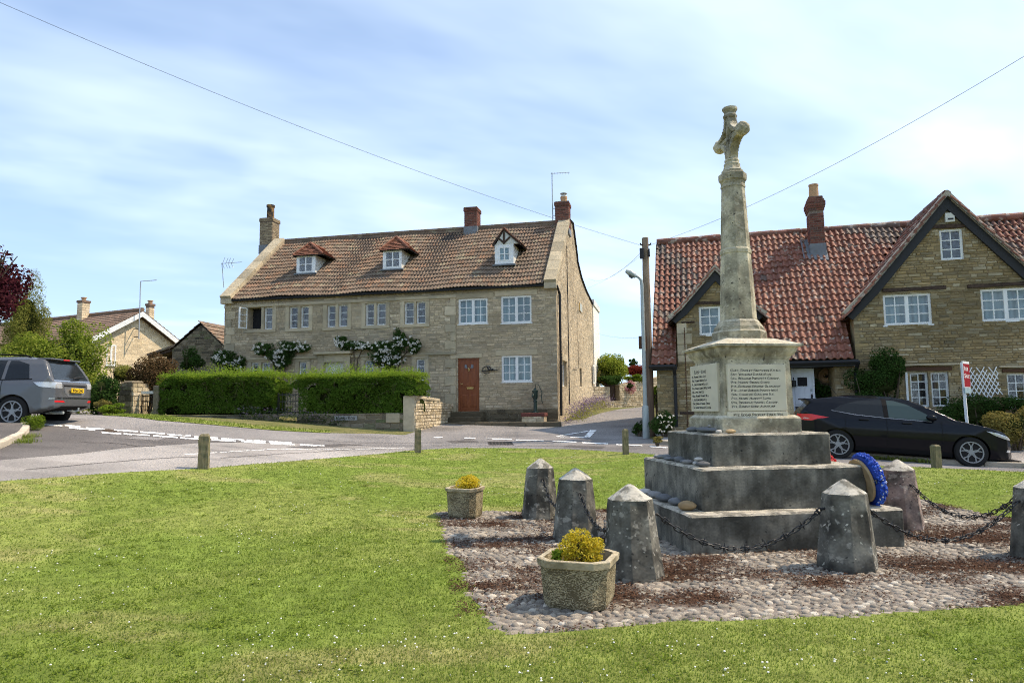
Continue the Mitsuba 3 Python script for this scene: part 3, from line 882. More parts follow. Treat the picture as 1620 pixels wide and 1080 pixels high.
k, a0, a1, z0, z1 = plaque(FR, ((1150, 576), (1246, 649.3)), 0.456, 'front plaque lettered with ten names')
bag = Bag()
names = ['Capt. Dudley Smythies K.R.R.C', 'Sgt. William Couch R.I.R.', 'Cpl. William Prescott Can.Inf.', 'Pte. Harry Biggs G.Gds', 'Pte. Edward George Glos.Regt', 'Pte. John Gibson Hants.Regt', 'Spr. Charles Coulter R.E.', 'Pte. Henry Harfitt I.Gds', 'Pte. Reginald Howell Can.Inf.', 'Pte. Ernest Kemp Austr.Inf.']
W = a1 - a0
wd = [x * W for x in (0.855, 0.70, 0.83, 0.655, 0.845, 0.795, 0.73, 0.67, 0.795, 0.75)]
letters(FR, [t.upper() for t in names], a0 + 0.055 * W, z1 - 0.084, (z1 - z0) * 0.0855, 0.026, 0.456, bag, width=wd)
put('lettering', bag, M['letter'], k)
k, a0, a1, z0, z1 = plaque(FR, ((1151, 651.3), (1247, 660.0)), 0.458, 'narrow strip below with one added name')
bag = Bag()
letters(FR, ['PTE. EDGAR PROPERT ESSEX YEO.'], a0 + 0.10 * (a1 - a0), (z0 + z1) / 2 - 0.014, 0, 0.030, 0.458, bag, width=[0.83 * (a1 - a0)])
put('lettering', bag, M['letter'], k)
k, a0, a1, z0, z1 = plaque(FL, ((1091.5, 580), (1136, 651)), 0.456, 'left face plaque dated 1939 to 1945')
bag = Bag()
W = a1 - a0
letters(FL, ['1939 - 1945'], a0 + 0.17 * W, z1 - 0.105, 0, 0.045, 0.456, bag, width=[0.45 * W])
l2 = ['Pl. Dennis Hill R.A.F.', 'Sgt. Thomas Miles R.A.F.', 'Fl. Eric Hobson R.A.S.C.', 'Pte. Donald James Wilts.Regt', 'Dr. Ivor Lane R.E.', 'Mjr. Harry Hamer R.A.', 'L. Sgt. Gordon Rose D.L.I.', 'Gnr. Donald Frank Tovey', 'F.O. Barry Miller R.A.F.V.R.']
letters(FL, [t.upper() for t in l2], a0 + 0.07 * W, z1 - 0.155, (z1 - z0) * 0.083, 0.026, 0.456, bag, width=[W * x for x in (0.56, 0.58, 0.62, 0.72, 0.45, 0.62, 0.55, 0.66, 0.7)])
put('lettering', bag, M['letter'], k)

M['pebble'] = mat('grey_pebble', piece_col([(0.10, 0.105, 0.11), (0.17, 0.175, 0.18), (0.24, 0.22, 0.2)], 12, 0.5), 0.7, 0.3)
M['pebble_tan'] = mat('tan_pebble', piece_col([(0.33, 0.22, 0.11), (0.42, 0.30, 0.16)], 12, 0.5), 0.7, 0.3)
M['pebble_pale'] = mat('pale_pebble', piece_col([(0.42, 0.40, 0.36), (0.5, 0.46, 0.42)], 12, 0.3), 0.7, 0.3)


def pebble(u, v, zt, size, m, label, rot=0.0, group=None):
    """A beach stone lying on the memorial step whose top is at height zt; (u, v) is its foot in the photograph."""
    d = ray(u, v)
    p = EYE + d * ((zt - EYE[2]) / d[2])
    q, f = ball(1, 2)
    q = q * (1 + 0.25 * (meshkit.noise(q * 1.3 + u) - 0.5))[:, None] * (np.array(size) / 2)
    c, s = math.cos(rot), math.sin(rot)
    q = np.stack([q[:, 0] * c - q[:, 1] * s, q[:, 0] * s + q[:, 1] * c, q[:, 2]], -1)
    q[:, 2] -= q[:, 2].min() + 0.003
    q += [p[0], p[1], zt]
    put('stone', (q, f), m, smooth=True, uv=np.broadcast_to([rng.random(), rng.random()], (len(q), 2)), label=label, cat='stone', group=group)


def step_peb(a, b, zt, size, m, label, rot=0.0, group=None, lift=0.0):
    q, f = ball(1, 2)
    q = q * (1 + 0.25 * (meshkit.noise(q * 1.3 + a * 7 + b * 3) - 0.5))[:, None] * (np.array(size) * 0.86 / 2)
    c, s = math.cos(rot), math.sin(rot)
    q = np.stack([q[:, 0] * c - q[:, 1] * s + a, q[:, 0] * s + q[:, 1] * c + b, q[:, 2]], -1)
    q[:, 2] += zt - q[:, 2].min() - 0.003 + lift
    put('stone', FM.X(q, f), m, smooth=True, uv=np.broadcast_to([rng.random(), rng.random()], (len(q), 2)), label=label, cat='stone', group=group)


T3, T2, T1 = 1.187, 0.832, 0.387
step_peb(-0.600, -0.30, T3, (0.19, 0.46, 0.085), M['pebble'], 'large dark grey flat stone left of the plinth on the top step', 0.1)
step_peb(-0.60, 0.12, T3, (0.17, 0.28, 0.075), M['pebble'], 'smaller dark grey stone behind the large flat one on the top step')
step_peb(-0.60, -0.38, T3, (0.05, 0.06, 0.035), M['pebble'], 'tiny black pebble lying on the large dark flat stone', lift=0.068)
step_peb(-0.585, -0.60, T3, (0.085, 0.07, 0.055), M['pebble_pale'], 'small whitish egg-shaped pebble at the corner of the top step')
step_peb(-0.44, -0.595, T3, (0.145, 0.08, 0.06), M['pebble_tan'], 'smooth tan pebble in front of the plinth on the top step', 0.1)
row = [(-0.83, 0.78), (-0.83, 0.62), (-0.82, 0.45), (-0.84, 0.30), (-0.82, 0.15), (-0.83, 0.0), (-0.82, -0.15), (-0.84, -0.3)]
for i, (a, b) in enumerate(row):
    step_peb(a, b, T2, (0.11 + 0.05 * (i % 2), 0.15, 0.05 + 0.015 * (i % 3)), M['pebble'], f"{('first', 'second', 'third', 'fourth', 'fifth', 'sixth', 'seventh', 'eighth')[i]} small brownish stone from the back along the left ledge of the middle step", 0.3 * i, 'stones in a row on the middle step')
step_peb(-0.80, -0.52, T2, (0.17, 0.17, 0.07), M['pebble_pale'], 'flat pale grey stone near the front left corner of the middle step')
step_peb(-0.82, -0.56, T2, (0.12, 0.12, 0.05), M['pebble_pale'], 'rounded pale pebble stacked on the flat grey stone of the middle step', lift=0.055)
step_peb(-0.83, -0.70, T2, (0.19, 0.16, 0.075), M['pebble'], 'dark stone nearest the front corner of the middle step')
step_peb(-1.08, 0.55, T1, (0.18, 0.24, 0.09), M['pebble_pale'], 'bluish grey stone at the back of the bottom step ledge')
step_peb(-1.07, 0.22, T1, (0.2, 0.27, 0.10), M['pebble'], 'grey stone between the bluish stone and the dark one on the bottom step')
step_peb(-1.08, -0.12, T1, (0.2, 0.28, 0.11), M['pebble'], 'dark olive stone in the middle of the bottom step ledge', 0.2)
step_peb(-1.06, -0.42, T1, (0.17, 0.2, 0.10), M['pebble'], 'small dark stone behind the big tan cobble on the bottom step')
step_peb(-1.075, -0.82, T1, (0.22, 0.24, 0.12), M['pebble_tan'], 'big smooth tan cobble at the front left corner of the bottom step', 0.4)

# wreaths leaning on the right-hand side of the steps
M['blue'] = mat('blue_petals', piece_col([(0.008, 0.03, 0.22), (0.015, 0.065, 0.42), (0.04, 0.13, 0.58)], 30, 0.5), 0.6)
M['red'] = mat('red_petals', piece_col([(0.42, 0.01, 0.015), (0.6, 0.02, 0.02)], 30, 0.4), 0.6)
M['card'] = mat('wreath_backing', lambda p, n, uv: mi.Color3f(0.30, 0.22, 0.12) * (0.7 + 0.6 * fbm(p.x * 14, p.y * 14, p.z * 14)), 0.9)


def wreath(label, a, b, z, R, r, tilt, turn, m, accents):
    k = thing('wreath', label, 'wreath')
    T = trimesh.transformations.euler_matrix(0, tilt, turn, 'sxyz')
    place = lambda q: FM.X((q @ T[:3, :3].T) + [a, b, z])
    ring = Polygon([(R * 1.06 * math.cos(t), R * 1.06 * math.sin(t)) for t in np.linspace(0, 6.283, 49)])
    v, f = extrude(ring, 0.03)
    v = np.stack([v[:, 2] - 0.092, v[:, 0], v[:, 1]], -1)
    put('backing', (place(v), f), M['card'], k)
    bag, wb = Bag(), Bag()
    qv, qf = ball(1, 1)
    tv, tf = tube([[0.0, R * math.cos(t), R * math.sin(t)] for t in np.linspace(0, 2 * math.pi, 41)[:-1]], r * 0.97, 10, True)
    bag.add(place(tv), tf, 0.2)
    for i in range(1500):
        t, ph = random.uniform(0, 6.283), random.uniform(-2.2, 2.2)
        rr = r * random.uniform(0.85, 1.12)
        c = np.array([rr * math.cos(ph), (R + rr * math.sin(ph)) * math.cos(t), (R + rr * math.sin(ph)) * math.sin(t)])
        s = random.uniform(0.008, 0.019)
        e = trimesh.transformations.random_rotation_matrix(rng.random(3))[:3, :3]
        (wb if accents and random.random() < 0.07 and math.sin(t) < 0.4 else bag).add(place((qv * [s, s, s * 0.4]) @ e.T + c), qf)
    put('petals', bag, m, k, smooth=True, kind='stuff')
    if accents:
        put('white_accents', wb, M['petal_white'], k, smooth=True, kind='stuff')


wreath('blue flower wreath with card backing leaning against the right of the steps', 1.04, -0.84, T1 + 0.28, 0.228, 0.058, -0.22, -0.10, M['blue'], True)
wreath('red poppy wreath mostly hidden behind the memorial steps beside the blue one', 1.03, 0.0, T1 + 0.285, 0.235, 0.055, -0.28, 0.1, M['red'], False)

# ------------------------------------------------------------------ bollards and chains
BOL = {}


def bollard(key, a, b, m, label, w=0.245, h=0.69):
    k = thing('stone_bollard', label, 'bollard')
    z = float(gz(*FM.P(a, b, 0)[:2]))
    h, w = h * random.uniform(0.97, 1.03), w * random.uniform(0.98, 1.03)
    lx, ly, tw = random.gauss(0, 0.014), random.gauss(0, 0.012), random.gauss(0, 0.07)
    R2 = np.array([[math.cos(tw), -math.sin(tw)], [math.sin(tw), math.cos(tw)]])
    tilt = lambda q: np.c_[q[:, :2] @ R2.T + q[:, 2:] * [lx, ly], q[:, 2]]
    pr = [(w, -0.1), (w, 0.0), (w * 0.735, h), (w * 0.72, h + 0.012)]
    v, f = lathe([(r / math.cos(math.pi / 8), q) for r, q in pr], 8, math.pi / 8)
    v = np.clip(v, [-w, -w, -1], [w, w, 2])
    v, f = unman(man(v, f).refine_to_length(0.06))
    v = rough(v + [a * 10, b * 10, 0], 0.026, 5) - [a * 10, b * 10, 0]
    put('body', FM.X(tilt(v) + [a, b, z], f), m, k, smooth=28)
    v, f = lathe([(w * 0.73 / math.cos(math.pi / 8), h + 0.008), (0.035, h + 0.125), (0.012, h + 0.135)], 8, math.pi / 8)
    v, f = unman(man(v, f).refine_to_length(0.06))
    put('cap', FM.X(tilt(rough(v + [a * 10, b * 10, 0], 0.024, 8) - [a * 10, b * 10, 0]) + [a, b, z], f), M['bollard'], k, smooth=40)
    BOL[key] = (k, a, b, z, w)


bollard('b3', -2.06, -1.98, M['bollard'], 'squat grey stone bollard at the front left corner behind the near planter')
bollard('b4', -0.03, -2.02, M['bollard'], 'dark stone bollard with white lichen spots in front of the memorial steps')
bollard('b6', 2.06, -1.95, M['bollard'], 'grey stone bollard cut off by the right edge of the picture')
bollard('b2', -2.15, -0.12, M['bollard'], 'stone bollard with dark sooty cap, middle one of the left row')
bollard('b1', -2.26, 1.6, M['bollard'], 'stone bollard furthest back in the left row with a weed at its foot')
bollard('b5', 1.95, -0.12, M['bollard_pink'], 'pinkish stained stone bollard right of the memorial beyond the blue wreath')
bollard('b7', 2.0, 1.72, M['bollard'], 'stone bollard half hidden behind the memorial steps')

lv, lf = tube([np.array([0.030 * math.cos(t) + (0.014 if math.cos(t) > 0 else -0.014), 0.019 * math.sin(t), 0]) for t in np.linspace(0, 2 * math.pi, 15)[:-1]], 0.0062, 5, True)
sv, sf = [], []
spk = Bag()
for d in ((0, 1, 0), (0, -1, 0), (0, 0, 1), (0, 0, -1)):
    d = np.array(d, float)
    p = np.cross(d, [1, 0, 0])
    base = [np.array([0.012, 0, 0]), p * 0.012, np.array([-0.012, 0, 0]), -p * 0.012]
    spk.add(np.array(base + [d * 0.05]), [[0, 1, 4], [1, 2, 4], [2, 3, 4], [3, 0, 4], [0, 2, 1], [0, 3, 2]])
(sv, sf), _ = spk.get()


def chain(b0, b1, label, sag=0.34, zh=0.545):
    """Spiked iron chain hung between hooks on two bollards."""
    k = thing('chain', label, 'chain', 'spiked iron chains round the memorial')
    ends = []
    for x, y in ((b0, b1), (b1, b0)):
        kk, a, b, z, w = BOL[x]
        _, a2, b2, _, _ = BOL[y]
        d = np.array([a2 - a, b2 - b])
        d /= np.linalg.norm(d)
        q = np.array([a, b]) + d * (w * 0.80)
        p = FM.P(q[0] + d[0] * 0.035, q[1] + d[1] * 0.035, z + zh)
        i = FM.P(q[0] - d[0] * 0.03, q[1] - d[1] * 0.03, z + zh + 0.01)
        put('hook', tube([i, p, p + [0, 0, -0.025]], 0.013, 6), M['iron'], kk)
        ends.append(p)
    t = np.linspace(0, 1, 400)
    P = ends[0] + (ends[1] - ends[0]) * t[:, None]
    P[:, 2] -= sag * (1 - (2 * t - 1) ** 2)
    s = np.r_[0, np.cumsum(np.linalg.norm(np.diff(P, axis=0), axis=1))]
    n = int(s[-1] / 0.066)
    for i in range(n):
        q = [np.interp((i + 0.5 + d) * s[-1] / n, s, P[:, c]) for d in (-0.3, 0, 0.3) for c in range(3)]
        c, x = np.array(q[3:6]), np.array(q[6:9]) - np.array(q[0:3])
        x /= np.linalg.norm(x)
        y = np.cross([0, 0, 1.0], x)
        y /= np.linalg.norm(y)
        z = np.cross(x, y)
        if i % 2:
            y, z = z, -y
        R = np.stack([x, y, z], 1)
        put('link', (lv @ R.T + c, lf), M['iron'], k, smooth=True)
        if i % 3 == 1:
            put('spike_star', (sv @ R.T + c, sf), M['iron'], k)


chain('b3', 'b4', 'black spiked chain hanging across the front left of the memorial steps', 0.33)
chain('b4', 'b6', 'black spiked chain from the lichen-spotted front bollard to the right edge', 0.33)
chain('b5', 'b6', 'black spiked chain from the pinkish bollard towards the right edge bollard', 0.27)
chain('b2', 'b3', 'black spiked chain hanging between the front left and sooty-capped bollards', 0.27)
chain('b1', 'b2', 'black spiked chain between the two rear bollards of the left row', 0.27)
chain('b5', 'b7', 'black spiked chain running behind the blue wreath to the hidden bollard', 0.27)

# ------------------------------------------------------------------ planters
LF = {}
LF['yellow'] = leaf('yellow_leaf', [(0.16, 0.19, 0.015), (0.62, 0.50, 0.035), (0.84, 0.66, 0.06), (0.90, 0.78, 0.18)], 0.8)
LF['green'] = leaf('green_leaf', [(0.14, 0.205, 0.022), (0.235, 0.305, 0.04), (0.33, 0.385, 0.068), (0.42, 0.455, 0.10)], 1.0)
LF['bright'] = leaf('bright_leaf', [(0.10, 0.165, 0.018), (0.17, 0.25, 0.025), (0.25, 0.33, 0.04)], 0.9)


def leaves(bag, centers, size, up=0.0, fold=0.35, slim=0.5, out=None):
    """Adds folded leaves (4 triangles each) at the centres; out: directions they tend to face."""
    n = len(centers)
    nr = rng.normal(size=(n, 3))
    if out is not None:
        nr = nr * 0.75 + out * 0.9
    nr[:, 2] += up
    nr /= np.linalg.norm(nr, axis=1, keepdims=True)
    d = np.cross(nr, rng.normal(size=(n, 3)))
    d /= np.linalg.norm(d, axis=1, keepdims=True)
    s = np.cross(nr, d)
    L = (rng.uniform(0.6, 1.25, n) * size)[:, None]
    W = L * slim
    c = centers
    v = np.stack([c - d * L * 0.5, c + s * W * 0.5 - nr * L * fold * 0.3, c + d * L * 0.5 - nr * L * fold * 0.3, c - s * W * 0.5 - nr * L * fold * 0.3, c + nr * L * 0.06], 1)
    f = np.arange(n)[:, None, None] * 5 + np.array([[0, 1, 4], [1, 2, 4], [2, 3, 4], [3, 0, 4]])
    bag.v.append(v.reshape(-1, 3))
    bag.f.append(f.reshape(-1, 3) + bag.n)
    u = np.clip(rng.normal(0.5, 0.25, n), 0, 1)
    bag.uv.append(np.repeat(np.c_[u, rng.random(n)], 5, 0))
    bag.n += 5 * n


def clump_pts(n, c, rad, k=14, seed=0, shell=0.55):
    """Points in a crown made of k overlapping clumps, denser near the clumps' skins; also outward directions."""
    c, rad = np.array(c, float), np.broadcast_to(np.array(rad, float), (3,))
    g = np.random.default_rng(seed)
    cc = g.normal(size=(k, 3))
    cc /= np.linalg.norm(cc, axis=1, keepdims=True)
    cc = cc * g.uniform(0.35, 0.8, (k, 1))
    cr = g.uniform(0.28, 0.5, k)
    i = g.integers(0, k, n)
    d = g.normal(size=(n, 3))
    d /= np.linalg.norm(d, axis=1, keepdims=True)
    rr = shell + (1 - shell) * g.random(n) ** 0.6
    q = cc[i] + d * (cr[i] * rr)[:, None]
    return c + q * rad, d


def planter(label, u, v, turn, sc, plant_label, h=0.395):
    p = ground_at(u, v)
    k = thing('planter', label, 'planter', 'concrete planters beside the cobbles')
    F = Frame(p[:2], (math.cos(turn), math.sin(turn)), (-math.sin(turn), math.cos(turn)))
    z = float(p[2])

    def sect(a, c):
        return np.array([[-a + c, -a], [a - c, -a], [a, -a + c], [a, a - c], [a - c, a], [-a + c, a], [-a, a - c], [-a, -a + c]])
    rows = [(0.238, 0.075, 0.022), (0.252, 0.085, 0.06), (0.272, 0.095, h - 0.062), (0.292, 0.102, h - 0.055), (0.297, 0.105, h - 0.005), (0.293, 0.105, h), (0.252, 0.09, h), (0.24, 0.08, h - 0.13)]
    vs = np.vstack([np.c_[sect(a * sc, c * sc), np.full(8, q * sc)] for a, c, q in rows])
    f = []
    for i in range(len(rows) - 1):
        for j in range(8):
            l = (j + 1) % 8
            f += [[i * 8 + j, i * 8 + l, i * 8 + 8 + l], [i * 8 + j, i * 8 + 8 + l, i * 8 + 8 + j]]
    m0 = len(rows) - 1
    f += [[0, j + 1, j] for j in range(1, 7)]
    f = np.array(f)
    body = f[[i for i, t in enumerate(f) if t.max() < 24 or i >= len(f) - 6]]
    rim = f[[i for i, t in enumerate(f) if t.max() >= 24 and i < len(f) - 6]]
    X = lambda q: F.X(q + [0, 0, z])
    put('body', (X(vs), body), M['concrete'], k)
    put('rim', (X(vs), rim), M['rim_concrete'], k)
    put('soil', (X(vs[m0 * 8:] + [0, 0, 0.03]), np.array([[0, j, j + 1] for j in range(1, 7)])), M['soil'], k)
    foot = [cbox(x - 0.03, x + 0.03, y - 0.03, y + 0.03, 0, 0.03, 0.005) for x in (-.13, .13) for y in (-.13, .13)]
    b = Bag()
    for q, ff in foot:
        b.add(X(q * sc), ff)
    put('feet', b, M['concrete'], k)
    s = thing('shrub', plant_label, 'shrub')
    bag = Bag()
    c = F.P(0.03, 0.0, z + (h + 0.045) * sc)
    q, d = clump_pts(4200, c, (0.185, 0.16, 0.135), 34, seed=int(u), shell=0.75)
    q = q[q[:, 2] > z + (h - 0.1) * sc]
    leaves(bag, q, 0.024, 0.5, 0.3, 0.55)
    put('leaves', bag, LF['yellow'], s)
    st = Bag()
    for i in range(9):
        t = rng.uniform(0, 6.28)
        st.add(*tube([F.P(0.03, 0, z + (h - 0.11) * sc), c + np.array([0.10 * math.cos(t), 0.1 * math.sin(t), random.uniform(-0.02, 0.1)])], 0.004, 4))
    put('stems', st, M['timber'], s)
    return F, z


Fp, zp = planter('near square concrete planter with cut corners in front of the bollards', 917, 956, -0.34, 0.95, 'yellow leaved dwarf shrub growing in the near planter')
b = Bag()
leaves(b, Fp.P(rng.normal(-0.13, 0.018, 40), rng.normal(-0.15, 0.018, 40), zp + rng.uniform(0.34, 0.43, 40)), 0.06, 0.3)
put('seedling', b, LF['bright'], label='small round green seedling left of the yellow shrub in the near planter', cat='plant')
planter('far concrete planter standing alone at the back corner of the cobbles', 736, 818, -0.30, 0.80, 'small yellow shrub in the far planter on the lawn edge', 0.52)

# ------------------------------------------------------------------ wooden posts on the lawn edge
for (u, vb, vt, w, lab) in [(322, 742, 686, 0.17, 'weathered square wooden post on the lawn edge at the left'), (661, 716.5, 677, 0.15, 'wooden post on the lawn edge in front of the low garden wall'),
                            (990, 719, 678, 0.12, 'dark wooden post on the lawn edge in front of the side lane'), (1482, 741, 703, 0.13, 'green stained wooden post in front of the black car')]:
    p = ground_at(u, vb)
    h = pix(u, vt, p[1])[2] - p[2]
    F = Frame(p[:2], (0.97, 0.24), (-0.24, 0.97))
    a = w / 2
    v, f = lathe([(a * 1.414, -0.2), (a * 1.414, h * 0.93), (a * 0.9, h)], 4, math.pi / 4)
    v, f = unman(man(v, f).refine_to_length(0.04))
    put('wooden_post', F.X(rough(v, 0.012, 14) + [0, 0, p[2]], f), M['wood_post'], smooth=30, label=lab, cat='post')
# ------------------------------------------------------------------ builders for houses
def frustum(a0, a1, z0, z1, b0, b1, inset, jit):
    j = lambda: random.uniform(-jit, jit)
    i = inset
    v = np.array([[a0, b0, z0], [a1, b0, z0], [a1, b0, z1], [a0, b0, z1],
                  [a0 + i + abs(j()), b1 + j() * 0.6, z0 + i + abs(j()) * 0.5], [a1 - i - abs(j()), b1 + j() * 0.6, z0 + i + abs(j()) * 0.5], [a1 - i - abs(j()), b1 + j() * 0.6, z1 - i - abs(j()) * 0.5], [a0 + i + abs(j()), b1 + j() * 0.6, z1 - i - abs(j()) * 0.5]])
    f = np.array([[4, 5, 6, 7], [0, 1, 5, 4], [1, 2, 6, 5], [2, 3, 7, 6], [3, 0, 4, 7]])
    f = np.vstack([f[:, [0, 1, 2]], f[:, [0, 2, 3]]])[:, ::-1]
    return v, f


def rubble(F, poly, hr, lr, b=0.0, proud=(0.012, 0.028), joint=0.012, inset=0.007, jit=0.008, bond=None, tone=0.27):
    """Stones laid in courses over the polygon (a, z) of a wall face; each a piece standing proud of the mortar."""
    out = []
    a0, z0, a1, z1 = poly.bounds
    pp = shapely.prepared.prep(poly)
    z, row = z0, 0
    while z < z1:
        h = random.uniform(*hr)
        a = a0 - random.uniform(0, lr[1]) if bond is None else a0 - (row % 2) * bond
        while a < a1:
            L = random.uniform(*lr)
            r = sbox(a + joint / 2, z + joint / 2, a + L - joint / 2, z + h - joint / 2)
            rr, r2 = min(1, max(0, random.gauss(0.5, tone))), rng.random()
            pr = b + random.uniform(*proud)
            if pp.contains(r):
                v, f = frustum(a + joint / 2, a + L - joint / 2, z + joint / 2, z + h - joint / 2, b - 0.01, pr, inset, jit)
                w, f = F.X(v, f)
                out.append((w, f, rr, r2))
            elif pp.intersects(r):
                q = poly.intersection(r)
                for g in getattr(q, 'geoms', [q]):
                    if g.geom_type == 'Polygon' and g.area > 0.12 * r.area and g.area > 0.0012:
                        w, f = upright(F, g.simplify(0.004), b - 0.01, pr)
                        out.append((w, f, rr, r2))
            a += L
        z += h
        row += 1
    return out


def brickwork(F, a0, a1, b0, b1, z0, z1, L=0.222, h=0.075):
    """Bricks round the four sides of a stack."""
    out = []
    z, row = z0, 0
    while z + h <= z1 + 1e-6:
        for side in range(4):
            lo, hi = ((a0, a1), (b0, b1))[side % 2]
            x = lo - (L / 2 if (row + side) % 2 else 0)
            while x < hi - 0.02:
                p, q = max(x, lo) + 0.005, min(x + L, hi) - 0.005
                x += L
                if q - p < 0.03:
                    continue
                v, f = frustum(p, q, z + 0.006, z + h - 0.006, -0.004, 0.009, 0.003, 0.002)
                if side == 0:
                    v = np.stack([v[:, 0], b1 + v[:, 1], v[:, 2]], -1)
                elif side == 2:
                    v = np.stack([v[:, 0], b0 - v[:, 1], v[:, 2]], -1)
                elif side == 1:
                    v = np.stack([a1 + v[:, 1], v[:, 0], v[:, 2]], -1)
                else:
                    v = np.stack([a0 - v[:, 1], v[:, 0], v[:, 2]], -1)
                w, f = F.X(v, f)
                out.append((w, f, rng.random(), rng.random()))
        z += h
        row += 1
    return out


def tiles(o, ea, es, poly, tw, tl, prof, lift=0.05, thick=0.02, sag=None, tone=None):
    """Roof tiles over polygon (along the eaves, up the slope); prof: (x from 0 to 1, height) across one tile."""
    ea, es = np.array(ea, float), np.array(es, float)
    nn = np.cross(ea, es)
    nn *= np.sign(nn[2])
    out, pp = [], shapely.prepared.prep(poly)
    a0, s0, a1, s1 = poly.bounds
    px, ph = np.array([q[0] for q in prof]), np.array([q[1] for q in prof])
    n = len(px)
    for j in range(int((s1 - s0) / tl) + 1):
        s = s0 + j * tl
        for i in range(int((a1 - a0) / tw) + 1):
            a = a0 + i * tw
            if not pp.contains(Point(a + tw / 2, s + tl * 0.45)):
                continue
            da, ds, dz, sk = random.gauss(0, 0.004), random.gauss(0, 0.007), abs(random.gauss(0, 0.004)), random.gauss(0, 0.008)
            x = a + da + px * tw * 1.02
            lo = np.stack([x, np.full(n, s + ds) + sk * (px - 0.5), ph + lift + dz], -1)
            hi = np.stack([x, np.full(n, s + tl * 1.12), ph * 0.9 + lift - 0.035], -1)
            fr = lo - [0, 0, thick]
            q = np.vstack([lo, hi, fr, hi - [0, 0, thick]])
            if sag is not None:
                q[:, 2] += sag(q[:, 0], q[:, 1])
            w = np.array(o) + q[:, :1] * ea + q[:, 1:2] * es + q[:, 2:] * nn
            k = np.arange(n - 1)
            f = np.vstack([np.c_[k, k + 1, n + k + 1], np.c_[k, n + k + 1, n + k], np.c_[2 * n + k, 2 * n + k + 1, k + 1], np.c_[2 * n + k, k + 1, k],
                           [[0, n, 3 * n], [0, 3 * n, 2 * n], [n - 1, 3 * n - 1, 4 * n - 1], [n - 1, 4 * n - 1, 2 * n - 1]]])
            t = rng.random() if tone is None else tone(a, s)
            out.append((w, f, t, rng.random()))
    return out


PANTILE = [(0, 0.030), (0.10, 0.052), (0.24, 0.058), (0.38, 0.046), (0.54, 0.012), (0.70, -0.004), (0.88, 0.0), (1.0, 0.022)]
ROMAN = [(0, 0.004), (0.04, 0.024), (0.12, 0.036), (0.2, 0.024), (0.24, 0.004), (0.5, 0.003), (0.54, 0.024), (0.62, 0.036), (0.70, 0.024), (0.74, 0.004), (1.0, 0.004)]
FLAT = [(0, 0), (1, 0.0)]


def slabface(pts, thick=0.03, down=(0, 0, -1)):
    """Flat polygon in space given by its corners, with thickness."""
    p = np.array(pts, float)
    n = len(p)
    q = p + np.array(down, float) * thick
    v = np.vstack([p, q])
    f = [[0, i, i + 1] for i in range(1, n - 1)] + [[n, n + i + 1, n + i] for i in range(1, n - 1)]
    for i in range(n):
        j = (i + 1) % n
        f += [[i, n + i, n + j], [i, n + j, j]]
    return v, np.array(f)


def rect_px(F, r, b=0.0):
    """(a0, a1, z0, z1) on plane b from a pixel box (u0, v0, u1, v1)."""
    u0, v0, u1, v1 = r
    um, vm = (u0 + u1) / 2, (v0 + v1) / 2
    return F.hit(u0, vm, b)[0], F.hit(u1, vm, b)[0], F.hit(um, v1, b)[1], F.hit(um, v0, b)[1]


def window(F, parent, r, grid=(2, 3), lights=1, b=-0.06, fw=0.055, bar=0.022, m=None, back='room', sill=False, name='window', label=None, skip=(), mull=None):
    """Frame with glazing bars as the part itself; each pane of glass, the sill and what hangs behind are its sub-parts. r: (a0, a1, z0, z1)."""
    a0, a1, z0, z1 = r
    m = m or M['white']
    bag = Bag()
    k = key_of(name, parent)
    add = lambda *q: bag.add(*fbox(F, *q), 0.5)
    add(a0, a1, b - 0.06, b, z1 - fw, z1)
    add(a0, a1, b - 0.06, b, z0, z0 + fw)
    add(a0, a0 + fw, b - 0.06, b - 0.002, z0, z1)
    add(a1 - fw, a1, b - 0.06, b - 0.002, z0, z1)
    mull = mull or fw * 1.5
    lw = (a1 - a0 - 2 * fw - (lights - 1) * mull) / lights
    for i in range(lights):
        x0 = a0 + fw + i * (lw + mull)
        if i < lights - 1:
            add(x0 + lw, x0 + lw + mull, b - 0.06, b - 0.003, z0, z1)
        pw, phh = (lw - (grid[0] - 1) * bar) / grid[0], (z1 - z0 - 2 * fw - (grid[1] - 1) * bar) / grid[1]
        for c in range(1, grid[0]):
            x = x0 + c * pw + (c - 1) * bar
            add(x, x + bar, b - 0.045, b - 0.012, z0 + fw * 0.5, z1 - fw * 0.5)
        for c in range(1, grid[1]):
            z = z0 + fw + c * phh + (c - 1) * bar
            add(x0 - 0.01, x0 + lw + 0.01, b - 0.044, b - 0.013, z, z + bar)
        for c in range(grid[0]):
            for d in range(grid[1]):
                x, z = x0 + c * (pw + bar), z0 + fw + d * (phh + bar)
                tl = random.uniform(-0.004, 0.004)
                q = F.P([x - .004, x + pw + .004, x + pw + .004, x - .004], [b - .03 + tl, b - .03, b - .03 - tl, b - .03], [z - .004, z - .004, z + phh + .004, z + phh + .004])
                put('pane', (q, [[0, 1, 2], [0, 2, 3]]), M['pane'], k)
    if sill:
        put('sill', fbox(F, a0 - 0.03, a1 + 0.03, b - 0.05, b + 0.055, z0 - 0.035, z0 - 0.002), m, k)
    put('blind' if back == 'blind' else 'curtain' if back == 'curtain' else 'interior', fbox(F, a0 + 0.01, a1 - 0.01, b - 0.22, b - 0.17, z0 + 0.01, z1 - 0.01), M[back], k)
    mesh, uv = bag.get()
    scene[k] = mikit.ply(mesh, m, uv=uv)
    note(k, label)
    return k


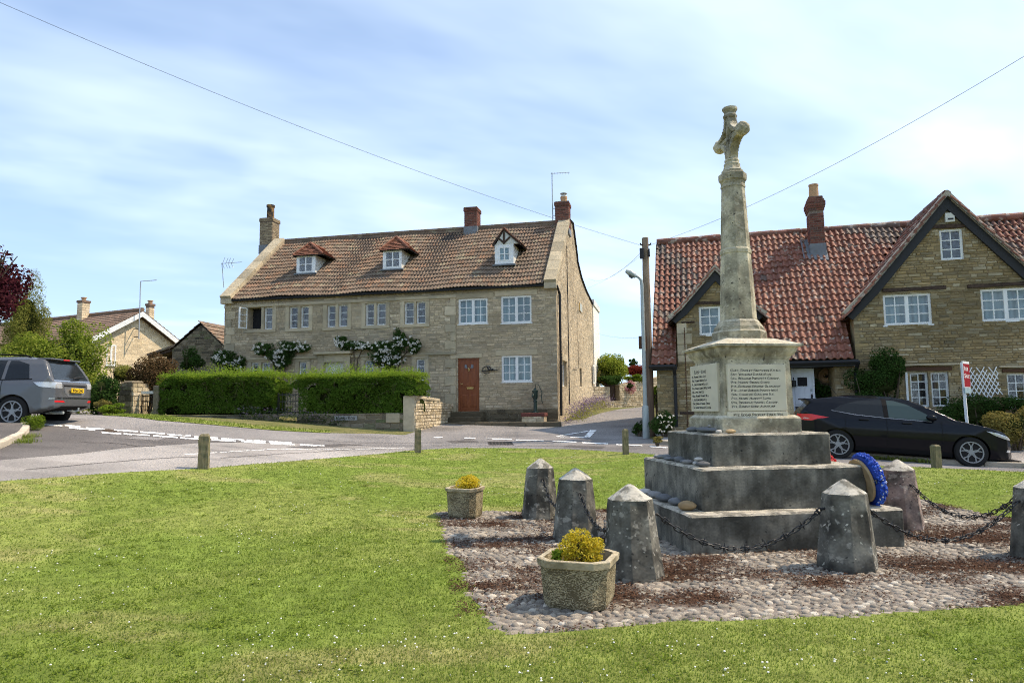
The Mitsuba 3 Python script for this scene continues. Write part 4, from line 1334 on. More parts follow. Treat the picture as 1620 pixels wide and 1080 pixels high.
def pot_tube(parent, p, r, z0, z1, m, flare=1.12):
    v, f = lathe([(r, z0), (r * 0.92, z1 - 0.12), (r * flare, z1 - 0.1), (r * flare, z1), (r * 0.75, z1), (r * 0.75, z1 - 0.06)], 14)
    return put('chimney_pot', (v + [p[0], p[1], 0], f), m, parent, smooth=40)


def stack(parent, F, a0, a1, b0, b1, z0, z1, m, lead=0.3, most=60):
    k = put('chimney', fbox(F, a0, a1, b0, b1, z0, z1), M['brick_mortar'], parent)
    bl = brickwork(F, a0, a1, b0, b1, z0 + lead, z1 - 0.14)
    bl += brickwork(F, a0 - 0.03, a1 + 0.03, b0 - 0.03, b1 + 0.03, z1 - 0.15, z1 + 0.001)
    pieces(k, 'brick', 'small_bricks', bl, m, most)
    put('capping', fbox(F, a0 - 0.02, a1 + 0.02, b0 - 0.02, b1 + 0.02, z1 - 0.15, z1 + 0.03), M['brick_mortar'], k)
    put('flashing', fbox(F, a0 - 0.025, a1 + 0.025, b0 - 0.025, b1 + 0.025, z0 - 0.1, z0 + lead), M['lead'], k)
    return k


# ------------------------------------------------------------------ the long cottage
cot = thing('cottage', 'long stone cottage with brown tiled roof, three dormers and a brown front door', 'cottage')
FC = facade((1.62, 25.0), 12.6)
FG = Frame(FC.o[:2], -FC.eb[:2], FC.ea[:2])
AL = FC.hit(354, 560)[0]
ZE = (FC.hit(881, 446.5)[1] + FC.hit(356, 468)[1]) / 2
print('cottage', AL, ZE, 'gable', [FG.hit(*q).round(2).tolist() for q in ((897.4, 346), (904, 351), (913, 415.6), (926, 459), (936, 480.6))])
gp = [FG.hit(*q) for q in ((899, 347), (905, 353), (910.4, 406 - 14), (913, 415.6), (919, 440), (926, 459), (936.5, 481))]
RD, ZR = gp[0][0] + 0.12, gp[0][1] - 0.14          # depth and height of the ridge
DEEP = gp[-1][0]
gable_out = [(0, 0.2), (0, ZE), (gp[0][0], gp[0][1])] + [tuple(q) for q in gp[1:]] + [(DEEP, 0.2)]

wins_l = [(392.2, 486.5, 413.5, 520.2), (417.9, 486, 431, 520.6), (457.8, 485, 471, 519.5), (475.6, 484.3, 488.6, 518), (517.4, 482.8, 530.8, 517.2), (535.6, 481.8, 549.8, 516.7), (578.3, 479.8, 591.8, 514.8), (596, 479, 610.3, 514), (640, 477.5, 654.8, 512.6), (658.7, 476.6, 673, 511.7)]
wins_g = [(397.5, 573, 409, 607), (413.5, 573, 427, 607), (473, 572, 484.5, 606), (577, 569.8, 590.5, 604), (658.3, 567.5, 671.5, 601.5)]
wins_r = [(725.2, 472, 771.3, 512), (792.6, 467.6, 840.8, 510.8), (793.4, 562, 841.5, 603.6)]
R_l, R_g, R_r = [rect_px(FC, q) for q in wins_l], [rect_px(FC, q) for q in wins_g], [rect_px(FC, q) for q in wins_r]
R_door = rect_px(FC, (724.4, 566.4, 758.4, 650.5))
R_door2 = rect_px(FC, (514, 573, 545, 648))
zb = float(gz(*FC.P(-3, 0, 0)[:2])) - 0.25
wall = Polygon([(AL, zb), (0, zb), (0, ZE), (AL, ZE)])
holes = shapely.union_all([sbox(a, c, b_, d) for a, b_, c, d in R_l + R_g + R_r + [R_door, R_door2]])
wk = put('wall', upright(FC, wall.difference(holes), -0.45, 0.0), M['mortar_tan'], cot)
# dressed stone: window surrounds, quoins, string courses, door lintels
dressed = []


def dress(parent, name, a0, a1, z0, z1, b=0.03, m='ashlar', r=None):
    v, f = cbox(a0, a1, -0.05, b, z0, z1, 0.008)
    w, f = FC.X(v, f)
    return put(name, (w, f), M[m], parent, uv=np.broadcast_to([random.uniform(0.2, 0.9) if r is None else r, rng.random()], (len(w), 2)))


def surround(rects, parent, w=0.17):
    a0, a1, z0, z1 = min(r[0] for r in rects), max(r[1] for r in rects), min(r[2] for r in rects), max(r[3] for r in rects)
    dress(parent, 'stone_head', a0 - w, a1 + w, z1 + 0.002, z1 + w * 0.8, 0.034)
    dress(parent, 'stone_sill', a0 - w, a1 + w, z0 - w * 0.75, z0 - 0.002, 0.05)
    dress(parent, 'stone_jamb', a0 - w, a0 - 0.002, z0, z1, 0.03)
    dress(parent, 'stone_jamb', a1 + 0.002, a1 + w, z0, z1, 0.03)
    if len(rects) > 1:
        dress(parent, 'stone_mullion', rects[0][1] + 0.003, rects[1][0] - 0.003, z0, z1, 0.028)
    return sbox(a0 - w, z0 - w * 0.75, a1 + w, z1 + w * 0.8)


taken = [surround(R_l[i:i + 2], wk) for i in range(0, 10, 2)] + [surround(R_g[:2], wk), surround(R_g[2:3], wk), surround(R_g[3:4], wk), surround(R_g[4:5], wk)]
for r in R_r:
    dress(wk, 'stone_lintel', r[0] - 0.22, r[1] + 0.22, r[3] + 0.003, r[3] + 0.2, 0.02)
    taken.append(sbox(r[0] - 0.22, r[3], r[1] + 0.22, r[3] + 0.2))
AM = FC.hit(722.5, 520)[0]
taken.append(sbox(AL, FC.hit(600, 476.5)[1], AM, FC.hit(600, 471.5)[1]))
n = 4
for i in range(n):
    t0, t1 = AL + (AM - AL) * i / n, AL + (AM - AL) * (i + 1) / n
    dress(wk, 'string_course', t0 + 0.004, t1 - 0.004, FC.hit(600, 477)[1], FC.hit(600, 472)[1], 0.07)
zs = FC.hit(600, 562)[1]
for u0, u1 in ((384, 503), (556, 640), (640, 722)):
    t0, t1 = FC.hit(u0, 562)[0], FC.hit(u1, 562)[0]
    dress(wk, 'drip_mould', t0, t1, zs - 0.05, zs + 0.045, 0.085, r=0.1)
    taken.append(sbox(t0, zs - 0.05, t1, zs + 0.045))
for u0, u1, flip in ((356.5, 371, 0), (704, 721.5, 1)):
    x0, x1 = FC.hit(u0, 560)[0], FC.hit(u1, 560)[0]
    z, i = zb + 0.3, 0
    while z < ZE - 0.45:
        h = random.uniform(0.30, 0.38)
        p, q = (x0, x1) if i % 2 == 0 else ((x0, x0 + (x1 - x0) * 0.6) if not flip else (x0 + (x1 - x0) * 0.5, x1))
        dress(wk, 'quoin', p, q - 0.004, z + 0.006, z + h - 0.006, 0.036)
        taken.append(sbox(p, z, q, z + h))
        z += h
        i += 1
a0, a1, z0, z1 = R_door
dress(wk, 'door_lintel', a0 - 0.12, a1 + 0.12, z1 + 0.003, z1 + 0.17, 0.028)
taken.append(sbox(a0 - 0.12, z1, a1 + 0.12, z1 + 0.17))
# porch-like stone frame of the white door behind the hedge
b0, b1, y0, y1 = R_door2
for q in ((b0 - 0.28, b0, y0, y1 + 0.3), (b1, b1 + 0.28, y0, y1 + 0.3), (b0 + 0.002, b1 - 0.002, y1, y1 + 0.302)):
    dress(wk, 'door_surround', *q, 0.12)
dress(wk, 'door_hood', b0 - 0.36, b1 + 0.36, y1 + 0.304, y1 + 0.40, 0.3)
taken.append(sbox(b0 - 0.3, y0, b1 + 0.3, y1 + 0.42))
free = wall.difference(shapely.union_all([holes] + [t.buffer(0.012, join_style=2) for t in taken]))
plinth = Polygon([(AM, zb), (0, zb), (0, FC.hit(820, 647.5)[1]), (AM, FC.hit(820, 647.5)[1])])
left, right = free.intersection(sbox(AL, zb, AM - 0.002, ZE)), free.intersection(sbox(AM, zb, 0, ZE))
st = rubble(FC, left, (0.07, 0.125), (0.12, 0.40), proud=(0.006, 0.02)) + rubble(FC, right, (0.06, 0.11), (0.11, 0.38), proud=(0.006, 0.02))
# the end wall, lit by the sun
gwall = Polygon(gable_out)
RG = [rect_px(FG, (890.5, 574, 896.5, 612)), ]
ga, gz0 = FG.hit(889.5, 611)
RG = [(FG.hit(889.6, 600)[0], FG.hit(896.5, 600)[0], FG.hit(893, 611)[1], FG.hit(893, 571)[1])]
slit = (FG.hit(917.3, 600)[0], FG.hit(920.3, 600)[0], FG.hit(918.5, 611)[1], FG.hit(918.5, 582)[1])
vent = (FG.hit(916, 487)[0], FG.hit(919.5, 487)[0], FG.hit(918, 493.5)[1], FG.hit(918, 481)[1])
gh = shapely.union_all([sbox(q[0], q[2], q[1], q[3]) for q in RG + [slit, vent]])
gwk = put('gable_wall', upright(FG, gwall.difference(gh), -0.45, 0.0), M['mortar_pale'], cot)
gs = rubble(FG, gwall.difference(gh).difference(sbox(RG[0][0] - 0.15, RG[0][3], RG[0][1] + 0.15, RG[0][3] + 0.25)), (0.06, 0.115), (0.11, 0.38), proud=(0.002, 0.008), inset=0.004, jit=0.003, joint=0.008)
pieces(wk, 'stone', 'small_stones', st, M['stone_cot'], 230)
pieces(gwk, 'stone', 'small_stones', gs, M['stone_cot'], 70)
FGL = Frame(FC.P(AL, 0, 0)[:2], -FC.eb[:2], -FC.ea[:2])
put('gable_wall', upright(FGL, Polygon(gable_out), -0.45, 0.0), M['mortar_tan'], cot)
put('rear_wall', fbox(FC, AL + 0.45, -0.45, -DEEP, -DEEP + 0.4, 0.4, gp[-1][1] - 0.05), M['mortar_tan'], cot)
put('lintel', upright(FG, sbox(RG[0][0] - 0.14, RG[0][3] + 0.003, RG[0][1] + 0.14, RG[0][3] + 0.24), -0.1, 0.04), M['ashlar'], gwk, uv=None)
k = window(FG, cot, RG[0], (1, 1), 1, -0.10, 0.05, sill=True)
put('vent', upright(FG, sbox(vent[0] + .01, vent[2] + .01, vent[1] - .01, vent[3] - .01), -0.1, 0.05), M['brass'], gwk)
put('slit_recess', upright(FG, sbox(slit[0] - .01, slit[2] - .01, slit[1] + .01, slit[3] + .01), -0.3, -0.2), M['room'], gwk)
put('cable', tube([FG.P(x, 0.05, z) for x, z in ((FG.hit(897.7, 560)[0], ZE + 1.9), (FG.hit(897.7, 560)[0], 1.6))], 0.02, 5), M['black'], cot)
put('cable', tube([FG.P(x, 0.05, z) for x, z in ((FG.hit(913, 560)[0], ZE + 0.2), (FG.hit(913, 560)[0], 3.2), (FG.hit(905, 560)[0], 3.1))], 0.012, 5), M['black'], cot)
for i in range(0, 10, 2):
    for j in (0, 1):
        if i == 0 and j == 0:
            continue
        window(FC, cot, R_l[i + j], (1, 3), 1, -0.07, 0.042, 0.02, back='room' if i in (2, 4) or (i == 6 and j == 0) else 'curtain')
# the open casement of the first window: dark opening and the leaf swung out
put('interior', fbox(FC, R_l[0][0], R_l[0][1], -0.4, -0.36, R_l[0][2], R_l[0][3]), M['room'], wk)
hx = R_l[0][0]
FO = Frame(FC.P(hx, 0.0, 0)[:2], (FC.ea * 0.30 * -1 + FC.eb * 0.954)[:2], (FC.eb * -0.30 * -1 + FC.ea * 0.954)[:2])
lr = (0.0, 0.40, R_l[0][2] + 0.01, R_l[0][3] - 0.01)
window(FO, cot, lr, (1, 3), 1, 0.0, 0.042, 0.02, back='room', name='open_casement', label='casement swung open towards the street')
del scene[[q for q in scene if 'open_casement' in q and 'interior' in q][0]]
for r in R_g:
    window(FC, cot, r, (1, 3), 1, -0.07, 0.042, 0.02, back='room')
for r in R_r:
    window(FC, cot, r, (2, 3), 2, -0.035, 0.065, 0.024, back='blind', sill=True, label='newer white two light window with small panes')


def door(F, parent, r, m, name='door', label=None, b=-0.08, glaze=True):
    a0, a1, z0, z1 = r
    k = put(name, fbox(F, a0 + 0.05, a1 - 0.05, b - 0.045, b, z0 + 0.05, z1 - 0.05), m, parent, label=label)
    fr = Bag()
    for q in ((a0, a0 + 0.055, b - 0.08, b + 0.03, z0, z1), (a1 - 0.055, a1, b - 0.08, b + 0.03, z0, z1), (a0, a1, b - 0.08, b + 0.029, z1 - 0.055, z1), (a0, a1, b - 0.08, b + 0.045, z0, z0 + 0.05)):
        fr.add(*fbox(F, *q))
    put('frame', fr, m, k)
    w, h = a1 - a0, z1 - z0
    for x0, x1, y0, y1 in ((0.14, 0.46, 0.08, 0.32), (0.54, 0.86, 0.08, 0.32), (0.14, 0.46, 0.46, 0.74), (0.54, 0.86, 0.46, 0.74)):
        v, f = frustum(a0 + w * x0, a0 + w * x1, z0 + h * y0, z0 + h * y1, b - 0.005, b + 0.014, 0.03, 0)
        put('panel', F.X(v, f), m, k)
    return k


dk = door(FC, cot, R_door, M['door_brown'], label='brown front door with brass letter plate')
a0, a1, z0, z1 = R_door
w, h = a1 - a0, z1 - z0
for s in (-1, 1):
    q = Polygon([(a0 + w * (0.5 + s * 0.07), z1 - h * 0.19), (a0 + w * (0.5 + s * 0.2), z1 - h * 0.185), (a0 + w * (0.5 + s * 0.2), z1 - h * 0.125), (a0 + w * (0.5 + s * 0.12), z1 - h * 0.115)])
    put('glazed_light', upright(FC, q, -0.07, -0.058), M['lead'], dk)
put('letter_plate', fbox(FC, a0 + w * 0.4, a0 + w * 0.7, -0.08, -0.05, z0 + h * 0.42, z0 + h * 0.455), M['brass'], dk)
put('knocker', tube([FC.P(a0 + w * 0.5 + 0.03 * math.cos(t), -0.05, z1 - h * 0.215 + 0.05 * math.sin(t)) for t in np.linspace(0, 6.283, 12)[:-1]], 0.013, 5, True), M['brass'], dk)
put('handle', tube([FC.P(a0 + w * 0.12, -0.06, z0 + h * 0.52), FC.P(a0 + w * 0.12, -0.03, z0 + h * 0.52), FC.P(a0 + w * 0.22, -0.03, z0 + h * 0.52)], 0.014, 6), M['brass'], dk)
door(FC, cot, R_door2, M['offwhite'], label='white door behind the hedge')
# front roof
RISE = ZR - (ZE - 0.03)
sl = np.array([*(-FC.eb[:2] * (RD + 0.18)), RISE + 0.1])
SL = np.linalg.norm(sl)
es = sl / SL
O_R = FC.P(AL, 0.18, ZE - 0.13)
W_ = -AL
sagf = lambda a, s: -0.035 * np.sin(np.pi * a / W_) * (0.4 + 0.6 * s / SL) - 0.03 * np.sin(a * 1.7)
put('roof', slabface([O_R + es * 0.02, O_R + FC.ea * W_ + es * 0.02, O_R + FC.ea * W_ + es * SL, O_R + es * SL], 0.08), M['under'], cot)
_taken[f'{cot}__roof'] = 1
rk = f'{cot}__roof'
dorm_holes = []
cov = sbox(0.30, -0.02, W_ - 0.36, SL)
pieces(rk, 'tile', 'tile_field', tiles(O_R, FC.ea, es, cov, 0.262, 0.315, ROMAN, 0.055, 0.016, sagf), M['tile_cot'])
nr = 30
for i in range(nr):
    t0, t1 = 0.42 + (W_ - 0.9) * i / nr, 0.42 + (W_ - 0.9) * (i + 1) / nr
    v, f = lathe([(0.115, 0), (0.12, t1 - t0 + 0.02)], 10)
    v = np.stack([v[:, 2] + t0, v[:, 0], v[:, 1] - 0.015], -1)
    mid = (t0 + t1) / 2
    w = O_R + es * SL + v[:, :1] * FC.ea + v[:, 1:2] * np.array([*-FC.eb[:2], 0]) + np.array([0, 0, 1.0]) * (v[:, 2:] + 0.03 + float(sagf(mid, SL)))
    put('ridge_tile', (w, f), M['tile_cot'], rk, smooth=40, uv=np.broadcast_to([0.25 + 0.3 * rng.random(), rng.random()], (len(w), 2)))
# rear slopes follow the end wall's outline
rear = [gp[0], *gp[1:]]
for p, q in zip(rear, rear[1:]):
    put('rear_slope', slabface([FC.P(AL, -p[0], p[1]), FC.P(-0.1, -p[0], p[1]), FC.P(-0.1, -q[0], q[1]), FC.P(AL, -q[0], q[1])], 0.1), M['tile_cot'], cot, uv=None)
# raised stone copings of both end walls
for x0, x1 in ((AL - 0.06, AL + 0.42), (-0.40, 0.05)):
    p0, p1 = np.array([0.2, ZE - 0.14]), np.array([-RD + 0.05, ZR + 0.05])
    for i in range(7):
        q0, q1 = p0 + (p1 - p0) * (i / 7 + 0.002), p0 + (p1 - p0) * ((i + 1) / 7 - 0.002)
        nrm = np.array([p0[1] - p1[1], p0[0] - p1[0]])
        nrm = np.array([p1[1] - p0[1], p0[0] - p1[0]]) / np.linalg.norm(p1 - p0)
        up = nrm * 0.18
        v = np.array([[x, c[0], c[1]] for x in (x0, x1) for c in (q0 - up * .3, q1 - up * .3, q1 + up, q0 + up)])
        f = np.array([[0, 1, 2], [0, 2, 3], [4, 6, 5], [4, 7, 6], [0, 4, 5], [0, 5, 1], [1, 5, 6], [1, 6, 2], [2, 6, 7], [2, 7, 3], [3, 7, 4], [3, 4, 0]])
        w, f = FC.X(v, f)
        put('coping_stone', (w, f), M['ashlar'], cot, uv=np.broadcast_to([rng.random() * 0.5, rng.random()], (len(w), 2)))
    put('kneeler', fbox(FC, x0, x1, -0.2, 0.24, ZE - 0.3, ZE - 0.1), M['ashlar'], cot)
prof = [np.array(q) for q in gp]
put('coping_edge', (lambda b: (b.get()[0]))(Bag().add(*tube([FG.P(q[0], 0.02, q[1] + 0.02) for q in prof], 0.06, 5))), M['under'], cot)
# gutter and downpipe
put('gutter', tube([FC.P(AL + 0.3, 0.16, ZE - 0.17), FC.P(-0.3, 0.16, ZE - 0.17)], 0.05, 6), M['black'], cot)
put('downpipe', tube([FC.P(-0.3, 0.16, ZE - 0.17), FC.P(0.05, 0.12, ZE - 0.2), FG.P(0.28, 0.09, ZE - 0.45), FG.P(0.28, 0.08, 1.2)], 0.05, 7), M['black'], cot)
# chimneys on the ridge
zr = ZR


def chim(u0, u1, vt, m, bmid=None, depth=0.62, lead=0.35, label=None, dz=0.0):
    b = -RD if bmid is None else bmid
    um = (u0 + u1) / 2
    a0, a1 = FC.hit(u0, vt, b + depth / 2)[0], FC.hit(u1, vt, b + depth / 2)[0]
    zt = FC.hit(um, vt, b + depth / 2)[1]
    w = a1 - a0
    k = stack(cot, FC, a0, a0 + w, b - depth / 2, b + depth / 2, zr - 0.42, zt, m, lead)
    note(k, label)
    return k, a0 + w / 2, zt, b


k, ca, ct, cb = chim(411.5, 431, 345.5, M['brick_tan'], depth=0.6, lead=0.3, label='stone coloured stack at the left end')
pot_tube(k, FC.P(ca + 0.03, cb, 0), 0.17, ct, ct + 0.70, M['pot_dark'])
chim(734.5, 754, 328.5, M['brick'], depth=0.62, lead=0.5, label='plain brick stack on the middle of the ridge')
k, ca, ct, cb = chim(878, 899, 319.5, M['brick'], depth=0.6, lead=0.15, label='brick stack at the right end with a cowled pot')
pot_tube(k, FC.P(ca + 0.05, cb, 0), 0.145, ct, ct + 0.30, M['pot'], 1.0)
q = FC.P(ca + 0.05, cb, 0)
v, f = lathe([(0.11, ct + 0.3), (0.11, ct + 0.36)], 12)
put('pot_collar', (v + [q[0], q[1], 0], f), M['white'], k)
v, f = lathe([(0.15, ct + 0.42), (0.15, ct + 0.45), (0.02, ct + 0.5)], 12)
put('cowl', (v + [q[0], q[1], 0], f), M['galv'], k)
put('cowl_stem', tube([[q[0], q[1], ct + 0.35], [q[0], q[1], ct + 0.43]], 0.03, 6), M['galv'], k)

# dormers
nrm_r = np.cross(FC.ea, es)
nrm_r *= np.sign(nrm_r[2])


def roof_hit(u, v):
    d = ray(u, v)
    t = ((O_R + nrm_r * 0.09 - EYE) @ nrm_r) / (d @ nrm_r)
    return FC.loc(EYE + d * t)


def dormer(face, win, eave, peak, hipped=True, label=None):
    (u0, v0, u1, v1) = face
    p = roof_hit((u0 + u1) / 2, v1)
    b = p[1] + 0.02
    a0, a1, z0, z1 = rect_px(FC, face, b)
    z0 -= 0.05
    k = put('dormer', fbox(FC, a0, a1, b - 2.2, b - 0.02, z0, z1), M['offwhite'], cot, label=label)
    wr = rect_px(FC, win, b)
    fr = Bag()
    for q in ((a0, wr[0], b - 0.03, b + 0.02, z0, z1), (wr[1], a1, b - 0.03, b + 0.02, z0, z1), (wr[0], wr[1], b - 0.03, b + 0.019, wr[3], z1), (wr[0], wr[1], b - 0.03, b + 0.021, z0, wr[2])):
        fr.add(*fbox(FC, *q))
    put('face_board', fr, M['white'], k)
    bars = Bag()
    am, zm = (wr[0] + wr[1]) / 2, (wr[2] + wr[3]) / 2
    t = 0.035
    for q in ((wr[0], wr[0] + t, wr[2], wr[3]), (wr[1] - t, wr[1], wr[2], wr[3]), (wr[0], wr[1], wr[2], wr[2] + t), (wr[0], wr[1], wr[3] - t, wr[3]), (am - t * .7, am + t * .7, wr[2], wr[3]), (wr[0], wr[1], zm - .015, zm + .015)):
        bars.add(*fbox(FC, q[0], q[1], b - 0.005, b + 0.032 - 0.004 * (q[2] == zm - .015), q[2], q[3]))
    put('casement', bars, M['white'], k)
    for i in (0, 1):
        for j in (0, 1):
            x0, x1 = (wr[0], am) if i == 0 else (am, wr[1])
            y0, y1 = (wr[2], zm) if j == 0 else (zm, wr[3])
            put('pane', (FC.P([x0, x1, x1, x0], [b + 0.012] * 4, [y0, y0, y1, y1]), [[0, 1, 2], [0, 2, 3]]), M['pane'], k)
    put('curtain', fbox(FC, wr[0], wr[1], b - 0.019, b - 0.005, wr[2], wr[3]), M['curtain' if hipped else 'blind'], k)
    put('apron', fbox(FC, a0 - 0.08, a1 + 0.08, b - 0.1, b + 0.09, z0 - 0.01, z0 + 0.05), M['lead'], k)
    e0, e1, _, ze = rect_px(FC, eave, b + 0.12)
    pa, pz = FC.hit(peak[0], peak[1], b - (0.45 if hipped else -0.05))
    pb = b - 0.45 if hipped else b + 0.05
    eb, back = b + 0.14, b - 2.6
    L0, L1, Pk, Bk = FC.P(e0, eb, z1 + 0.0), FC.P(e1, eb, z1 + 0.0), FC.P(pa, pb, pz), FC.P(pa, back, pz)
    B0, B1 = FC.P(e0, back, z1), FC.P(e1, back, z1)
    put('roof_boards', slabface([L0, Pk, Bk, B0], 0.04), M['under'], k)
    put('roof_boards', slabface([L1, B1, Bk, Pk], 0.04), M['under'], k)
    tl = []
    faces = [(B0, L0, Pk, Bk), (L1, B1, Bk, Pk)] + ([(L0, L1, Pk, Pk)] if hipped else [])
    for q in faces:
        o, x = q[0], q[1] - q[0]
        ln = np.linalg.norm(x)
        x /= ln
        up = q[2] - o - ((q[2] - o) @ x) * x
        S = np.linalg.norm(up)
        up /= S
        pol = Polygon([((c - o) @ x, (c - o) @ up) for c in q]).buffer(0.02)
        tl += tiles(o, x, up, pol, 0.17, 0.105, FLAT, 0.03, 0.014)
    if hipped:
        put('roof_boards', slabface([L0, L1, Pk], 0.04), M['under'], k)
        for E in (L0, L1):
            put('hip_tile', tube([E + [0, 0, .03], (E + Pk) / 2 + [0, 0, .045], Pk + [0, 0, .05]], 0.05, 6), M['tile_small'], k, uv=None)
    pieces(k, 'tile', 'small_tiles', tl, M['tile_small'], 60)
    put('ridge', tube([Pk + [0, 0, .03], Bk + [0, 0, .03]], 0.06, 6), M['tile_small'], k)
    if not hipped:
        g = Polygon([(e0 + 0.1, z1), (e1 - 0.1, z1), (pa, pz - 0.06)])
        put('gable_panel', upright(FC, g, b - 0.05, b + 0.03), M['offwhite'], k)
        c = np.array([pa, z1 + 0.02])
        bars = [((pa, z1), (pa, pz - 0.1))] + [((pa, z1 + 0.05), (pa + s * (e1 - e0) * 0.22, z1 + (pz - z1) * 0.45)) for s in (-1, 1)]
        for p0, p1 in bars:
            put('timber', upright(FC, LineString([p0, p1]).buffer(0.035, cap_style=2), b + 0.025, b + 0.06), M['timber'], k)
        for s, E in ((0, L0), (1, L1)):
            put('bargeboard', slabface([E + [0, 0, .02], Pk + [0, 0, .06], Pk + [0, 0, -.06], E + [0, 0, -.09]], 0.04, -FC.eb), M['timber'], k)
    return k


dormer((469.5, 404.5, 499, 432), (473, 406, 495, 430.5), (464, 400, 511, 404), (491, 386), label='left dormer with hipped red tiled roof')
dormer((606, 396, 635.5, 425.5), (610, 398, 633, 423), (601, 390, 647, 395), (627, 376.5), label='middle dormer with hipped red tiled roof')
dormer((783, 386.5, 812.5, 418), (790, 391, 806.5, 412.5), (779, 383, 823, 387), (797, 362.5), False, label='right dormer with timbered gable')

# white rendered wing behind the end wall
wg = [FG.hit(*q) for q in ((937, 481), (945.8, 494), (946.6, 646))]
wx0, wx1 = DEEP + 0.01, DEEP + (wg[1][0] - DEEP) * 1.0
put('rear_wing', fbox(FG, wx0, wx1, -4.5, 0.06, 0.6, wg[1][1] - 0.05), M['render'], cot, label='cream rendered wing at the back')
put('wing_parapet', fbox(FG, wx0 - 0.05, wx1 + 0.06, -4.6, 0.12, wg[1][1] - 0.02, wg[1][1] + 0.28), M['offwhite'], cot)
for u in (937.8, 942.6):
    rr = (FG.hit(u, 600, 0.06)[0], FG.hit(u + 2.2, 600, 0.06)[0], FG.hit(u + 1, 607, 0.06)[1], FG.hit(u + 1, 577, 0.06)[1])
    put('wing_window', fbox(FG, rr[0], rr[1], 0.055, 0.09, rr[2], rr[3]), M['offwhite'], cot)
    put('pane', fbox(FG, rr[0] + 0.15, rr[1] - 0.15, 0.06, 0.095, rr[2] + 0.1, rr[3] - 0.1), M['room'], cot + '__wing_window')

# aerials
ae = thing('tv_aerial', 'tall thin aerial mast strapped to the right end brick chimney of the cottage', 'aerial')
q = FC.P(ca - 0.42, cb + 0.1, 0)
zt_ = pix(874, 273, q[1])[2]
put('mast', tube([[q[0], q[1], ct - 0.75], [q[0], q[1], zt_]], 0.022, 6), M['galv'], ae)
put('boom', tube([[q[0] - 0.05, q[1], zt_ - 0.05], [q[0] + 0.75, q[1] - 0.05, zt_ - 0.02]], 0.012, 5), M['galv'], ae)
for i in range(6):
    x = q[0] + 0.12 + i * 0.115
    put('element', tube([[x, q[1] - 0.14, zt_ - 0.04], [x, q[1] + 0.14, zt_ - 0.04]], 0.005, 4), M['galv'], ae)
for dz in (0.2, 0.5):
    put('bracket', tube([[q[0], q[1], ct - dz], FC.P(ca - 0.2, cb + 0.1, ct - dz)], 0.015, 5), M['black'], ae)
ae = thing('tv_aerial', 'spiky fishbone aerial on a leaning pole at the left edge of the cottage roof', 'aerial')
p0, p1 = pix(354, 455, 28.2), pix(351, 416, 28.2)
put('mast', tube([p0, p1], 0.016, 5), M['galv'], ae)
put('boom', tube([pix(350, 417, 28.2), pix(383, 414.5, 28.2)], 0.012, 5), M['galv'], ae)
for u, w in ((352, 10), (357, 9), (361, 9), (366, 8)):
    put('element', tube([pix(u + 4, 417 - w, 28.2), pix(u, 417, 28.2), pix(u + 3, 417 + w * 0.8, 28.2)], 0.010, 4), M['alu'], ae)

# wrought iron motif beside the brown door
ob = thing('wall_ornament', 'small black wrought iron ornament on the wall right of the brown door', 'ornament')
oa, oz = FC.hit(770, 585, 0.05)
put('scroll', tube([FC.P(oa + 0.17 * math.cos(t), 0.06, oz + 0.13 * math.sin(t)) for t in np.linspace(0.2, 5.4, 14)], 0.016, 5), M['iron'], ob)
put('bar', tube([FC.P(oa - 0.2, 0.06, oz - 0.04), FC.P(oa + 0.42, 0.06, oz - 0.02)], 0.016, 5), M['iron'], ob)
put('figure', tube([FC.P(oa + 0.02, 0.07, oz + 0.1), FC.P(oa + 0.1, 0.07, oz + 0.0), FC.P(oa + 0.26, 0.07, oz + 0.02)], 0.03, 6), M['iron'], ob)
# ------------------------------------------------------------------ the house on the right
hou = thing('house', 'golden stone house with red pantiled roof, black bargeboards and tall brick chimney', 'house')
FH = facade((8.07, 19.3), 15.5)
HL = FH.hit(1040, 620)[0]
EV = FH.hit(1310, 570, 0.3)[1]
RDH = 3.5
RZ = (FH.hit(1100, 383, -RDH)[1] + FH.hit(1400, 359, -RDH)[1]) / 2
bA, bZ = FH.hit(1500, 309, 0.22)
bL, bF = FH.hit(1346, 497, 0.22)
bR = 2 * bA - bL
dA, dZ = FH.hit(1131, 427, 0.2)
dL, dF = FH.hit(1063, 507, 0.2)
dR = 2 * dA - dL
P0, P1 = FH.hit(1253, 620)[0], FH.hit(1322, 620)[0]
HR = bR + 3.5
zb = 0.1
print('house', HL, EV, RZ, 'bay', bL, bA, bR, bF, bZ, 'dormer', dL, dA, dR, dF, dZ, 'porch', P0, P1)
wall = shapely.union_all([sbox(HL, zb, P0, EV - 0.06), sbox(P1, zb, bL + 0.1, EV - 0.06), Polygon([(dL + .12, zb), (dR - .12, zb), (dR - .12, dF + 0.05), (dA, dZ - 0.05), (dL + .12, dF + 0.05)]),
                          Polygon([(bL + .1, zb), (bR - .1, zb), (bR - .1, bF + 0.02), (bA, bZ - 0.05), (bL + .1, bF + 0.02)]), sbox(bR - 0.2, zb, HR, EV)])
HW = {}
for n_, q in dict(dorm=(1106, 483.5, 1173, 529), top=(1487, 362, 1524, 411), ul=(1397.5, 464.5, 1474, 513.5), ur=(1552, 455.5, 1634, 507), l1=(1440.5, 588.5, 1469.5, 643.5), l2=(1473.5, 588, 1502, 643), l3=(1594.5, 590, 1626, 646), l4=(1630, 590, 1662, 646)).items():
    HW[n_] = rect_px(FH, q)
holes = shapely.union_all([sbox(q[0], q[2], q[1], q[3]) for q in HW.values()])
wk = put('wall', upright(FH, wall.difference(holes), -0.5, 0.0), M['mortar_gold'], hou)


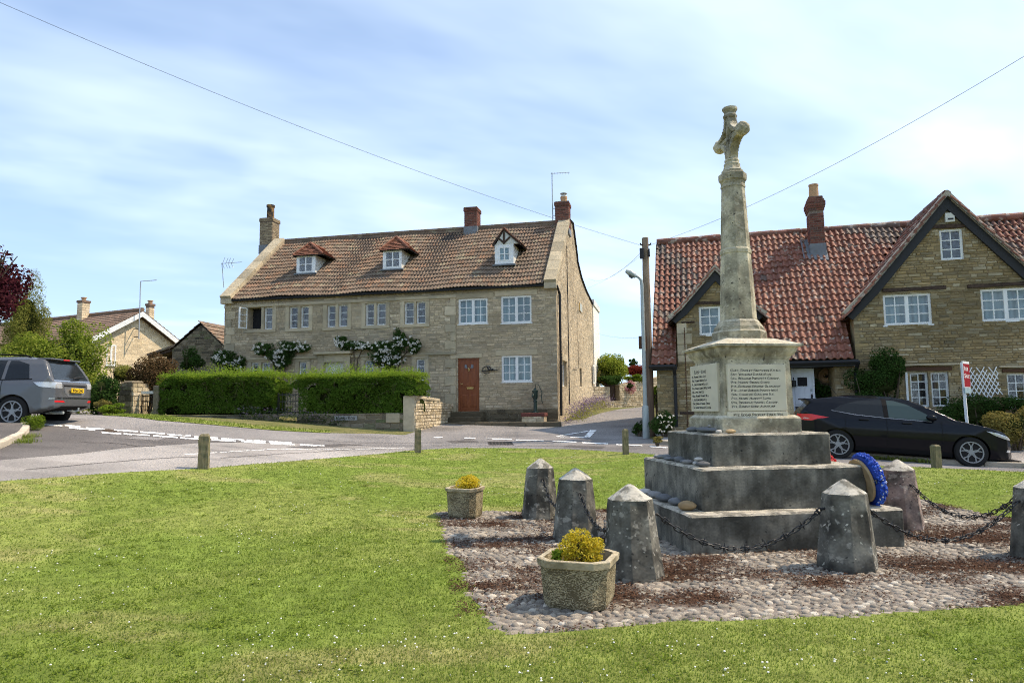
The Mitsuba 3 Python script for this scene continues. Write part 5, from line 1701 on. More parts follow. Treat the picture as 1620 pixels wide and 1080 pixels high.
def beam(u0, v0, u1, v1, h, name='timber_lintel', m='timber', b=0.05):
    (a0, z0), (a1, z1) = FH.hit(u0, v0), FH.hit(u1, v1)
    hh = h * 18.0 / FOC / 2
    n = 9
    t = np.linspace(0, 1, n)
    top = [(a0 + (a1 - a0) * x, z0 + (z1 - z0) * x + hh * (0.8 + 0.35 * random.random())) for x in t]
    bot = [(a0 + (a1 - a0) * x, z0 + (z1 - z0) * x - hh * (0.8 + 0.35 * random.random())) for x in t]
    poly = Polygon(top + bot[::-1]).buffer(0)
    put(name, upright(FH, poly, -0.05, b), M[m], wk)
    return poly


bm = [beam(1471, 359.5, 1537, 357, 5.5), beam(1396, 460, 1496, 454.5, 5.5), beam(1530, 453.5, 1650, 447, 5.5), beam(1432, 583.5, 1505, 582.5, 6.0, 'timber_lintel', 'rust'), beam(1585, 586, 1670, 586, 5, 'timber_lintel', 'rust'),
      beam(1098, 479.5, 1180, 478.5, 4.5), beam(1078, 510.5, 1099, 509.5, 2.6), beam(1428, 577.5, 1516, 575.5, 3.0, 'stone_ledge', 'ashlar', 0.12), beam(1580, 580, 1670, 580, 3.0, 'stone_ledge', 'ashlar', 0.1), beam(1076, 653, 1100, 653, 4, 'timber_lintel')]
free = wall.difference(shapely.union_all([holes] + [q.buffer(0.012) for q in bm]))
qs = []
for x0, top in ((HL, EV - 0.2), (dL + .12, dF)):
    z, i = 0.8, 0
    while z < top - 0.3:
        h = random.uniform(0.22, 0.33)
        w = 0.42 if i % 2 else 0.28
        v, f = cbox(x0 + 0.002, x0 + w, -0.05, 0.035, z + .006, z + h - .006, 0.012)
        if x0 != HL and z > 2.6:
            w_, f = FH.X(v, f)
            put('quoin', (w_, f), M['ashlar'], wk, uv=np.broadcast_to([rng.random(), rng.random()], (len(w_), 2)))
            qs.append(sbox(x0, z, x0 + w, z + h))
        z += h
        i += 1
free = free.difference(shapely.union_all(qs))
pieces(wk, 'stone', 'small_stones', rubble(FH, free, (0.045, 0.10), (0.09, 0.36), proud=(0.008, 0.026), joint=0.008, jit=0.012), M['stone_house'], 300)
FHL = Frame(FH.P(HL, 0, 0)[:2], -FH.eb[:2], -FH.ea[:2])
side = Polygon([(0, zb), (0, EV - 0.05), (RDH, RZ - 0.12), (2 * RDH, EV - 0.05), (2 * RDH, zb)])
put('gable_wall', upright(FHL, side, -0.45, 0.001), M['mortar_gold'], hou)
put('rear_wall', fbox(FH, HL + 0.45, HR, -2 * RDH, -2 * RDH + 0.4, zb, EV - 0.1), M['mortar_gold'], hou)
window(FH, hou, HW['dorm'], (2, 3), 2, -0.04, 0.06, 0.024, back='blind', sill=True, label='dormer window behind the memorial shaft')
window(FH, hou, HW['top'], (2, 3), 1, -0.04, 0.06, 0.024, back='curtain', sill=True, label='small attic window under the gable')
window(FH, hou, HW['ul'], (2, 3), 2, -0.04, 0.06, 0.024, back='blind', sill=True)
window(FH, hou, HW['ur'], (2, 3), 2, -0.04, 0.06, 0.024, back='blind', sill=True)
for q in ('l1', 'l2', 'l3', 'l4'):
    window(FH, hou, HW[q], (2, 4), 1, -0.07, 0.05, 0.022, back='room', sill=True)
put('drainpipe_stub', fbox(FH, FH.hit(1432.5, 610)[0], FH.hit(1436, 610)[0], 0.005, 0.05, HW['l1'][2] + .05, HW['l1'][3]), M['white'], hou)
q = rect_px(FH, (1494, 338, 1508.5, 352))
k = put('alarm_box', fbox(FH, q[0], q[1], 0.0, 0.09, q[2], q[3]), M['offwhite'], hou)
put('vent_slot', fbox(FH, q[0] + .05, q[1] - .03, 0.08, 0.095, q[2] + .05, q[2] + .1), M['black'], k)
# roofs
run_h = RDH + 0.3
sl = np.array([*(-FH.eb[:2] * run_h), RZ - EV])
SH = np.linalg.norm(sl)
esH = sl / SH
OH = FH.P(HL - 0.12, 0.3, EV)
tanp = (RZ - EV) / run_h
s_of = lambda z: (z - EV) / (RZ - EV) * SH
off = -(HL - 0.12)
A_ = lambda a: a + off
# the dormer's and bay's cuts in the main slope
cut = shapely.union_all([Polygon([(A_(dL), -1), (A_(dR), -1), (A_(dR), s_of(dF)), (A_(dA), s_of(dZ)), (A_(dL), s_of(dF))]), Polygon([(A_(bL), -1), (A_(bR), -1), (A_(bR), s_of(bF)), (A_(bA), s_of(bZ)), (A_(bL), s_of(bF))])])
main = sbox(0, -0.02, A_(HR), SH).difference(cut)
usag = lambda a, s: -0.03 * np.sin(a * 0.7 + 1) + 0.02 * np.sin(a * 2.3 + s)


def under(o, ea, es, poly, parent, name='underlay'):
    b = Bag()
    for g in getattr(poly, 'geoms', [poly]):
        if g.geom_type == 'Polygon' and g.area > 1e-4:
            v, f = trimesh.creation.triangulate_polygon(g, engine='earcut')
            b.add(np.array(o) + v[:, :1] * ea + v[:, 1:2] * es, f)
    return put(name, b.get()[0], M['under'], parent)


rk = under(OH, FH.ea, esH, main, hou, 'roof')


def tone(a, s):
    """Greyer, lichened patches as runs of tiles."""
    t = meshkit.fbm(np.array([[a * 0.42, s * 0.3, 3.3]]), 3)[0]
    return float(np.clip(random.gauss(0.68, 0.17) - 0.75 * max(0, 1 - abs(t - 0.62) / 0.09) - (random.random() < 0.05) * 0.5, 0, 1))


tl = tiles(OH, FH.ea, esH, main, 0.172, 0.29, PANTILE, 0.06, 0.034, usag, tone)
# bay: both slopes, front verge to the main ridge
Y2 = lambda d: FH.P(0, -d, 0)
for aF, sg in ((bL, 1), (bR, -1)):
    o = FH.P(aF - sg * 0.10, 0.2, bF - 0.10 * (bZ - bF) / (bA - bL))
    x = -FH.eb
    up = FH.ea * sg * (bA - bL) + np.array([0, 0, bZ - bF])
    S = np.linalg.norm(up)
    up /= S
    S *= 1 + 0.1 / (bA - bL)
    d0, d1 = (bF - 0.1 - EV) / tanp - 0.3, (bZ - EV) / tanp - 0.3
    pol = Polygon([(0, 0), (0, S), (d1 + 0.35, S), (d0 + 0.35, 0)])
    under(o, x, up, pol, rk)
    tl += tiles(o, x, up, pol, 0.172, 0.29, PANTILE, 0.06, 0.034, None, tone)
for aF, sg in ((dL, 1), (dR, -1)):
    o = FH.P(aF - sg * 0.08, 0.18, dF - 0.08 * (dZ - dF) / (dA - dL))
    x = -FH.eb
    up = FH.ea * sg * (dA - dL) + np.array([0, 0, dZ - dF])
    S = np.linalg.norm(up)
    up /= S
    S *= 1 + 0.08 / (dA - dL)
    d0, d1 = (dF - 0.08 - EV) / tanp - 0.3, (dZ - EV) / tanp - 0.3
    pol = Polygon([(0, 0), (0, S), (d1 + 0.3, S), (d0 + 0.3, 0)])
    under(o, x, up, pol, rk)
    tl += tiles(o, x, up, pol, 0.172, 0.29, PANTILE, 0.06, 0.034, None, tone)
pieces(rk, 'tile', 'tile_field', tl, M['tile_red'], 300)
# rear slope
put('rear_slope', slabface([FH.P(HL - .12, -RDH, RZ), FH.P(HR, -RDH, RZ), FH.P(HR, -2 * RDH - .2, EV), FH.P(HL - .12, -2 * RDH - .2, EV)], 0.08), M['tile_red'], hou)


def ridge(p, q, parent, m='tile_red', r=0.125, seg=0.42, lift=0.03):
    p, q = np.array(p), np.array(q)
    L = np.linalg.norm(q - p)
    n = max(1, int(L / seg))
    x = (q - p) / L
    y = np.cross([0, 0, 1.0], x)
    y /= np.linalg.norm(y)
    for i in range(n):
        v, f = lathe([(r, i * L / n + 0.003), (r * 1.06, (i + 1) * L / n + 0.01)], 10)
        w = p + v[:, 2:] * x + v[:, :1] * y + v[:, 1:2] * np.cross(x, y) + [0, 0, lift + random.uniform(-.008, .008)]
        put('ridge_tile', (w, f), M[m], parent, smooth=40, uv=np.broadcast_to([rng.random() * 0.6, rng.random()], (len(w), 2)))


ridge(FH.P(HL - 0.1, -RDH, RZ + 0.02), FH.P(HR, -RDH, RZ + 0.02), rk)
ridge(FH.P(bA, 0.1, bZ + 0.03), FH.P(bA, -(bZ - EV) / tanp - 0.4, bZ + 0.03), rk)
ridge(FH.P(dA, 0.1, dZ + 0.03), FH.P(dA, -(dZ - EV) / tanp, dZ + 0.03), rk)
# black bargeboards with a grey mortared verge on top, gently curved at the foot
for aF, aT, zF, zT, w in ((bL, bA, bF, bZ, 0.22), (bR, bA, bF, bZ, 0.22), (dL, dA, dF, dZ, 0.20), (dR, dA, dF, dZ, 0.20)):
    t = np.linspace(-0.04, 1, 9)
    pts = np.array([(aF + (aT - aF) * x, zF + (zT - zF) * x + 0.10 * max(0, 0.22 - x) / 0.22) for x in t])
    nrm = np.array([-(zT - zF), aT - aF]) * (1 if aT > aF else -1)
    nrm = nrm / np.linalg.norm(nrm)
    lo = pts - nrm * w
    if True:
        lo[-1] = [aT, zT - w * np.hypot(aT - aF, zT - zF) / abs(aT - aF)]
    put('bargeboard', upright(FH, Polygon(np.vstack([pts - nrm * 0.002, lo[::-1]])).buffer(0), 0.02, 0.10), M['black'], hou)
    hi = pts + nrm * 0.11
    hi[-1] = [aT, zT + 0.11 * np.hypot(aT - aF, zT - zF) / abs(aT - aF)]
    put('verge', upright(FH, Polygon(np.vstack([pts, hi[::-1]])).buffer(0), -0.12, 0.17), M['kerb'], hou)
# lead soakers beside the dormer and the bay
for u0, v0, u1, v1 in ((1216, 512, 1224, 545), (1348, 508, 1352, 545)):
    pass
# porch: recessed white door, dark recess, eaves board
put('porch_wall', fbox(FH, P0 - 0.2, P1 + 0.2, -1.3, -1.1, zb, EV + 0.3), M['mortar_gold'], hou)
put('porch_side', fbox(FH, P1, P1 + 0.02, -1.1, -0.51, zb, EV), M['mortar_gold'], hou)
put('porch_floor', fbox(FH, P0, P1, -1.1, 0.3, zb, 0.62), M['kerb'], hou)
put('eaves_board', fbox(FH, dR - 0.1, bL + 0.12, 0.2, 0.26, EV - 0.16, EV + 0.02), M['black'], hou)
put('eaves_board', fbox(FH, HL - 0.12, dL + 0.1, 0.2, 0.26, EV - 0.16, EV + 0.02), M['black'], hou)
put('porch_beam', fbox(FH, P0 - 0.2, bL, -0.5, 0.2, EV - 0.16, EV - 0.05), M['black'], hou)
put('gutter', tube([FH.P(dR - 0.15, 0.34, EV - 0.05), FH.P(bL + 0.1, 0.34, EV - 0.05)], 0.055, 6), M['black'], hou)
put('gutter', tube([FH.P(HL - 0.2, 0.34, EV - 0.05), FH.P(dL + 0.05, 0.34, EV - 0.05)], 0.055, 6), M['black'], hou)
put('downpipe', tube([FH.P(dL + .02, 0.34, EV - 0.05), FH.P(dL + 0.03, 0.09, EV - 0.3), FH.P(dL + 0.03, 0.09, 0.9)], 0.05, 7), M['black'], hou)
put('downpipe', tube([FH.P(bL + .1, 0.34, EV - 0.05), FH.P(bL + 0.06, 0.09, EV - 0.3), FH.P(bL + 0.06, 0.09, 0.6)], 0.05, 7), M['black'], hou)
put('cable', tube([FH.P(FH.hit(1084, 560)[0], 0.045, z) for z in (dF - 0.2, 0.9)], 0.012, 5), M['rust'], hou)
M['door_white'] = mat('door_paint', (0.66, 0.68, 0.72), 0.5)
bd = -0.35
q = rect_px(FH, (1252, 583, 1290, 695), bd)
dk = door(FH, hou, (q[0], q[1], 0.62, q[3]), M['door_white'], label='white panelled front door in the porch', b=bd)
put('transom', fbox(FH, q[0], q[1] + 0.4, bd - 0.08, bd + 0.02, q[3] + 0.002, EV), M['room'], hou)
w, h = q[1] - q[0], q[3] - 0.62
put('glazed_light', fbox(FH, q[0] + w * 0.3, q[0] + w * 0.7, bd - 0.01, bd + 0.014, q[3] - h * 0.26, q[3] - h * 0.13), M['room'], dk)
put('letter_plate', fbox(FH, q[0] + w * 0.16, q[0] + w * 0.44, bd - 0.01, bd + 0.016, 0.62 + h * 0.40, 0.62 + h * 0.44), M['iron'], dk)
put('handle', fbox(FH, q[0] + w * 0.83, q[0] + w * 0.9, bd - 0.01, bd + 0.04, 0.62 + h * 0.48, 0.62 + h * 0.62), M['iron'], dk)
put('lock', fbox(FH, q[0] + w * 0.82, q[0] + w * 0.9, bd - 0.01, bd + 0.03, 0.62 + h * 0.66, 0.62 + h * 0.70), M['galv'], dk)
ln = thing('wall_lantern', 'small black lantern on the white porch door frame', 'lantern')
la, lz = FH.hit(1256, 605, bd + 0.1)
put('body', tube([FH.P(la, bd + 0.1, lz - 0.12), FH.P(la, bd + 0.1, lz + 0.06)], 0.06, 6), M['iron'], ln)
put('arm', tube([FH.P(la, bd + 0.1, lz + 0.06), FH.P(la, bd + 0.05, lz + 0.14), FH.P(la, bd - 0.02, lz + 0.1)], 0.012, 5), M['iron'], ln)
dc = thing('wall_disc', 'round terracotta plaque hanging in the dark porch', 'plaque')
oa, oz = FH.hit(1308, 594, -0.9)
v, f = lathe([(0.2, 0), (0.2, 0.03), (0.17, 0.04), (0.15, 0.03), (0.02, 0.03)], 20)
put('disc', FH.X(np.stack([v[:, 0] + oa, v[:, 2] - 1.09, v[:, 1] + oz], -1), f), M['pot'], dc, smooth=40)
put('sun_motif', FH.X(*(lambda q: (q[0] * [0.07, 0.03, 0.07] + [oa, -1.06, oz], q[1]))(ball(1, 1))), M['pot_dark'], dc, smooth=True)

# chimney standing in the front slope near the ridge
nH = np.cross(FH.ea, esH)
nH *= np.sign(nH[2])


def hroof_hit(u, v):
    d = ray(u, v)
    return FH.loc(EYE + d * (((OH + nH * 0.08 - EYE) @ nH) / (d @ nH)))


p = hroof_hit(1292, 404)
b1 = p[1]
a0, a1 = FH.hit(1279.5, 350, b1)[0], FH.hit(1305.5, 350, b1)[0]
zt = FH.hit(1291, 310, b1)[1]
a0, a1 = a0 + (a1 - a0) * 0.06, a0 + (a1 - a0) * 0.92
b0 = b1 - 0.62
k = put('chimney', fbox(FH, a0, a1, b0, b1, p[2] - 0.4, zt), M['brick_mortar'], hou, label='tall red brick chimney with a single pot')
bl = brickwork(FH, a0, a1, b0, b1, p[2] + 0.38, zt - 0.52)
for i, e in enumerate((0.02, 0.04, 0.06, 0.06, 0.03, 0.0)):
    bl += brickwork(FH, a0 - e, a1 + e, b0 - e, b1 + e, zt - 0.47 + i * 0.075, zt - 0.47 + (i + 1) * 0.075 + 0.001)
    put('corbel', fbox(FH, a0 - e + .003, a1 + e - .003, b0 - e + .003, b1 + e - .003, zt - 0.47 + i * 0.075, zt - 0.47 + (i + 1) * 0.0752), M['brick_mortar'], k)
pieces(k, 'brick', 'small_bricks', bl, M['brick'], 200)
put('flashing', fbox(FH, a0 - 0.03, a1 + 0.03, b0, b1 + 0.03, p[2] - 0.05, p[2] + 0.38), M['lead'], k)
put('apron', slabface([FH.P(x, y, p[2] + (b1 - y) * tanp + 0.03) for x, y in ((a0 - 0.24, b1 + 0.1), (a1 + 0.06, b1 + 0.18), (a1 + 0.06, b0 + .1), (a0 - 0.24, b0 + .1))], 0.03), M['lead'], k)
q = FH.P((a0 + a1) / 2, (b0 + b1) / 2, 0)
v, f = lathe([(0.15, zt), (0.135, zt + 0.4), (0.15, zt + 0.41), (0.15, zt + 0.46), (0.11, zt + 0.46)], 16)
put('chimney_pot', (v + [q[0], q[1], 0], f), M['pot'], k, smooth=40)

# white trellis on the wall
tr = thing('trellis', 'white diamond lattice trellis fixed to the wall beside the agent sign', 'trellis')
ta0, ta1, tz0, tz1 = rect_px(FH, (1524, 580.5, 1583, 634))
fan = lambda s, t: (ta0 + 0.02 + (ta1 - ta0 - 0.1) * s + 0.10 * (1 - t) * s, tz0 + (tz1 - tz0) * t)
for i in range(-5, 9):
    for sg in (1, -1):
        s0 = i / 8.0 if sg > 0 else i / 8.0 + 0.62
        pts = []
        for t in np.linspace(0, 1, 12):
            s = s0 + sg * 0.62 * t
            if -0.01 <= s <= 1.01 and t < 1.02 - 0.06 * ((i * 7) % 3) and t > 0.05 * ((i * 5) % 4):
                pts.append(fan(s, t))
        if len(pts) > 1:
            put('lath', upright(FH, LineString([pts[0], pts[-1]]).buffer(0.0105, cap_style=2), 0.05 + 0.012 * (sg > 0), 0.061 + 0.012 * (sg > 0)), M['white'], tr)
# ------------------------------------------------------------------ garden front of the cottage
BW = 4.0
M['stone_dark'] = mat('mossy_wall_stone', piece_col([(0.085, 0.075, 0.055), (0.15, 0.125, 0.085), (0.22, 0.185, 0.13), (0.11, 0.12, 0.06)], amp=0.6), 0.95, 0.1, rough_bump)
M['plinth'] = mat('damp_plinth_stone', piece_col([(0.09, 0.075, 0.05), (0.14, 0.115, 0.075), (0.18, 0.15, 0.10)], amp=0.6), 0.95, 0.1, rough_bump)
tz = FC.hit(790, 667.5, 1.05)[1]
ta0, ta1 = FC.hit(699, 668, 1.05)[0], 0.25
te = put('terrace', fbox(FC, ta0, ta1, 0.01, 0.95, 0.2, tz - 0.01), M['road'], cot)
n = 7
for i in range(n):
    v, f = cbox(ta0 + (ta1 - ta0) * i / n + .004, ta0 + (ta1 - ta0) * (i + 1) / n - .004, 0.8, 1.08, tz - 0.34, tz + random.uniform(-.008, .008), 0.02)
    w, f = FC.X(rough(v, 0.02, 3), f)
    put('kerb_stone', (w, f), M['stone_dark'], te, uv=np.broadcast_to([0.2 + rng.random() * 0.4, 0.2], (len(w), 2)))
a0, a1, z0, z1 = R_door
for i, (b0, b1, zt_) in enumerate(((0.01, 0.42, z0), (0.42, 0.72, (z0 + tz) / 2))):
    v, f = cbox(a0 - 0.15, a1 + 0.25, b0, b1, tz - 0.1, zt_ - 0.005, 0.02)
    w, f = FC.X(rough(v, 0.02, 3), f)
    put('door_step', (w, f), M['plinth'], cot, uv=np.broadcast_to([0.2, 0.2], (len(w), 2)))
v, f = cbox(ta0 - 0.15, ta0 + 0.85, 1.09, 1.5, tz - 0.4, tz - 0.12, 0.02)
put('lower_step', FC.X(rough(v, 0.02, 3), f), M['stone_dark'], cot)
zp_ = FC.hit(820, 647.5)[1]
pl = rubble(FC, Polygon([(R_door[1] + 0.05, tz - 0.1), (0, tz - 0.1), (0, zp_), (R_door[1] + 0.05, zp_)]), (0.16, 0.26), (0.3, 0.7), b=0.0, proud=(0.04, 0.06))
pieces('cottage__wall', 'plinth_stone', 'small_plinth_stones', pl, M['plinth'], 80)

pump = thing('water_pump', 'old black green hand pump on a stone block beside the cottage wall', 'water pump')
px0, px1 = FC.hit(826, 660, 0.8)[0], FC.hit(861, 660, 0.8)[0]
pc = FC.hit(846.5, 640, 0.62)[0]
zt1, zt2 = FC.hit(845, 658.5, 0.82)[1], FC.hit(845, 652.5, 0.82)[1]
blk = rubble(FC, sbox(px0, tz - 0.02, px1, zt1), (0.12, 0.17), (0.25, 0.45), b=0.84, proud=(0.015, 0.03))
k = put('stone_block', fbox(FC, px0, px1, 0.30, 0.845, tz - 0.3, zt1), M['mortar_tan'], pump)
pieces(k, 'stone', 'small_stones', blk, M['stone_wall'])
M['slab_red'] = mat('red_slab', lambda p, n, uv: mi.Color3f(0.13, 0.045, 0.035) * (0.7 + 0.6 * fbm(p.x * 9, p.y * 9, p.z * 9)), 0.8)
v, f = cbox(px0 - 0.03, px1 + 0.03, 0.27, 0.88, zt1 + 0.002, zt2, 0.012)
put('slab', FC.X(v, f), M['slab_red'], pump)
M['pump'] = mat('pump_paint', (0.012, 0.03, 0.026), 0.35, 0.5)
v, f = lathe([(0.13, zt2), (0.13, zt2 + 0.03), (0.07, zt2 + 0.05), (0.06, zt2 + 0.35), (0.075, zt2 + 0.38), (0.075, zt2 + 0.42), (0.06, zt2 + 0.44), (0.095, zt2 + 0.52), (0.10, zt2 + 0.72), (0.11, zt2 + 0.74), (0.11, zt2 + 0.77), (0.05, zt2 + 0.80), (0.04, zt2 + 0.86), (0.0, zt2 + 0.87)], 14)
put('barrel', FC.X(v + [pc, 0.58, 0], f), M['pump'], pump, smooth=40)
put('spout', tube([FC.P(pc - 0.05, 0.6, zt2 + 0.64), FC.P(pc - 0.05, 0.74, zt2 + 0.63), FC.P(pc - 0.05, 0.78, zt2 + 0.55)], 0.035, 8), M['pump'], pump, smooth=True)
put('handle', tube([FC.P(pc + 0.02, 0.58, zt2 + 0.86), FC.P(pc + 0.02, 0.58, zt2 + 1.0), FC.P(pc + 0.14, 0.58, zt2 + 0.96), FC.P(pc + 0.24, 0.58, zt2 + 0.72), FC.P(pc + 0.22, 0.58, zt2 + 0.45), FC.P(pc + 0.27, 0.58, zt2 + 0.32)], 0.016, 6), M['pump'], pump, smooth=True)

# pier and side wall in front of the cottage, low wall under the hedge
gw = thing('garden_wall', 'low stone garden wall with a plain pier and a street name plate under the hedge', 'wall')
wa0, wa1 = FC.hit(637.5, 660, BW)[0], FC.hit(655.5, 660, BW)[0]
zb_ = float(gz(*FC.P(wa0, BW, 0)[:2])) - 0.2
zt_ = FC.hit(646, 626, BW)[1]
v, f = cbox(wa0, wa1, BW - 0.42, BW, zb_, zt_, 0.015)
put('pier', FC.X(rough(v, 0.02, 4), f), M['ashlar'], gw)
Fs = Frame(FC.P(wa1 + 0.0, BW - 0.01, 0)[:2], -FC.eb[:2], FC.ea[:2])
Ls = BW - 1.55
zt2_ = zt_ - 0.08
side = Polygon([(0.0, zb_), (Ls + 1.5, zb_), (Ls + 1.5, zt2_ - 0.16), (Ls, zt2_ - 0.10), (0.0, zt2_)])
k = put('side_wall', upright(Fs, side, -0.3, 0.0), M['mortar_tan'], gw)
pieces(k, 'stone', 'small_stones', rubble(Fs, side.difference(sbox(0, 0, 0.01, 9)), (0.08, 0.12), (0.14, 0.34), proud=(0.02, 0.045)), M['stone_wall'], 200)
for i in range(5):
    x0, x1 = (Ls - 0.1) * i / 5 + .004, (Ls - 0.1) * (i + 1) / 5 - .004
    v, f = cbox(x0, x1, -0.34, 0.07, 0, 0.10, 0.015)
    v[:, 2] += zt2_ + 0.002 - 0.10 * v[:, 0] / Ls
    put('coping_stone', Fs.X(v, f), M['ashlar'], k)
la0 = FC.hit(246, 660, BW)[0]
zl = FC.hit(600, 653.5, BW)[1]
ga0_, ga1_ = FC.hit(434, 640, BW)[0], FC.hit(470, 640, BW)[0]
low = shapely.union_all([Polygon([(la0, zb_ + 0.1), (ga0_, zb_), (ga0_, zl - 0.02), (la0, zl - 0.0)]), sbox(ga1_, zb_ - 0.1, wa0 - 0.003, zl)])
k = put('low_wall', upright(FC, low, BW - 0.32, BW - 0.02), M['mortar_tan'], gw)
pieces(k, 'stone', 'small_stones', rubble(FC, low, (0.10, 0.18), (0.2, 0.6), b=BW - 0.02, proud=(0.015, 0.04)), M['stone_dark'], 90)
b0_, b1_ = FC.hit(611, 660, BW)[0], FC.hit(632.5, 660, BW)[0]
v, f = cbox(b0_, b1_, BW - 0.03, BW + 0.045, zl - 0.30, zl - 0.0, 0.012)
put('large_block', FC.X(v, f), M['ashlar'], k, label='large pale block beside the pier')
M['plate_grey'] = mat('dirty_plate', lambda p, n, uv: mi.Color3f(0.34, 0.34, 0.33) * (0.6 + 0.7 * fbm(p.x * 8, p.y * 8, p.z * 12)), 0.6)
sg = thing('street_name_plate', 'white street name plate with black lettering on the low wall under the hedge', 'sign')
s0, s1, y0, y1 = rect_px(FC, (529, 657.6, 564.5, 664.3), BW + 0.06)
put('plate', fbox(FC, s0, s1, BW + 0.03, BW + 0.06, y0, y1), M['plate_grey'], sg)
bag = Bag()
letters(FC, ['MARSH ROW'], s0 + 0.05, (y0 + y1) / 2 - 0.05, 0, 0.10, BW + 0.06, bag, width=[s1 - s0 - 0.10])
put('lettering', bag, M['letter'], sg)


def railing_gate(label, F, a0, a1, z0, z1, b, n, top=None, m='iron'):
    k = thing('garden_gate', label, 'gate')
    for q in ((a0, a0 + .03, z0, z1 + .05), (a1 - .03, a1, z0, z1 + .05)):
        put('stile', fbox(F, q[0], q[1], b - .015, b + .015, q[2], q[3]), M[m], k)
    for z in (z0 + .08, (z0 + z1) / 2 + 0.08, z1 - .04):
        put('rail', fbox(F, a0 + .03, a1 - .03, b - .012, b + .012, z, z + .03), M[m], k)
    for i in range(n):
        x = a0 + .03 + (a1 - a0 - .06) * (i + .5) / n
        put('bar', tube([F.P(x, b, z0 + .05), F.P(x, b, z1 + .02 + 0.03 * (i % 2))], 0.009, 5), M[m], k)
    if top:
        put('top_board', fbox(F, a0, a1, b - .03, b + .03, z1 + .06, z1 + .16), M[top], k)
    return k


railing_gate('narrow black iron railing gate in the gap between the two hedges', FC, ga0_, ga1_, FC.hit(452, 656, BW - 0.2)[1], FC.hit(452, 623, BW - 0.2)[1], BW - 0.2, 8)
pa0, pa1 = FC.hit(188, 640, BW)[0], FC.hit(209, 640, BW)[0]
sp = thing('gate_pillar', 'broad rough stone pillar left of the small garden gate', 'pillar')
zg = float(gz(*FC.P(pa0, BW, 0)[:2]))
zt3 = FC.hit(199, 606, BW)[1]
k = put('core', fbox(FC, pa0, pa1, BW - 0.75, BW, zg - 0.2, zt3), M['mortar_tan'], sp)
pieces(k, 'stone', 'small_stones', rubble(FC, sbox(pa0, zg - 0.2, pa1, zt3), (0.12, 0.2), (0.2, 0.42), b=BW, proud=(0.02, 0.05)), M['stone_dark'])
Fq = Frame(FC.P(pa1, BW, 0)[:2], -FC.eb[:2], FC.ea[:2])
pieces(k, 'stone', 'small_stones', rubble(Fq, Polygon([(0, zg - .2), (0.75, zg - .2), (0.75, zt3 - 0.2), (0.3, zt3), (0, zt3)]), (0.12, 0.2), (0.2, 0.4), proud=(0.02, 0.05)), M['stone_wall'])
v, f = cbox(pa0 + .05, pa1 - .05, BW - 0.6, BW - 0.05, zt3 - 0.03, zt3 + 0.09, 0.05)
put('cap_stone', FC.X(rough(v, 0.05, 4), f), M['stone_dark'], sp)
qa0, qa1 = FC.hit(241, 640, BW)[0], FC.hit(249.5, 640, BW)[0]
sp = thing('gate_pillar', 'slim stone pillar at the left end of the clipped hedge', 'pillar')
put('shaft', FC.X(*(lambda q: (rough(q[0], 0.03, 4), q[1]))(cbox(qa0, qa1, BW - 0.4, BW, zg - 0.3, zt3 - 0.1, 0.02))), M['stone_dark'], sp)
railing_gate('small iron garden gate with a pale top board between two stone pillars', FC, pa1 + 0.12, qa0 - 0.02, zg + 0.05, zg + 0.66, BW - 0.3, 7, 'offwhite')

# ------------------------------------------------------------------ pole, street lamp, wires, agent's board
zg = float(gz(*pix(1028, 690, 20.6)[:2]))
pole = thing('utility_pole', 'leaning brown timber utility pole carrying overhead wires beside the lane', 'utility pole')
pb, pt = pix(1029.5, 690, 20.6), pix(1020.5, 376.5, 20.6)
pb = pb + (pb - pt) / np.linalg.norm(pb - pt) * 0.3
n = 14
put('shaft', tube([pb + (pt - pb) * t for t in np.linspace(0, 1, n)], np.linspace(0.135, 0.095, n), 14), M['pole_wood'], pole, smooth=40)
P_ = lambda t: pb + (pt - pb) * t
put('junction_box', FH.X(*cbox(*(lambda q: (q[0] - .07, q[0] + .05, q[1] - .03, q[1] + .05, q[2] - .2, q[2] + .12))(FH.loc(pix(1016, 399, 20.5))), 0.01)), M['black'], pole)
put('junction_box', FH.X(*cbox(*(lambda q: (q[0] - .02, q[0] + .03, q[1] - .03, q[1] + .05, q[2] - .12, q[2] + .12))(FH.loc(pix(1026.5, 400, 20.5))), 0.01)), M['black'], pole)
for s in (-1, 1):
    put('insulator', tube([P_(0.965) + [s * 0.07, 0, 0], P_(0.965) + [s * 0.14, -0.05, 0.0], P_(0.965) + [s * 0.16, -0.05, 0.05]], 0.022, 6), M['iron'], pole)
put('sign_plate', FH.X(*cbox(*(lambda q: (q[0] - .12, q[0] + .12, q[1] + .06, q[1] + .11, q[2] - .19, q[2] + .19))(FH.loc(pix(1017.5, 542, 20.4))), 0.008)), M['rust'], pole)
lamp = thing('street_lamp', 'grey steel street lamp with a hooded head standing against the utility pole', 'street lamp')
lb, lt = pix(1022.5, 692, 20.2), pix(1015.5, 452, 20.2)
lb[2] = float(gz(lb[0], lb[1])) - 0.1
put('base', tube([lb, lb + [0, 0, 0.5], lb + [-.005, 0, 1.0], lb + [-.006, 0, 1.04]], [0.10, 0.10, 0.095, 0.06], 12), M['galv'], lamp, smooth=40)
arm = [lb + [-.006, 0, 1.0], lb + (lt - lb) * 0.6, lt] + [pix(*q, 20.2) for q in ((1014.5, 444, ), (1011, 439), (1005, 436))]
put('column', tube(arm, [0.06, 0.055, 0.05, 0.045, 0.04, 0.035], 10), M['galv'], lamp, smooth=True)
hd = [pix(*q, 20.2) for q in ((1006, 437.5), (1002, 435), (996, 431), (990, 428.5))]
v, f = tube(hd, [0.05, 0.09, 0.09, 0.05], 10)
put('hood', (v, f), M['galv'], lamp, smooth=50)
v, f = tube([q + np.array([0, 0, -0.055]) for q in hd[1:3]], [0.075, 0.07], 10)
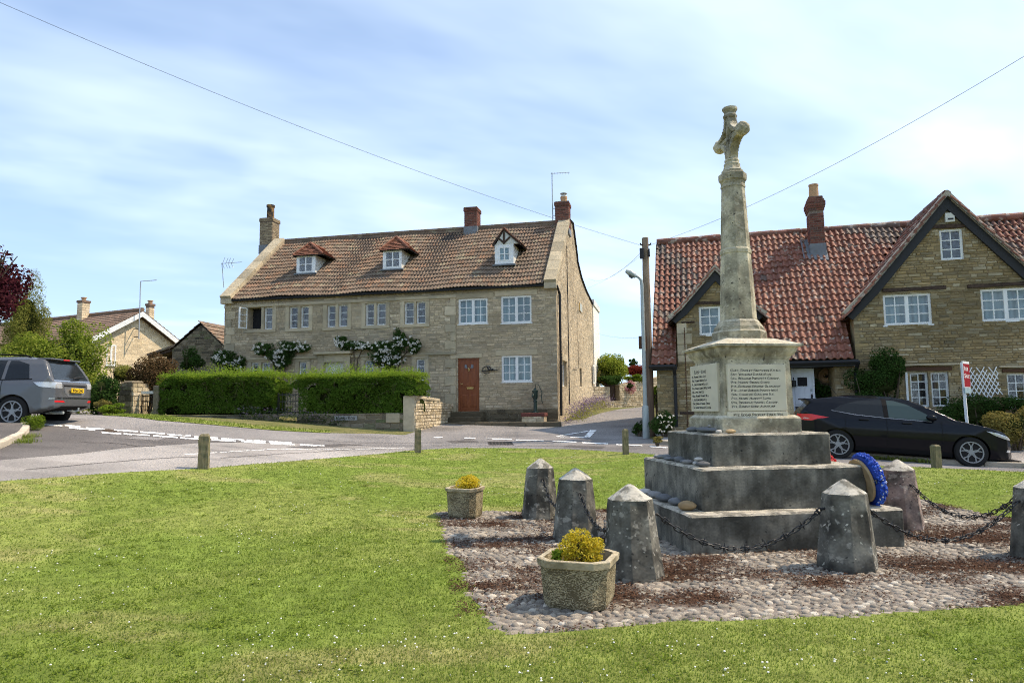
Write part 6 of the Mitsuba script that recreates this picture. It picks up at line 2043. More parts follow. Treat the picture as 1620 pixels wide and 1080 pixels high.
put('lens', (v, f), M['curtain'], lamp, smooth=50)


def wire(label, p, q, sag, r=0.007, cat='overhead wire'):
    t = np.linspace(0, 1, 60)
    w = np.array(p) + (np.array(q) - np.array(p)) * t[:, None]
    w[:, 2] -= sag * 4 * t * (1 - t)
    put('overhead_wire', tube(w, r, 5), M['black'], smooth=True, label=label, cat=cat)


top = P_(0.965)
wire('long overhead wire sweeping from the pole over the cottage to the upper left', top + [-.15, 0, 0.0], pix(-60, -22, 13.0), 0.30, 0.0045)
wire('overhead wire rising from the pole to the upper right edge of the sky', top + [.15, 0, 0], pix(1700, 40, 11.0), 0.34, 0.0045)
wire('faint thin wire running from the pole down to the cottage gable', P_(0.93), FG.P(9.5, 0.1, 7.4), 0.12, 0.003)
wire('thin wire from half way up the pole towards the lane at the left', P_(0.52), pix(940, 525, 42.0), 0.15, 0.004)
wire('drop wire hanging from the pole beside the red roof verge', P_(0.90), FH.P(HL + 0.1, 0.05, EV - 0.3), 0.05, 0.003)
wire('thin wire between the pole top and the far end of the lane', P_(0.95), pix(930, 440, 46.0), 0.5, 0.005)

brd = thing('agent_sign', 'red and white property board on a leaning white post behind the black car', 'sign')
ZB = 16.9
b0 = pix(1531.5, 682, ZB)
b0[2] = 0.2
b1 = pix(1521.5, 573, ZB)
put('post', tube([b0, b1], 0.042, 4), M['white'], brd)
cb_ = pix(1526, 593, ZB)
Fb = facade(cb_[:2], -40)
Fb.ea, Fb.eb = Fb.ea, Fb.eb
bz = cb_[2]
put('board', fbox(Fb, -0.215, 0.225, 0.02, 0.045, bz - 0.31, bz + 0.33), M['white'], brd)
M['sign_red'] = mat('sign_red', (0.30, 0.012, 0.02), 0.5)
M['sign_teal'] = mat('sign_teal', (0.32, 0.42, 0.45), 0.5)
put('red_panel', fbox(Fb, -0.20, 0.21, 0.03, 0.049, bz - 0.29, bz + 0.27), M['sign_red'], brd)
put('strap_board', fbox(Fb, -0.20, 0.21, 0.02, 0.05, bz - 0.44, bz - 0.315), M['sign_teal'], brd)
bag = Bag()
letters(Fb, ['FOR', 'SALE'], -0.17, bz + 0.10, 0.17, 0.10, 0.049, bag, width=[0.27, 0.33])
put('lettering', bag, M['white'], brd)

# ------------------------------------------------------------------ cars
M['paint_black'] = mat('black_car_paint', (0.002, 0.003, 0.007), 0.13, 0.22, clearcoat=0.16, clearcoat_gloss=0.97)
M['paint_grey'] = mat('grey_car_paint', (0.102, 0.105, 0.112), 0.3, 0.5, metallic=0.25, clearcoat=0.9, clearcoat_gloss=0.95)
M['car_glass'] = mat('car_glass', (0.010, 0.012, 0.014), 0.05, 0.38)
M['rear_glass'] = mat('rear_car_glass', (0.016, 0.021, 0.024), 0.06, 0.5)
M['car_glass_side'] = mat('clear_car_glass', (0.036, 0.06, 0.058), 0.05, 0.45)
M['rubber'] = mat('tyre_rubber', (0.018, 0.018, 0.018), 0.85, 0.2)
M['trim'] = mat('car_trim', (0.010, 0.010, 0.011), 0.7, 0.1)
M['alloy'] = mat('alloy_grey', (0.27, 0.28, 0.30), 0.35, 0.5, metallic=0.6)
M['tail_red'] = mat('tail_light_red', (0.62, 0.012, 0.015), 0.25, 0.5, clearcoat=0.8)
M['lens_clear'] = mat('clear_lens', (0.55, 0.56, 0.57), 0.12, 0.6, metallic=0.4, clearcoat=0.8)
M['plate_yellow'] = mat('plate_yellow', (0.72, 0.46, 0.02), 0.5)
M['caliper'] = mat('red_caliper', (0.45, 0.02, 0.02), 0.4)
M['chrome'] = mat('chrome_trim', (0.6, 0.6, 0.6), 0.15, 0.5, metallic=1.0)


def prism(pts, axis, lo, hi):
    """Polygon swept along an axis (0 = x, 1 = y, 2 = z); pts give the two other coordinates in order."""
    v, f = extrude(Polygon(pts), hi - lo)
    o = [i for i in range(3) if i != axis]
    w = np.zeros_like(v)
    w[:, o[0]], w[:, o[1]], w[:, axis] = v[:, 0], v[:, 1], v[:, 2] + lo
    m = trimesh.Trimesh(w, f)
    if m.volume < 0:
        m.invert()
    return man(m.vertices, m.faces)


class Car:
    def __init__(self, name, label, side, plan, front, arches, ra, origin, fwd, pitch, paint, cabin=None):
        self.k = thing(name, label, 'car')
        self.F = Frame(origin[:2], fwd, (-fwd[1], fwd[0]))
        self.z0, self.pitch = origin[2], pitch
        L = max(p[0] for p in side) + 0.3
        b = prism(side, 1, -1.2, 1.2)
        b = b ^ prism(plan + [(x, -y) for x, y in plan[::-1]], 2, -0.5, 2.5)
        b = b ^ prism(front + [(-y, z) for y, z in front[::-1]], 0, -0.6, L + 0.3)
        b = b.refine_to_length(0.045)
        v, f = unman(b)
        m = trimesh.Trimesh(v, f, process=True)
        trimesh.smoothing.filter_taubin(m, lamb=0.5, nu=0.51, iterations=14)
        self.raw = man(m.vertices, m.faces)
        m2 = trimesh.Trimesh(np.array(m.vertices) + m.vertex_normals * 0.005, m.faces, process=False)
        m3 = trimesh.Trimesh(np.array(m.vertices) - m.vertex_normals * 0.02, m.faces, process=False)
        self.out, self.inn = man(m2.vertices, m2.faces), man(m3.vertices, m3.faces)
        body = self.raw
        for x, z in arches:
            for s in (-1, 1):
                c, cf = lathe([(ra, 0.60), (ra, 1.3)], 40)
                c = np.stack([c[:, 0] + x, c[:, 2] * s, c[:, 1] + z], -1)
                mm = trimesh.Trimesh(c, cf)
                if mm.volume < 0:
                    mm.invert()
                cut = man(mm.vertices, mm.faces)
                body = body - cut
                self.out = self.out - cut
        self.put('body', body, paint, 38)

    def X(self, v, f):
        v = np.array(v, float)
        v[:, 2] = v[:, 2] + self.z0 + self.pitch * v[:, 0]
        return self.F.X(v, f)

    def put(self, name, m, mt, smooth=38, parent=None, label=None):
        v, f = unman(m) if isinstance(m, manifold3d.Manifold) else m
        if len(f):
            return put(name, self.X(v, f), mt, parent or self.k, smooth=smooth, label=label)

    def skin(self, name, pts, axis, lo, hi, mt, label=None, parent=None):
        """A panel lying 5 mm proud of the body, as wide as the outline swept along the axis."""
        return self.put(name, (self.out - self.inn) ^ prism(pts, axis, lo, hi), mt, 45, parent, label)

    def wheel(self, x, z, y, R, w, spokes, mt, caliper=None):
        s = 1 if y > 0 else -1
        L = lambda q: np.stack([q[0][:, 0] + x, y + s * q[0][:, 2], q[0][:, 1] + z], -1)
        k = self.put('wheel', (L(lathe([(R * 0.68, -w / 2), (R * 0.93, -w / 2), (R, -w / 2 + .03), (R, w / 2 - .03), (R * 0.93, w / 2), (R * 0.70, w / 2 - 0.005), (R * 0.68, w / 2 - .03)], 40)), lathe([(R * 0.68, -w / 2), (R * 0.93, -w / 2), (R, -w / 2 + .03), (R, w / 2 - .03), (R * 0.93, w / 2), (R * 0.70, w / 2 - 0.005), (R * 0.68, w / 2 - .03)], 40)[1]), M['rubber'], 35)
        rq = lathe([(R * 0.60, -w / 2 + .02), (R * 0.715, -w / 2 + .02), (R * 0.715, w / 2 - 0.004), (R * 0.67, w / 2 - 0.001), (R * 0.64, w / 2 - 0.03)], 40)
        pr = Polygon([(R * 0.715 * math.cos(t), R * 0.715 * math.sin(t)) for t in np.linspace(0, 6.283, 49)]).difference(Polygon([(R * 0.645 * math.cos(t), R * 0.645 * math.sin(t)) for t in np.linspace(0, 6.283, 49)]))
        v, f = extrude(pr, 0.04)
        self.put('rim', (np.stack([v[:, 0] + x, y + s * (w / 2 - .035 + v[:, 2]), v[:, 1] + z], -1), f), mt, 35, k)
        shp = [Point(0, 0).buffer(R * 0.17)]
        for i in range(spokes):
            t = 2 * math.pi * i / spokes + math.pi / 2
            for d in (-1, 1):
                e = t + d * 0.25
                shp.append(LineString([(R * 0.12 * math.cos(t + d * .5), R * .12 * math.sin(t + d * .5)), (R * 0.40 * math.cos(t + d * 0.07), R * .40 * math.sin(t + d * 0.07)), (R * .67 * math.cos(e), R * .67 * math.sin(e))]).buffer(R * 0.034))
        v, f = extrude(shapely.union_all(shp), 0.025)
        self.put('spokes', (np.stack([v[:, 0] + x, y + s * (w / 2 - .045 + v[:, 2]), v[:, 1] + z], -1), f), mt, 35, k)
        q = lathe([(R * 0.5, 0), (R * 0.5, 0.02)], 30)
        self.put('brake_disc', (np.stack([q[0][:, 0] + x, y + s * (w / 2 - .13 + q[0][:, 2]), q[0][:, 1] + z], -1), q[1]), M['galv'], 35, k)
        q = lathe([(R * 0.7, 0), (R * 0.7, 0.02)], 30)
        self.put('inner_liner', (np.stack([q[0][:, 0] + x, y + s * (q[0][:, 2] - w / 2), q[0][:, 1] + z], -1), q[1]), M['trim'], 35, k)
        if caliper:
            v, f = extrude(Polygon([(R * r * math.cos(t), R * r * math.sin(t)) for r, t in [(0.30, -.2), (0.55, -.25), (0.57, .2), (0.55, .65), (0.30, .6)]]), 0.06)
            self.put('caliper', (np.stack([v[:, 0] * caliper + x, y + s * (w / 2 - .12 + v[:, 2]), v[:, 1] + z], -1), f), M['caliper'], 35, k)


pf, pr_ = pix(1532, 717, 15.4), pix(1325, 700, 16.15)
d = (pf - pr_)[:2]
d /= np.linalg.norm(d)
perp = np.array([-d[1], d[0]])
axle_r = pr_[:2] + perp * 0.80
WB = 2.65
zr_, zf_ = pix(1325, 724.5, 16.15)[2], pix(1532, 738.5, 15.4)[2]
m_ = (zf_ - zr_) / WB
print('hatch wheelbase', np.linalg.norm(pf - pr_), 'ground', zr_, zf_, gz(*pr_[:2]), gz(*pf[:2]))
org = np.array([*(axle_r - d * 0.82), zr_ - m_ * 0.82])
side = [(0.10, 0.30), (0.45, 0.21), (4.05, 0.17), (4.30, 0.19), (4.38, 0.30), (4.37, 0.50), (4.30, 0.66), (4.12, 0.79), (3.75, 0.90), (3.22, 1.005), (2.85, 1.20), (2.45, 1.375), (2.1, 1.46), (1.65, 1.49), (1.1, 1.455), (0.55, 1.365), (0.22, 1.315), (0.30, 1.25), (0.10, 1.05), (0.03, 0.96), (0.0, 0.80), (0.02, 0.62), (0.0, 0.46)]
plan = [(-0.02, 0.0), (0.0, 0.66), (0.08, 0.78), (0.35, 0.88), (0.9, 0.912), (3.5, 0.912), (3.95, 0.88), (4.2, 0.76), (4.34, 0.52), (4.39, 0.0)]
frnt = [(0.0, 0.1), (0.80, 0.1), (0.87, 0.30), (0.91, 0.55), (0.91, 0.72), (0.885, 0.90), (0.86, 0.98), (0.73, 1.26), (0.63, 1.40), (0.45, 1.465), (0.0, 1.50)]
car = Car('hatchback_car', 'black five door hatchback parked in front of the golden stone house', side, plan, frnt, [(0.82, 0.33), (3.47, 0.33)], 0.365, org, d, m_, M['paint_black'])
gl = [(0.74, 1.085), (1.20, 1.03), (1.85, 0.985), (2.72, 0.955), (2.84, 0.985), (2.62, 1.13), (2.30, 1.30), (2.05, 1.37), (1.75, 1.385), (1.3, 1.335), (0.95, 1.23)]
for s, lo, hi in ((-1, -1.2, -0.3), (1, 0.3, 1.2)):
    car.skin('rear_side_window', list((Polygon(gl) & sbox(0, 0, 1.80, 2)).exterior.coords)[:-1], 1, lo, hi, M['car_glass'])
    car.skin('front_side_window', list((Polygon(gl) & sbox(1.90, 0, 4, 2)).exterior.coords)[:-1], 1, lo, hi, M['car_glass_side'])
    car.skin('door_pillar', [(1.805, 0.98), (1.895, 0.975), (1.895, 1.40), (1.805, 1.40)], 1, lo, hi, M['trim'])
    car.skin('chrome_strip', [(0.72, 1.10), (1.20, 1.025), (1.85, 0.98), (2.75, 0.948), (2.75, 0.936), (1.85, 0.968), (1.20, 1.012), (0.72, 1.086)], 1, lo, hi, M['alloy'])
    car.skin('tail_light', [(-0.1, 0.975), (0.28, 0.985), (0.66, 0.925), (0.42, 0.885), (0.28, 0.83), (-0.1, 0.845)], 1, lo, hi, M['tail_red'])
    car.skin('reverse_light', [(0.10, 0.90), (0.24, 0.89), (0.24, 0.865), (0.10, 0.87)], 1, lo, hi, M['lens_clear'])
    car.skin('headlight', [(3.78, 0.80), (4.02, 0.765), (4.30, 0.665), (4.40, 0.60), (4.16, 0.64), (3.95, 0.71)], 1, lo, hi, M['lens_clear'])
    for x0, x1 in ((1.84, 1.85), (2.93, 2.94), (0.99, 1.0)):
        car.skin('door_seam', [(x0, 0.30), (x1, 0.30), (x1, 0.955), (x0, 0.955)], 1, lo, hi, M['trim'])
    car.skin('sill_trim', [(1.2, 0.20), (3.1, 0.18), (3.1, 0.29), (1.2, 0.30)], 1, lo, hi, M['trim'])
    car.skin('window_surround', list(Polygon(gl).buffer(0.028).difference(Polygon(gl).buffer(0.002)).exterior.coords)[:-1], 1, lo, hi, M['trim']) if False else None
    car.put('mirror', (lambda q: (q[0] * [0.11, 0.10, 0.075] + [2.72, s * 1.0, 1.03], q[1]))(ball(1, 2)), M['paint_black'])
    for x, z in ((1.28, 0.90), (2.15, 0.865)):
        car.put('door_handle', (lambda q: (q[0] + [0, s * 0.0, 0], q[1]))(cbox(x, x + 0.20, min(s * 0.88, s * 0.935), max(s * 0.88, s * 0.935), z, z + 0.03, 0.008)), M['paint_black'])
car.skin('windscreen', [(-0.72, 0.99), (0.72, 0.99), (0.56, 1.40), (-0.56, 1.40)], 0, 2.35, 3.4, M['car_glass'])
car.skin('rear_window', [(-0.62, 1.02), (0.62, 1.02), (0.52, 1.33), (-0.52, 1.33)], 0, -0.3, 0.6, M['car_glass'])
car.put('spoiler', (lambda q: q)(cbox(0.14, 0.50, -0.54, 0.54, 1.315, 1.345, 0.015)), M['paint_black'])
car.skin('grille', [(-0.5, 0.36), (0.5, 0.36), (0.42, 0.56), (-0.42, 0.56)], 0, 4.0, 4.5, M['trim'])
car.skin('fog_light', [(4.16, 0.36), (4.30, 0.36), (4.28, 0.41), (4.18, 0.41)], 1, -1.2, -0.3, M['lens_clear'])
car.put('front_splitter', cbox(3.95, 4.42, -0.82, 0.82, 0.175, 0.20, 0.008), M['trim'])
car.put('aerial', tube([[1.0, 0, 1.44], [0.82, 0, 1.68]], 0.006, 5), M['black'])
for x in (0.82, 3.47):
    for s in (-1, 1):
        car.wheel(x, 0.325, s * 0.80, 0.325, 0.225, 5, M['alloy'], caliper=-1 if x < 2 else (1 if s < 0 else -1))

# the grey estate car driving off to the left
rb, rr2 = pix(82, 660, 16.6), 0
b_ = math.radians(-2)
d = np.array([-math.cos(b_), math.sin(b_)])
left = np.array([-d[1], d[0]])
axr = pix(23, 650, 16.35)
zl_ = pix(23, 674.5, 16.35)[2]
org2 = axr[:2] - left * 0.78 - d * 0.95
org = np.array([*org2, zl_])
side = [(0.10, 0.42), (0.55, 0.30), (4.1, 0.24), (4.55, 0.28), (4.66, 0.5), (4.6, 0.78), (4.25, 1.0), (3.45, 1.13), (2.95, 1.42), (2.55, 1.60), (2.1, 1.665), (1.3, 1.68), (0.75, 1.64), (0.42, 1.575), (0.36, 1.53), (0.14, 1.12), (0.05, 1.0), (0.02, 0.72), (0.0, 0.62), (0.0, 0.48)]
plan = [(-0.02, 0.0), (0.0, 0.52), (0.07, 0.74), (0.3, 0.87), (0.8, 0.90), (3.8, 0.90), (4.3, 0.8), (4.6, 0.5), (4.68, 0.0)]
frnt = [(0.0, 0.2), (0.82, 0.2), (0.89, 0.42), (0.90, 0.75), (0.88, 0.98), (0.84, 1.10), (0.70, 1.46), (0.62, 1.58), (0.45, 1.65), (0.0, 1.69)]
suv = Car('estate_car', 'grey sport utility car with a yellow rear number plate at the left edge', side, plan, frnt, [(0.95, 0.35), (3.62, 0.35)], 0.40, org, d, 0.0, M['paint_grey'])
gl = [(0.62, 1.12), (1.0, 1.10), (3.2, 1.08), (2.9, 1.35), (2.5, 1.53), (1.9, 1.57), (1.0, 1.55), (0.72, 1.46)]
for s, lo, hi in ((-1, -1.2, -0.3), (1, 0.3, 1.2)):
    suv.skin('side_window', list((Polygon(gl) & sbox(0, 0, 1.18, 2)).exterior.coords)[:-1], 1, lo, hi, M['car_glass'])
    suv.skin('side_window', list((Polygon(gl) & sbox(1.26, 0, 2.2, 2)).exterior.coords)[:-1], 1, lo, hi, M['car_glass'])
    suv.skin('side_window', list((Polygon(gl) & sbox(2.28, 0, 4, 2)).exterior.coords)[:-1], 1, lo, hi, M['car_glass'])
    suv.skin('window_trim', [(0.55, 1.115), (3.25, 1.07), (3.25, 1.055), (0.55, 1.09)], 1, lo, hi, M['trim'])
    suv.skin('tail_light', [(-0.1, 1.03), (0.30, 1.035), (0.50, 1.03), (0.36, 0.925), (0.05, 0.89), (-0.1, 0.88)], 1, lo if s < 0 else 0.52, hi if s > 0 else -0.52, M['lens_clear'])
    suv.skin('door_seam', [(1.22, 0.4), (1.23, 0.4), (1.23, 1.08), (1.22, 1.08)], 1, lo, hi, M['trim'])
    suv.skin('door_seam', [(2.24, 0.36), (2.25, 0.36), (2.25, 1.08), (2.24, 1.08)], 1, lo, hi, M['trim'])
    suv.put('door_handle', cbox(1.55, 1.76, min(s * 0.87, s * 0.915), max(s * 0.87, s * 0.915), 0.985, 1.015, 0.008), M['paint_grey'])
    suv.put('roof_rail', tube([[x, s * 0.60, z] for x, z in ((0.75, 1.63), (0.9, 1.68), (1.6, 1.71), (2.3, 1.69), (2.45, 1.65))], 0.02, 6), M['trim'])
    suv.skin('reflector', [(s * 0.46, 0.55), (s * 0.74, 0.56), (s * 0.74, 0.60), (s * 0.52, 0.60)] if s > 0 else [(-0.74, 0.56), (-0.46, 0.55), (-0.52, 0.60), (-0.74, 0.60)], 0, -0.3, 0.4, M['tail_red'])
suv.skin('rear_window', [(-0.70, 1.10), (0.70, 1.10), (0.56, 1.53), (-0.56, 1.53)], 0, -0.3, 0.8, M['rear_glass'])
suv.skin('chrome_strip', [(-0.74, 1.055), (0.74, 1.055), (0.74, 1.085), (-0.74, 1.085)], 0, -0.3, 0.5, M['chrome'])
suv.skin('plate_recess', [(-0.42, 0.78), (-0.30, 0.70), (0.30, 0.70), (0.42, 0.78), (0.44, 0.93), (-0.44, 0.93)], 0, -0.3, 0.4, M['alloy'])
suv.skin('tailgate_seam', [(-0.68, 0.66), (0.68, 0.66), (0.68, 0.675), (-0.68, 0.675)], 0, -0.3, 0.4, M['trim'])
suv.skin('tailgate_handle_bar', [(-0.45, 0.935), (0.45, 0.935), (0.45, 0.965), (-0.45, 0.965)], 0, -0.3, 0.4, M['trim'])
suv.skin('bumper_strip', [(-0.80, 0.635), (0.80, 0.635), (0.80, 0.655), (-0.80, 0.655)], 0, -0.3, 0.4, M['chrome'])
suv.skin('lower_valance', [(-0.6, 0.3), (0.6, 0.3), (0.55, 0.46), (-0.55, 0.46)], 0, -0.3, 0.5, M['trim'])
k = suv.put('number_plate', cbox(-0.035, -0.012, -0.26, 0.26, 0.79, 0.90, 0.004), M['plate_yellow'])
bag = Bag()
Fpl = Frame(suv.F.P(-0.035, 0.0, 0)[:2], -suv.F.eb[:2], -suv.F.ea[:2])
letters(Fpl, ['WO64', 'OWZ'], -0.22, suv.z0 + 0.81, 0.0, 0.075, 0.001, bag, indent=[0, 0.245], width=[0.22, 0.19])
put('lettering', bag, M['letter'], k)
suv.put('wiper', tube([[0.10, -0.02, 1.14], [0.09, -0.1, 1.17], [0.10, -0.42, 1.19]], 0.018, 5), M['black'])
suv.put('spoiler', cbox(0.28, 0.62, -0.60, 0.60, 1.575, 1.615, 0.015), M['paint_grey'])
suv.put('high_brake_light', cbox(0.27, 0.30, -0.12, 0.12, 1.58, 1.61, 0.004), M['tail_red'])
suv.put('tow_bar', tube([[0.2, 0.0, 0.36], [0.02, 0, 0.34], [-0.06, 0, 0.36], [-0.07, 0, 0.43]], 0.022, 6), M['galv'])
suv.put('exhaust', tube([[0.5, 0.35, 0.32], [0.08, 0.35, 0.31]], 0.035, 8), M['galv'])
for x in (0.95, 3.62):
    for s in (-1, 1):
        suv.wheel(x, 0.35, s * 0.78, 0.35, 0.225, 5, M['alloy'])
# ------------------------------------------------------------------ vegetation and the far buildings
LF['hedge'] = leaf('hedge_leaf', [(0.048, 0.10, 0.012), (0.09, 0.165, 0.02), (0.155, 0.24, 0.038)], 0.9)
LF['shoot'] = leaf('hedge_shoot', [(0.17, 0.26, 0.025), (0.25, 0.36, 0.04), (0.34, 0.44, 0.06)], 0.9)
LF['dark'] = leaf('dark_leaf', [(0.022, 0.05, 0.012), (0.04, 0.08, 0.018), (0.07, 0.12, 0.03)], 0.6)
LF['purple'] = leaf('purple_leaf', [(0.035, 0.010, 0.016), (0.065, 0.017, 0.024), (0.12, 0.04, 0.04)], 0.5)
LF['olive'] = leaf('yellow_green_leaf', [(0.20, 0.23, 0.045), (0.30, 0.31, 0.07), (0.40, 0.38, 0.11)], 0.9)
LF['copper'] = leaf('copper_leaf', [(0.07, 0.055, 0.025), (0.13, 0.085, 0.04), (0.19, 0.11, 0.06)], 0.6)
LF['gold'] = leaf('golden_leaf', [(0.14, 0.13, 0.03), (0.25, 0.21, 0.06), (0.34, 0.28, 0.10)], 0.6)
LF['redleaf'] = leaf('red_leaf', [(0.16, 0.03, 0.02), (0.25, 0.045, 0.03)], 0.6)
LF['lav'] = leaf('lavender_flower', [(0.16, 0.12, 0.22), (0.26, 0.19, 0.33), (0.36, 0.28, 0.42)], 0.5)
LF['rose'] = leaf('rose_petal', [(0.62, 0.58, 0.5), (0.75, 0.73, 0.68)], 0.5)
LF['pink'] = leaf('pink_flower', [(0.5, 0.2, 0.25), (0.62, 0.36, 0.36)], 0.5)
M['bark'] = mat('bark', lambda p, n, uv: mi.Color3f(0.10, 0.075, 0.05) * (0.5 + noise(p.x * 40, p.y * 40, p.z * 8)), 0.95)
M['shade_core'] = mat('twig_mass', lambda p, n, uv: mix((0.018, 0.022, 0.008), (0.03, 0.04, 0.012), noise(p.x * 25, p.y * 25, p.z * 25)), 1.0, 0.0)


def limbs(parent, root, c, rad, n, r0, seed=1, name='branches'):
    g = np.random.default_rng(seed)
    b = Bag()
    for i in range(n):
        d = g.normal(size=3)
        d /= np.linalg.norm(d)
        d[2] = abs(d[2]) * 0.8 + 0.1
        e = np.array(c) + d * np.array(rad) * g.uniform(0.5, 0.9)
        m = (np.array(root) + e) / 2 + g.normal(size=3) * np.array(rad) * 0.12
        t = np.linspace(0, 1, 6)[:, None]
        w = (1 - t) ** 2 * root + 2 * t * (1 - t) * m + t ** 2 * e
        b.add(*tube(w, np.linspace(r0, r0 * 0.2, 6), 5))
    put(name, b, M['bark'], parent)


def bush(name, label, cat, lf, c, rad, n, size, k=16, seed=1, group=None, stems=7, shell=0.55, slim=0.55, up=0.4, floor=None, core=True):
    s = thing(name, label, cat, group)
    c, rad = np.array(c, float), np.array(rad, float)
    q, d = clump_pts(n, c, rad, k, seed, shell)
    if floor is not None:
        keep = q[:, 2] > floor
        q, d = q[keep], d[keep]
    bag = Bag()
    leaves(bag, q, size, up, 0.35, slim, d)
    put('leaves', bag, LF[lf], s)
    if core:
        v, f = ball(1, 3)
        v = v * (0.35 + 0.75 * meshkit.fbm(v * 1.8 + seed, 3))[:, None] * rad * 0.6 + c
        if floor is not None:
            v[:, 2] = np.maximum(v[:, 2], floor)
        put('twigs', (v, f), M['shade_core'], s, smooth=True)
    if not stems:
        return s
    foot = c - [0, 0, rad[2]]
    foot[2] = float(gz(foot[0], foot[1])) - 0.05
    limbs(s, foot, c, rad * 0.85, stems, 0.02 + 0.02 * rad.max(), seed, 'stems')
    return s


def hedge(label, a0, a1, b0, b1, z0, z1, n, seed, skew=0.0, gap=None, c0=0.09, c1=0.09):
    s = thing('hedge', label, 'hedge')
    g = np.random.default_rng(seed)
    W, D, H = a1 - a0, b1 - b0, z1 - z0
    ar = np.array([W * H, W * D, D * H, D * H])
    f = g.choice(4, n, p=ar / ar.sum())
    u, v, w = g.random(n), g.random(n), np.abs(g.normal(0, 0.09, n))
    a = np.where(f < 2, a0 + u * W, np.where(f == 2, a0 + w, a1 - w))
    b = np.where(f == 0, b1 - w, b0 + np.where(f == 1, v, u) * D)
    z = np.where(f == 1, z1 - w, z0 + v * H)
    bump = (meshkit.fbm(np.stack([a * 1.0, b * 1.0, z * 1.0], -1) + seed, 4) - 0.5) * 0.62
    a, b, z = a + np.where(f >= 2, bump * np.where(f == 2, -1, 1), 0), b + np.where(f == 0, bump, 0), z + np.where(f == 1, bump, 0)
    # rounded shoulders and ends
    e = np.clip(1 - np.minimum(a - a0, a1 - a) / 0.75, 0, 1)
    z = z - (0.40 * e ** 2 + 0.12 * np.clip(1 - (b1 - b) / 0.4, 0, 1) ** 2) * np.clip((z - z0) / H, 0, 1) ** 2
    b = b - np.where(f == 0, 0.16 * np.clip((z - z0) / H, 0, 1) ** 3, 0)
    # the end faces lean: the top of the hedge is a little narrower
    P = FC.P(a + skew * (b1 - b) * (f == 3), b, z)
    nrm = np.stack([np.where(f == 2, -1, np.where(f == 3, 1, 0)), (f == 0) * 1.0, (f == 1) * 1.0], -1)
    out = nrm[:, :1] * FC.ea + nrm[:, 1:2] * FC.eb + nrm[:, 2:] * np.array([0, 0, 1.0])
    hollow = meshkit.fbm(np.stack([a * 2.1, b * 2.1, z * 2.6], -1) + seed * 3, 3) + g.normal(0, 0.05, n) < 0.36
    keep = ~(hollow & (f != 1))
    P, out, a, z = P[keep], out[keep], a[keep], z[keep]
    over = ~((a > wa0 - 0.05) & (z < zt_ + 0.02))
    P, out, a, z = P[over], out[over], a[over], z[over]
    bag = Bag()
    if gap:
        keep = ~((a > gap[0]) & (a < gap[1]) & (z < gap[2] + 0.25 * (a - gap[0]) * (gap[1] - a) * 4))
        P, out = P[keep], out[keep]
    leaves(bag, P, 0.075, 0.2, 0.3, 0.6, out)
    put('leaves', bag, LF['hedge'], s)
    # fresh upright shoots on top
    ns = int(W * 120)
    a, b = g.uniform(a0, a1, ns), g.uniform(b0, b1, ns)
    h = g.uniform(0.12, 0.46, ns) * (0.35 + 1.2 * meshkit.fbm(np.stack([a * 0.9, b * 0.7, a * 0 + seed], -1), 3))
    h = h * np.clip(np.minimum(a - a0, a1 - a) / 0.3, 0.2, 1)
    sink = 0.22 * np.clip(1 - np.minimum(a - a0, a1 - a) / 0.55, 0, 1) ** 2
    m = 11
    t = np.linspace(0.0, 1, m)
    ln = g.normal(0, 0.22, (ns, 2))
    pts = FC.P((a[:, None] + ln[:, :1] * h[:, None] * t).ravel(), (b[:, None] + ln[:, 1:] * h[:, None] * t).ravel(), (z1 - 0.04 - sink[:, None] + h[:, None] * t).ravel())
    bag = Bag()
    leaves(bag, pts + g.normal(0, 0.016, pts.shape), 0.048, 0.1, 0.3, 0.6)
    q = FC.P(g.uniform(a0, a1, n // 5), g.uniform(b0, b1, n // 5), z1 + g.normal(0.02, 0.05, n // 5))
    leaves(bag, q, 0.055, 0.6, 0.3, 0.6)
    put('fresh_shoots', bag, LF['shoot'], s)
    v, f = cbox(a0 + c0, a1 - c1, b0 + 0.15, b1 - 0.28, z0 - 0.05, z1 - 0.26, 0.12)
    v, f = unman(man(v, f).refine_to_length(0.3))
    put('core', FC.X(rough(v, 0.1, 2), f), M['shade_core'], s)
    tb = Bag()
    for i in range(int(W * 26)):
        p = np.array([g.uniform(a0, a1), b1 - 0.12, g.uniform(z0, z1)])
        e = p + [g.normal(0, 0.12), g.uniform(0.10, 0.22), g.normal(0.05, 0.12)]
        tb.add(*tube(FC.P(*np.array([p, (p + e) / 2 + g.normal(0, 0.02, 3), e]).T), [0.006, 0.005, 0.003], 4))
    put('twigs', tb, M['bark'], s, kind='stuff')


HZ0 = FC.hit(350, 653, BW)[1]
ha0, ha1 = FC.hit(243, 620, BW)[0], FC.hit(435, 620, BW)[0]
hb0, hb1 = FC.hit(450, 620, BW)[0], FC.hit(662, 620, BW)[0]
GTOP = FC.hit(452, 621, BW)[1]
HT1 = FC.hit(340, 594, BW)[1]
HT2 = FC.hit(570, 594, BW)[1]
hedge('clipped green hedge left of the railing gate in front of the cottage', ha0, ha1, BW - 1.15, BW - 0.02, HZ0, HT1, 30000, 3, gap=(ga0_ - 0.02, ga1_ + 0.05, GTOP), c1=0.14)
hedge('clipped green hedge right of the railing gate with sunlit right end', hb0, hb1, BW - 1.15, BW - 0.02, zl - 0.02, HT2, 34000, 4, gap=(ga0_ - 0.02, ga1_ + 0.05, GTOP), c0=0.62)

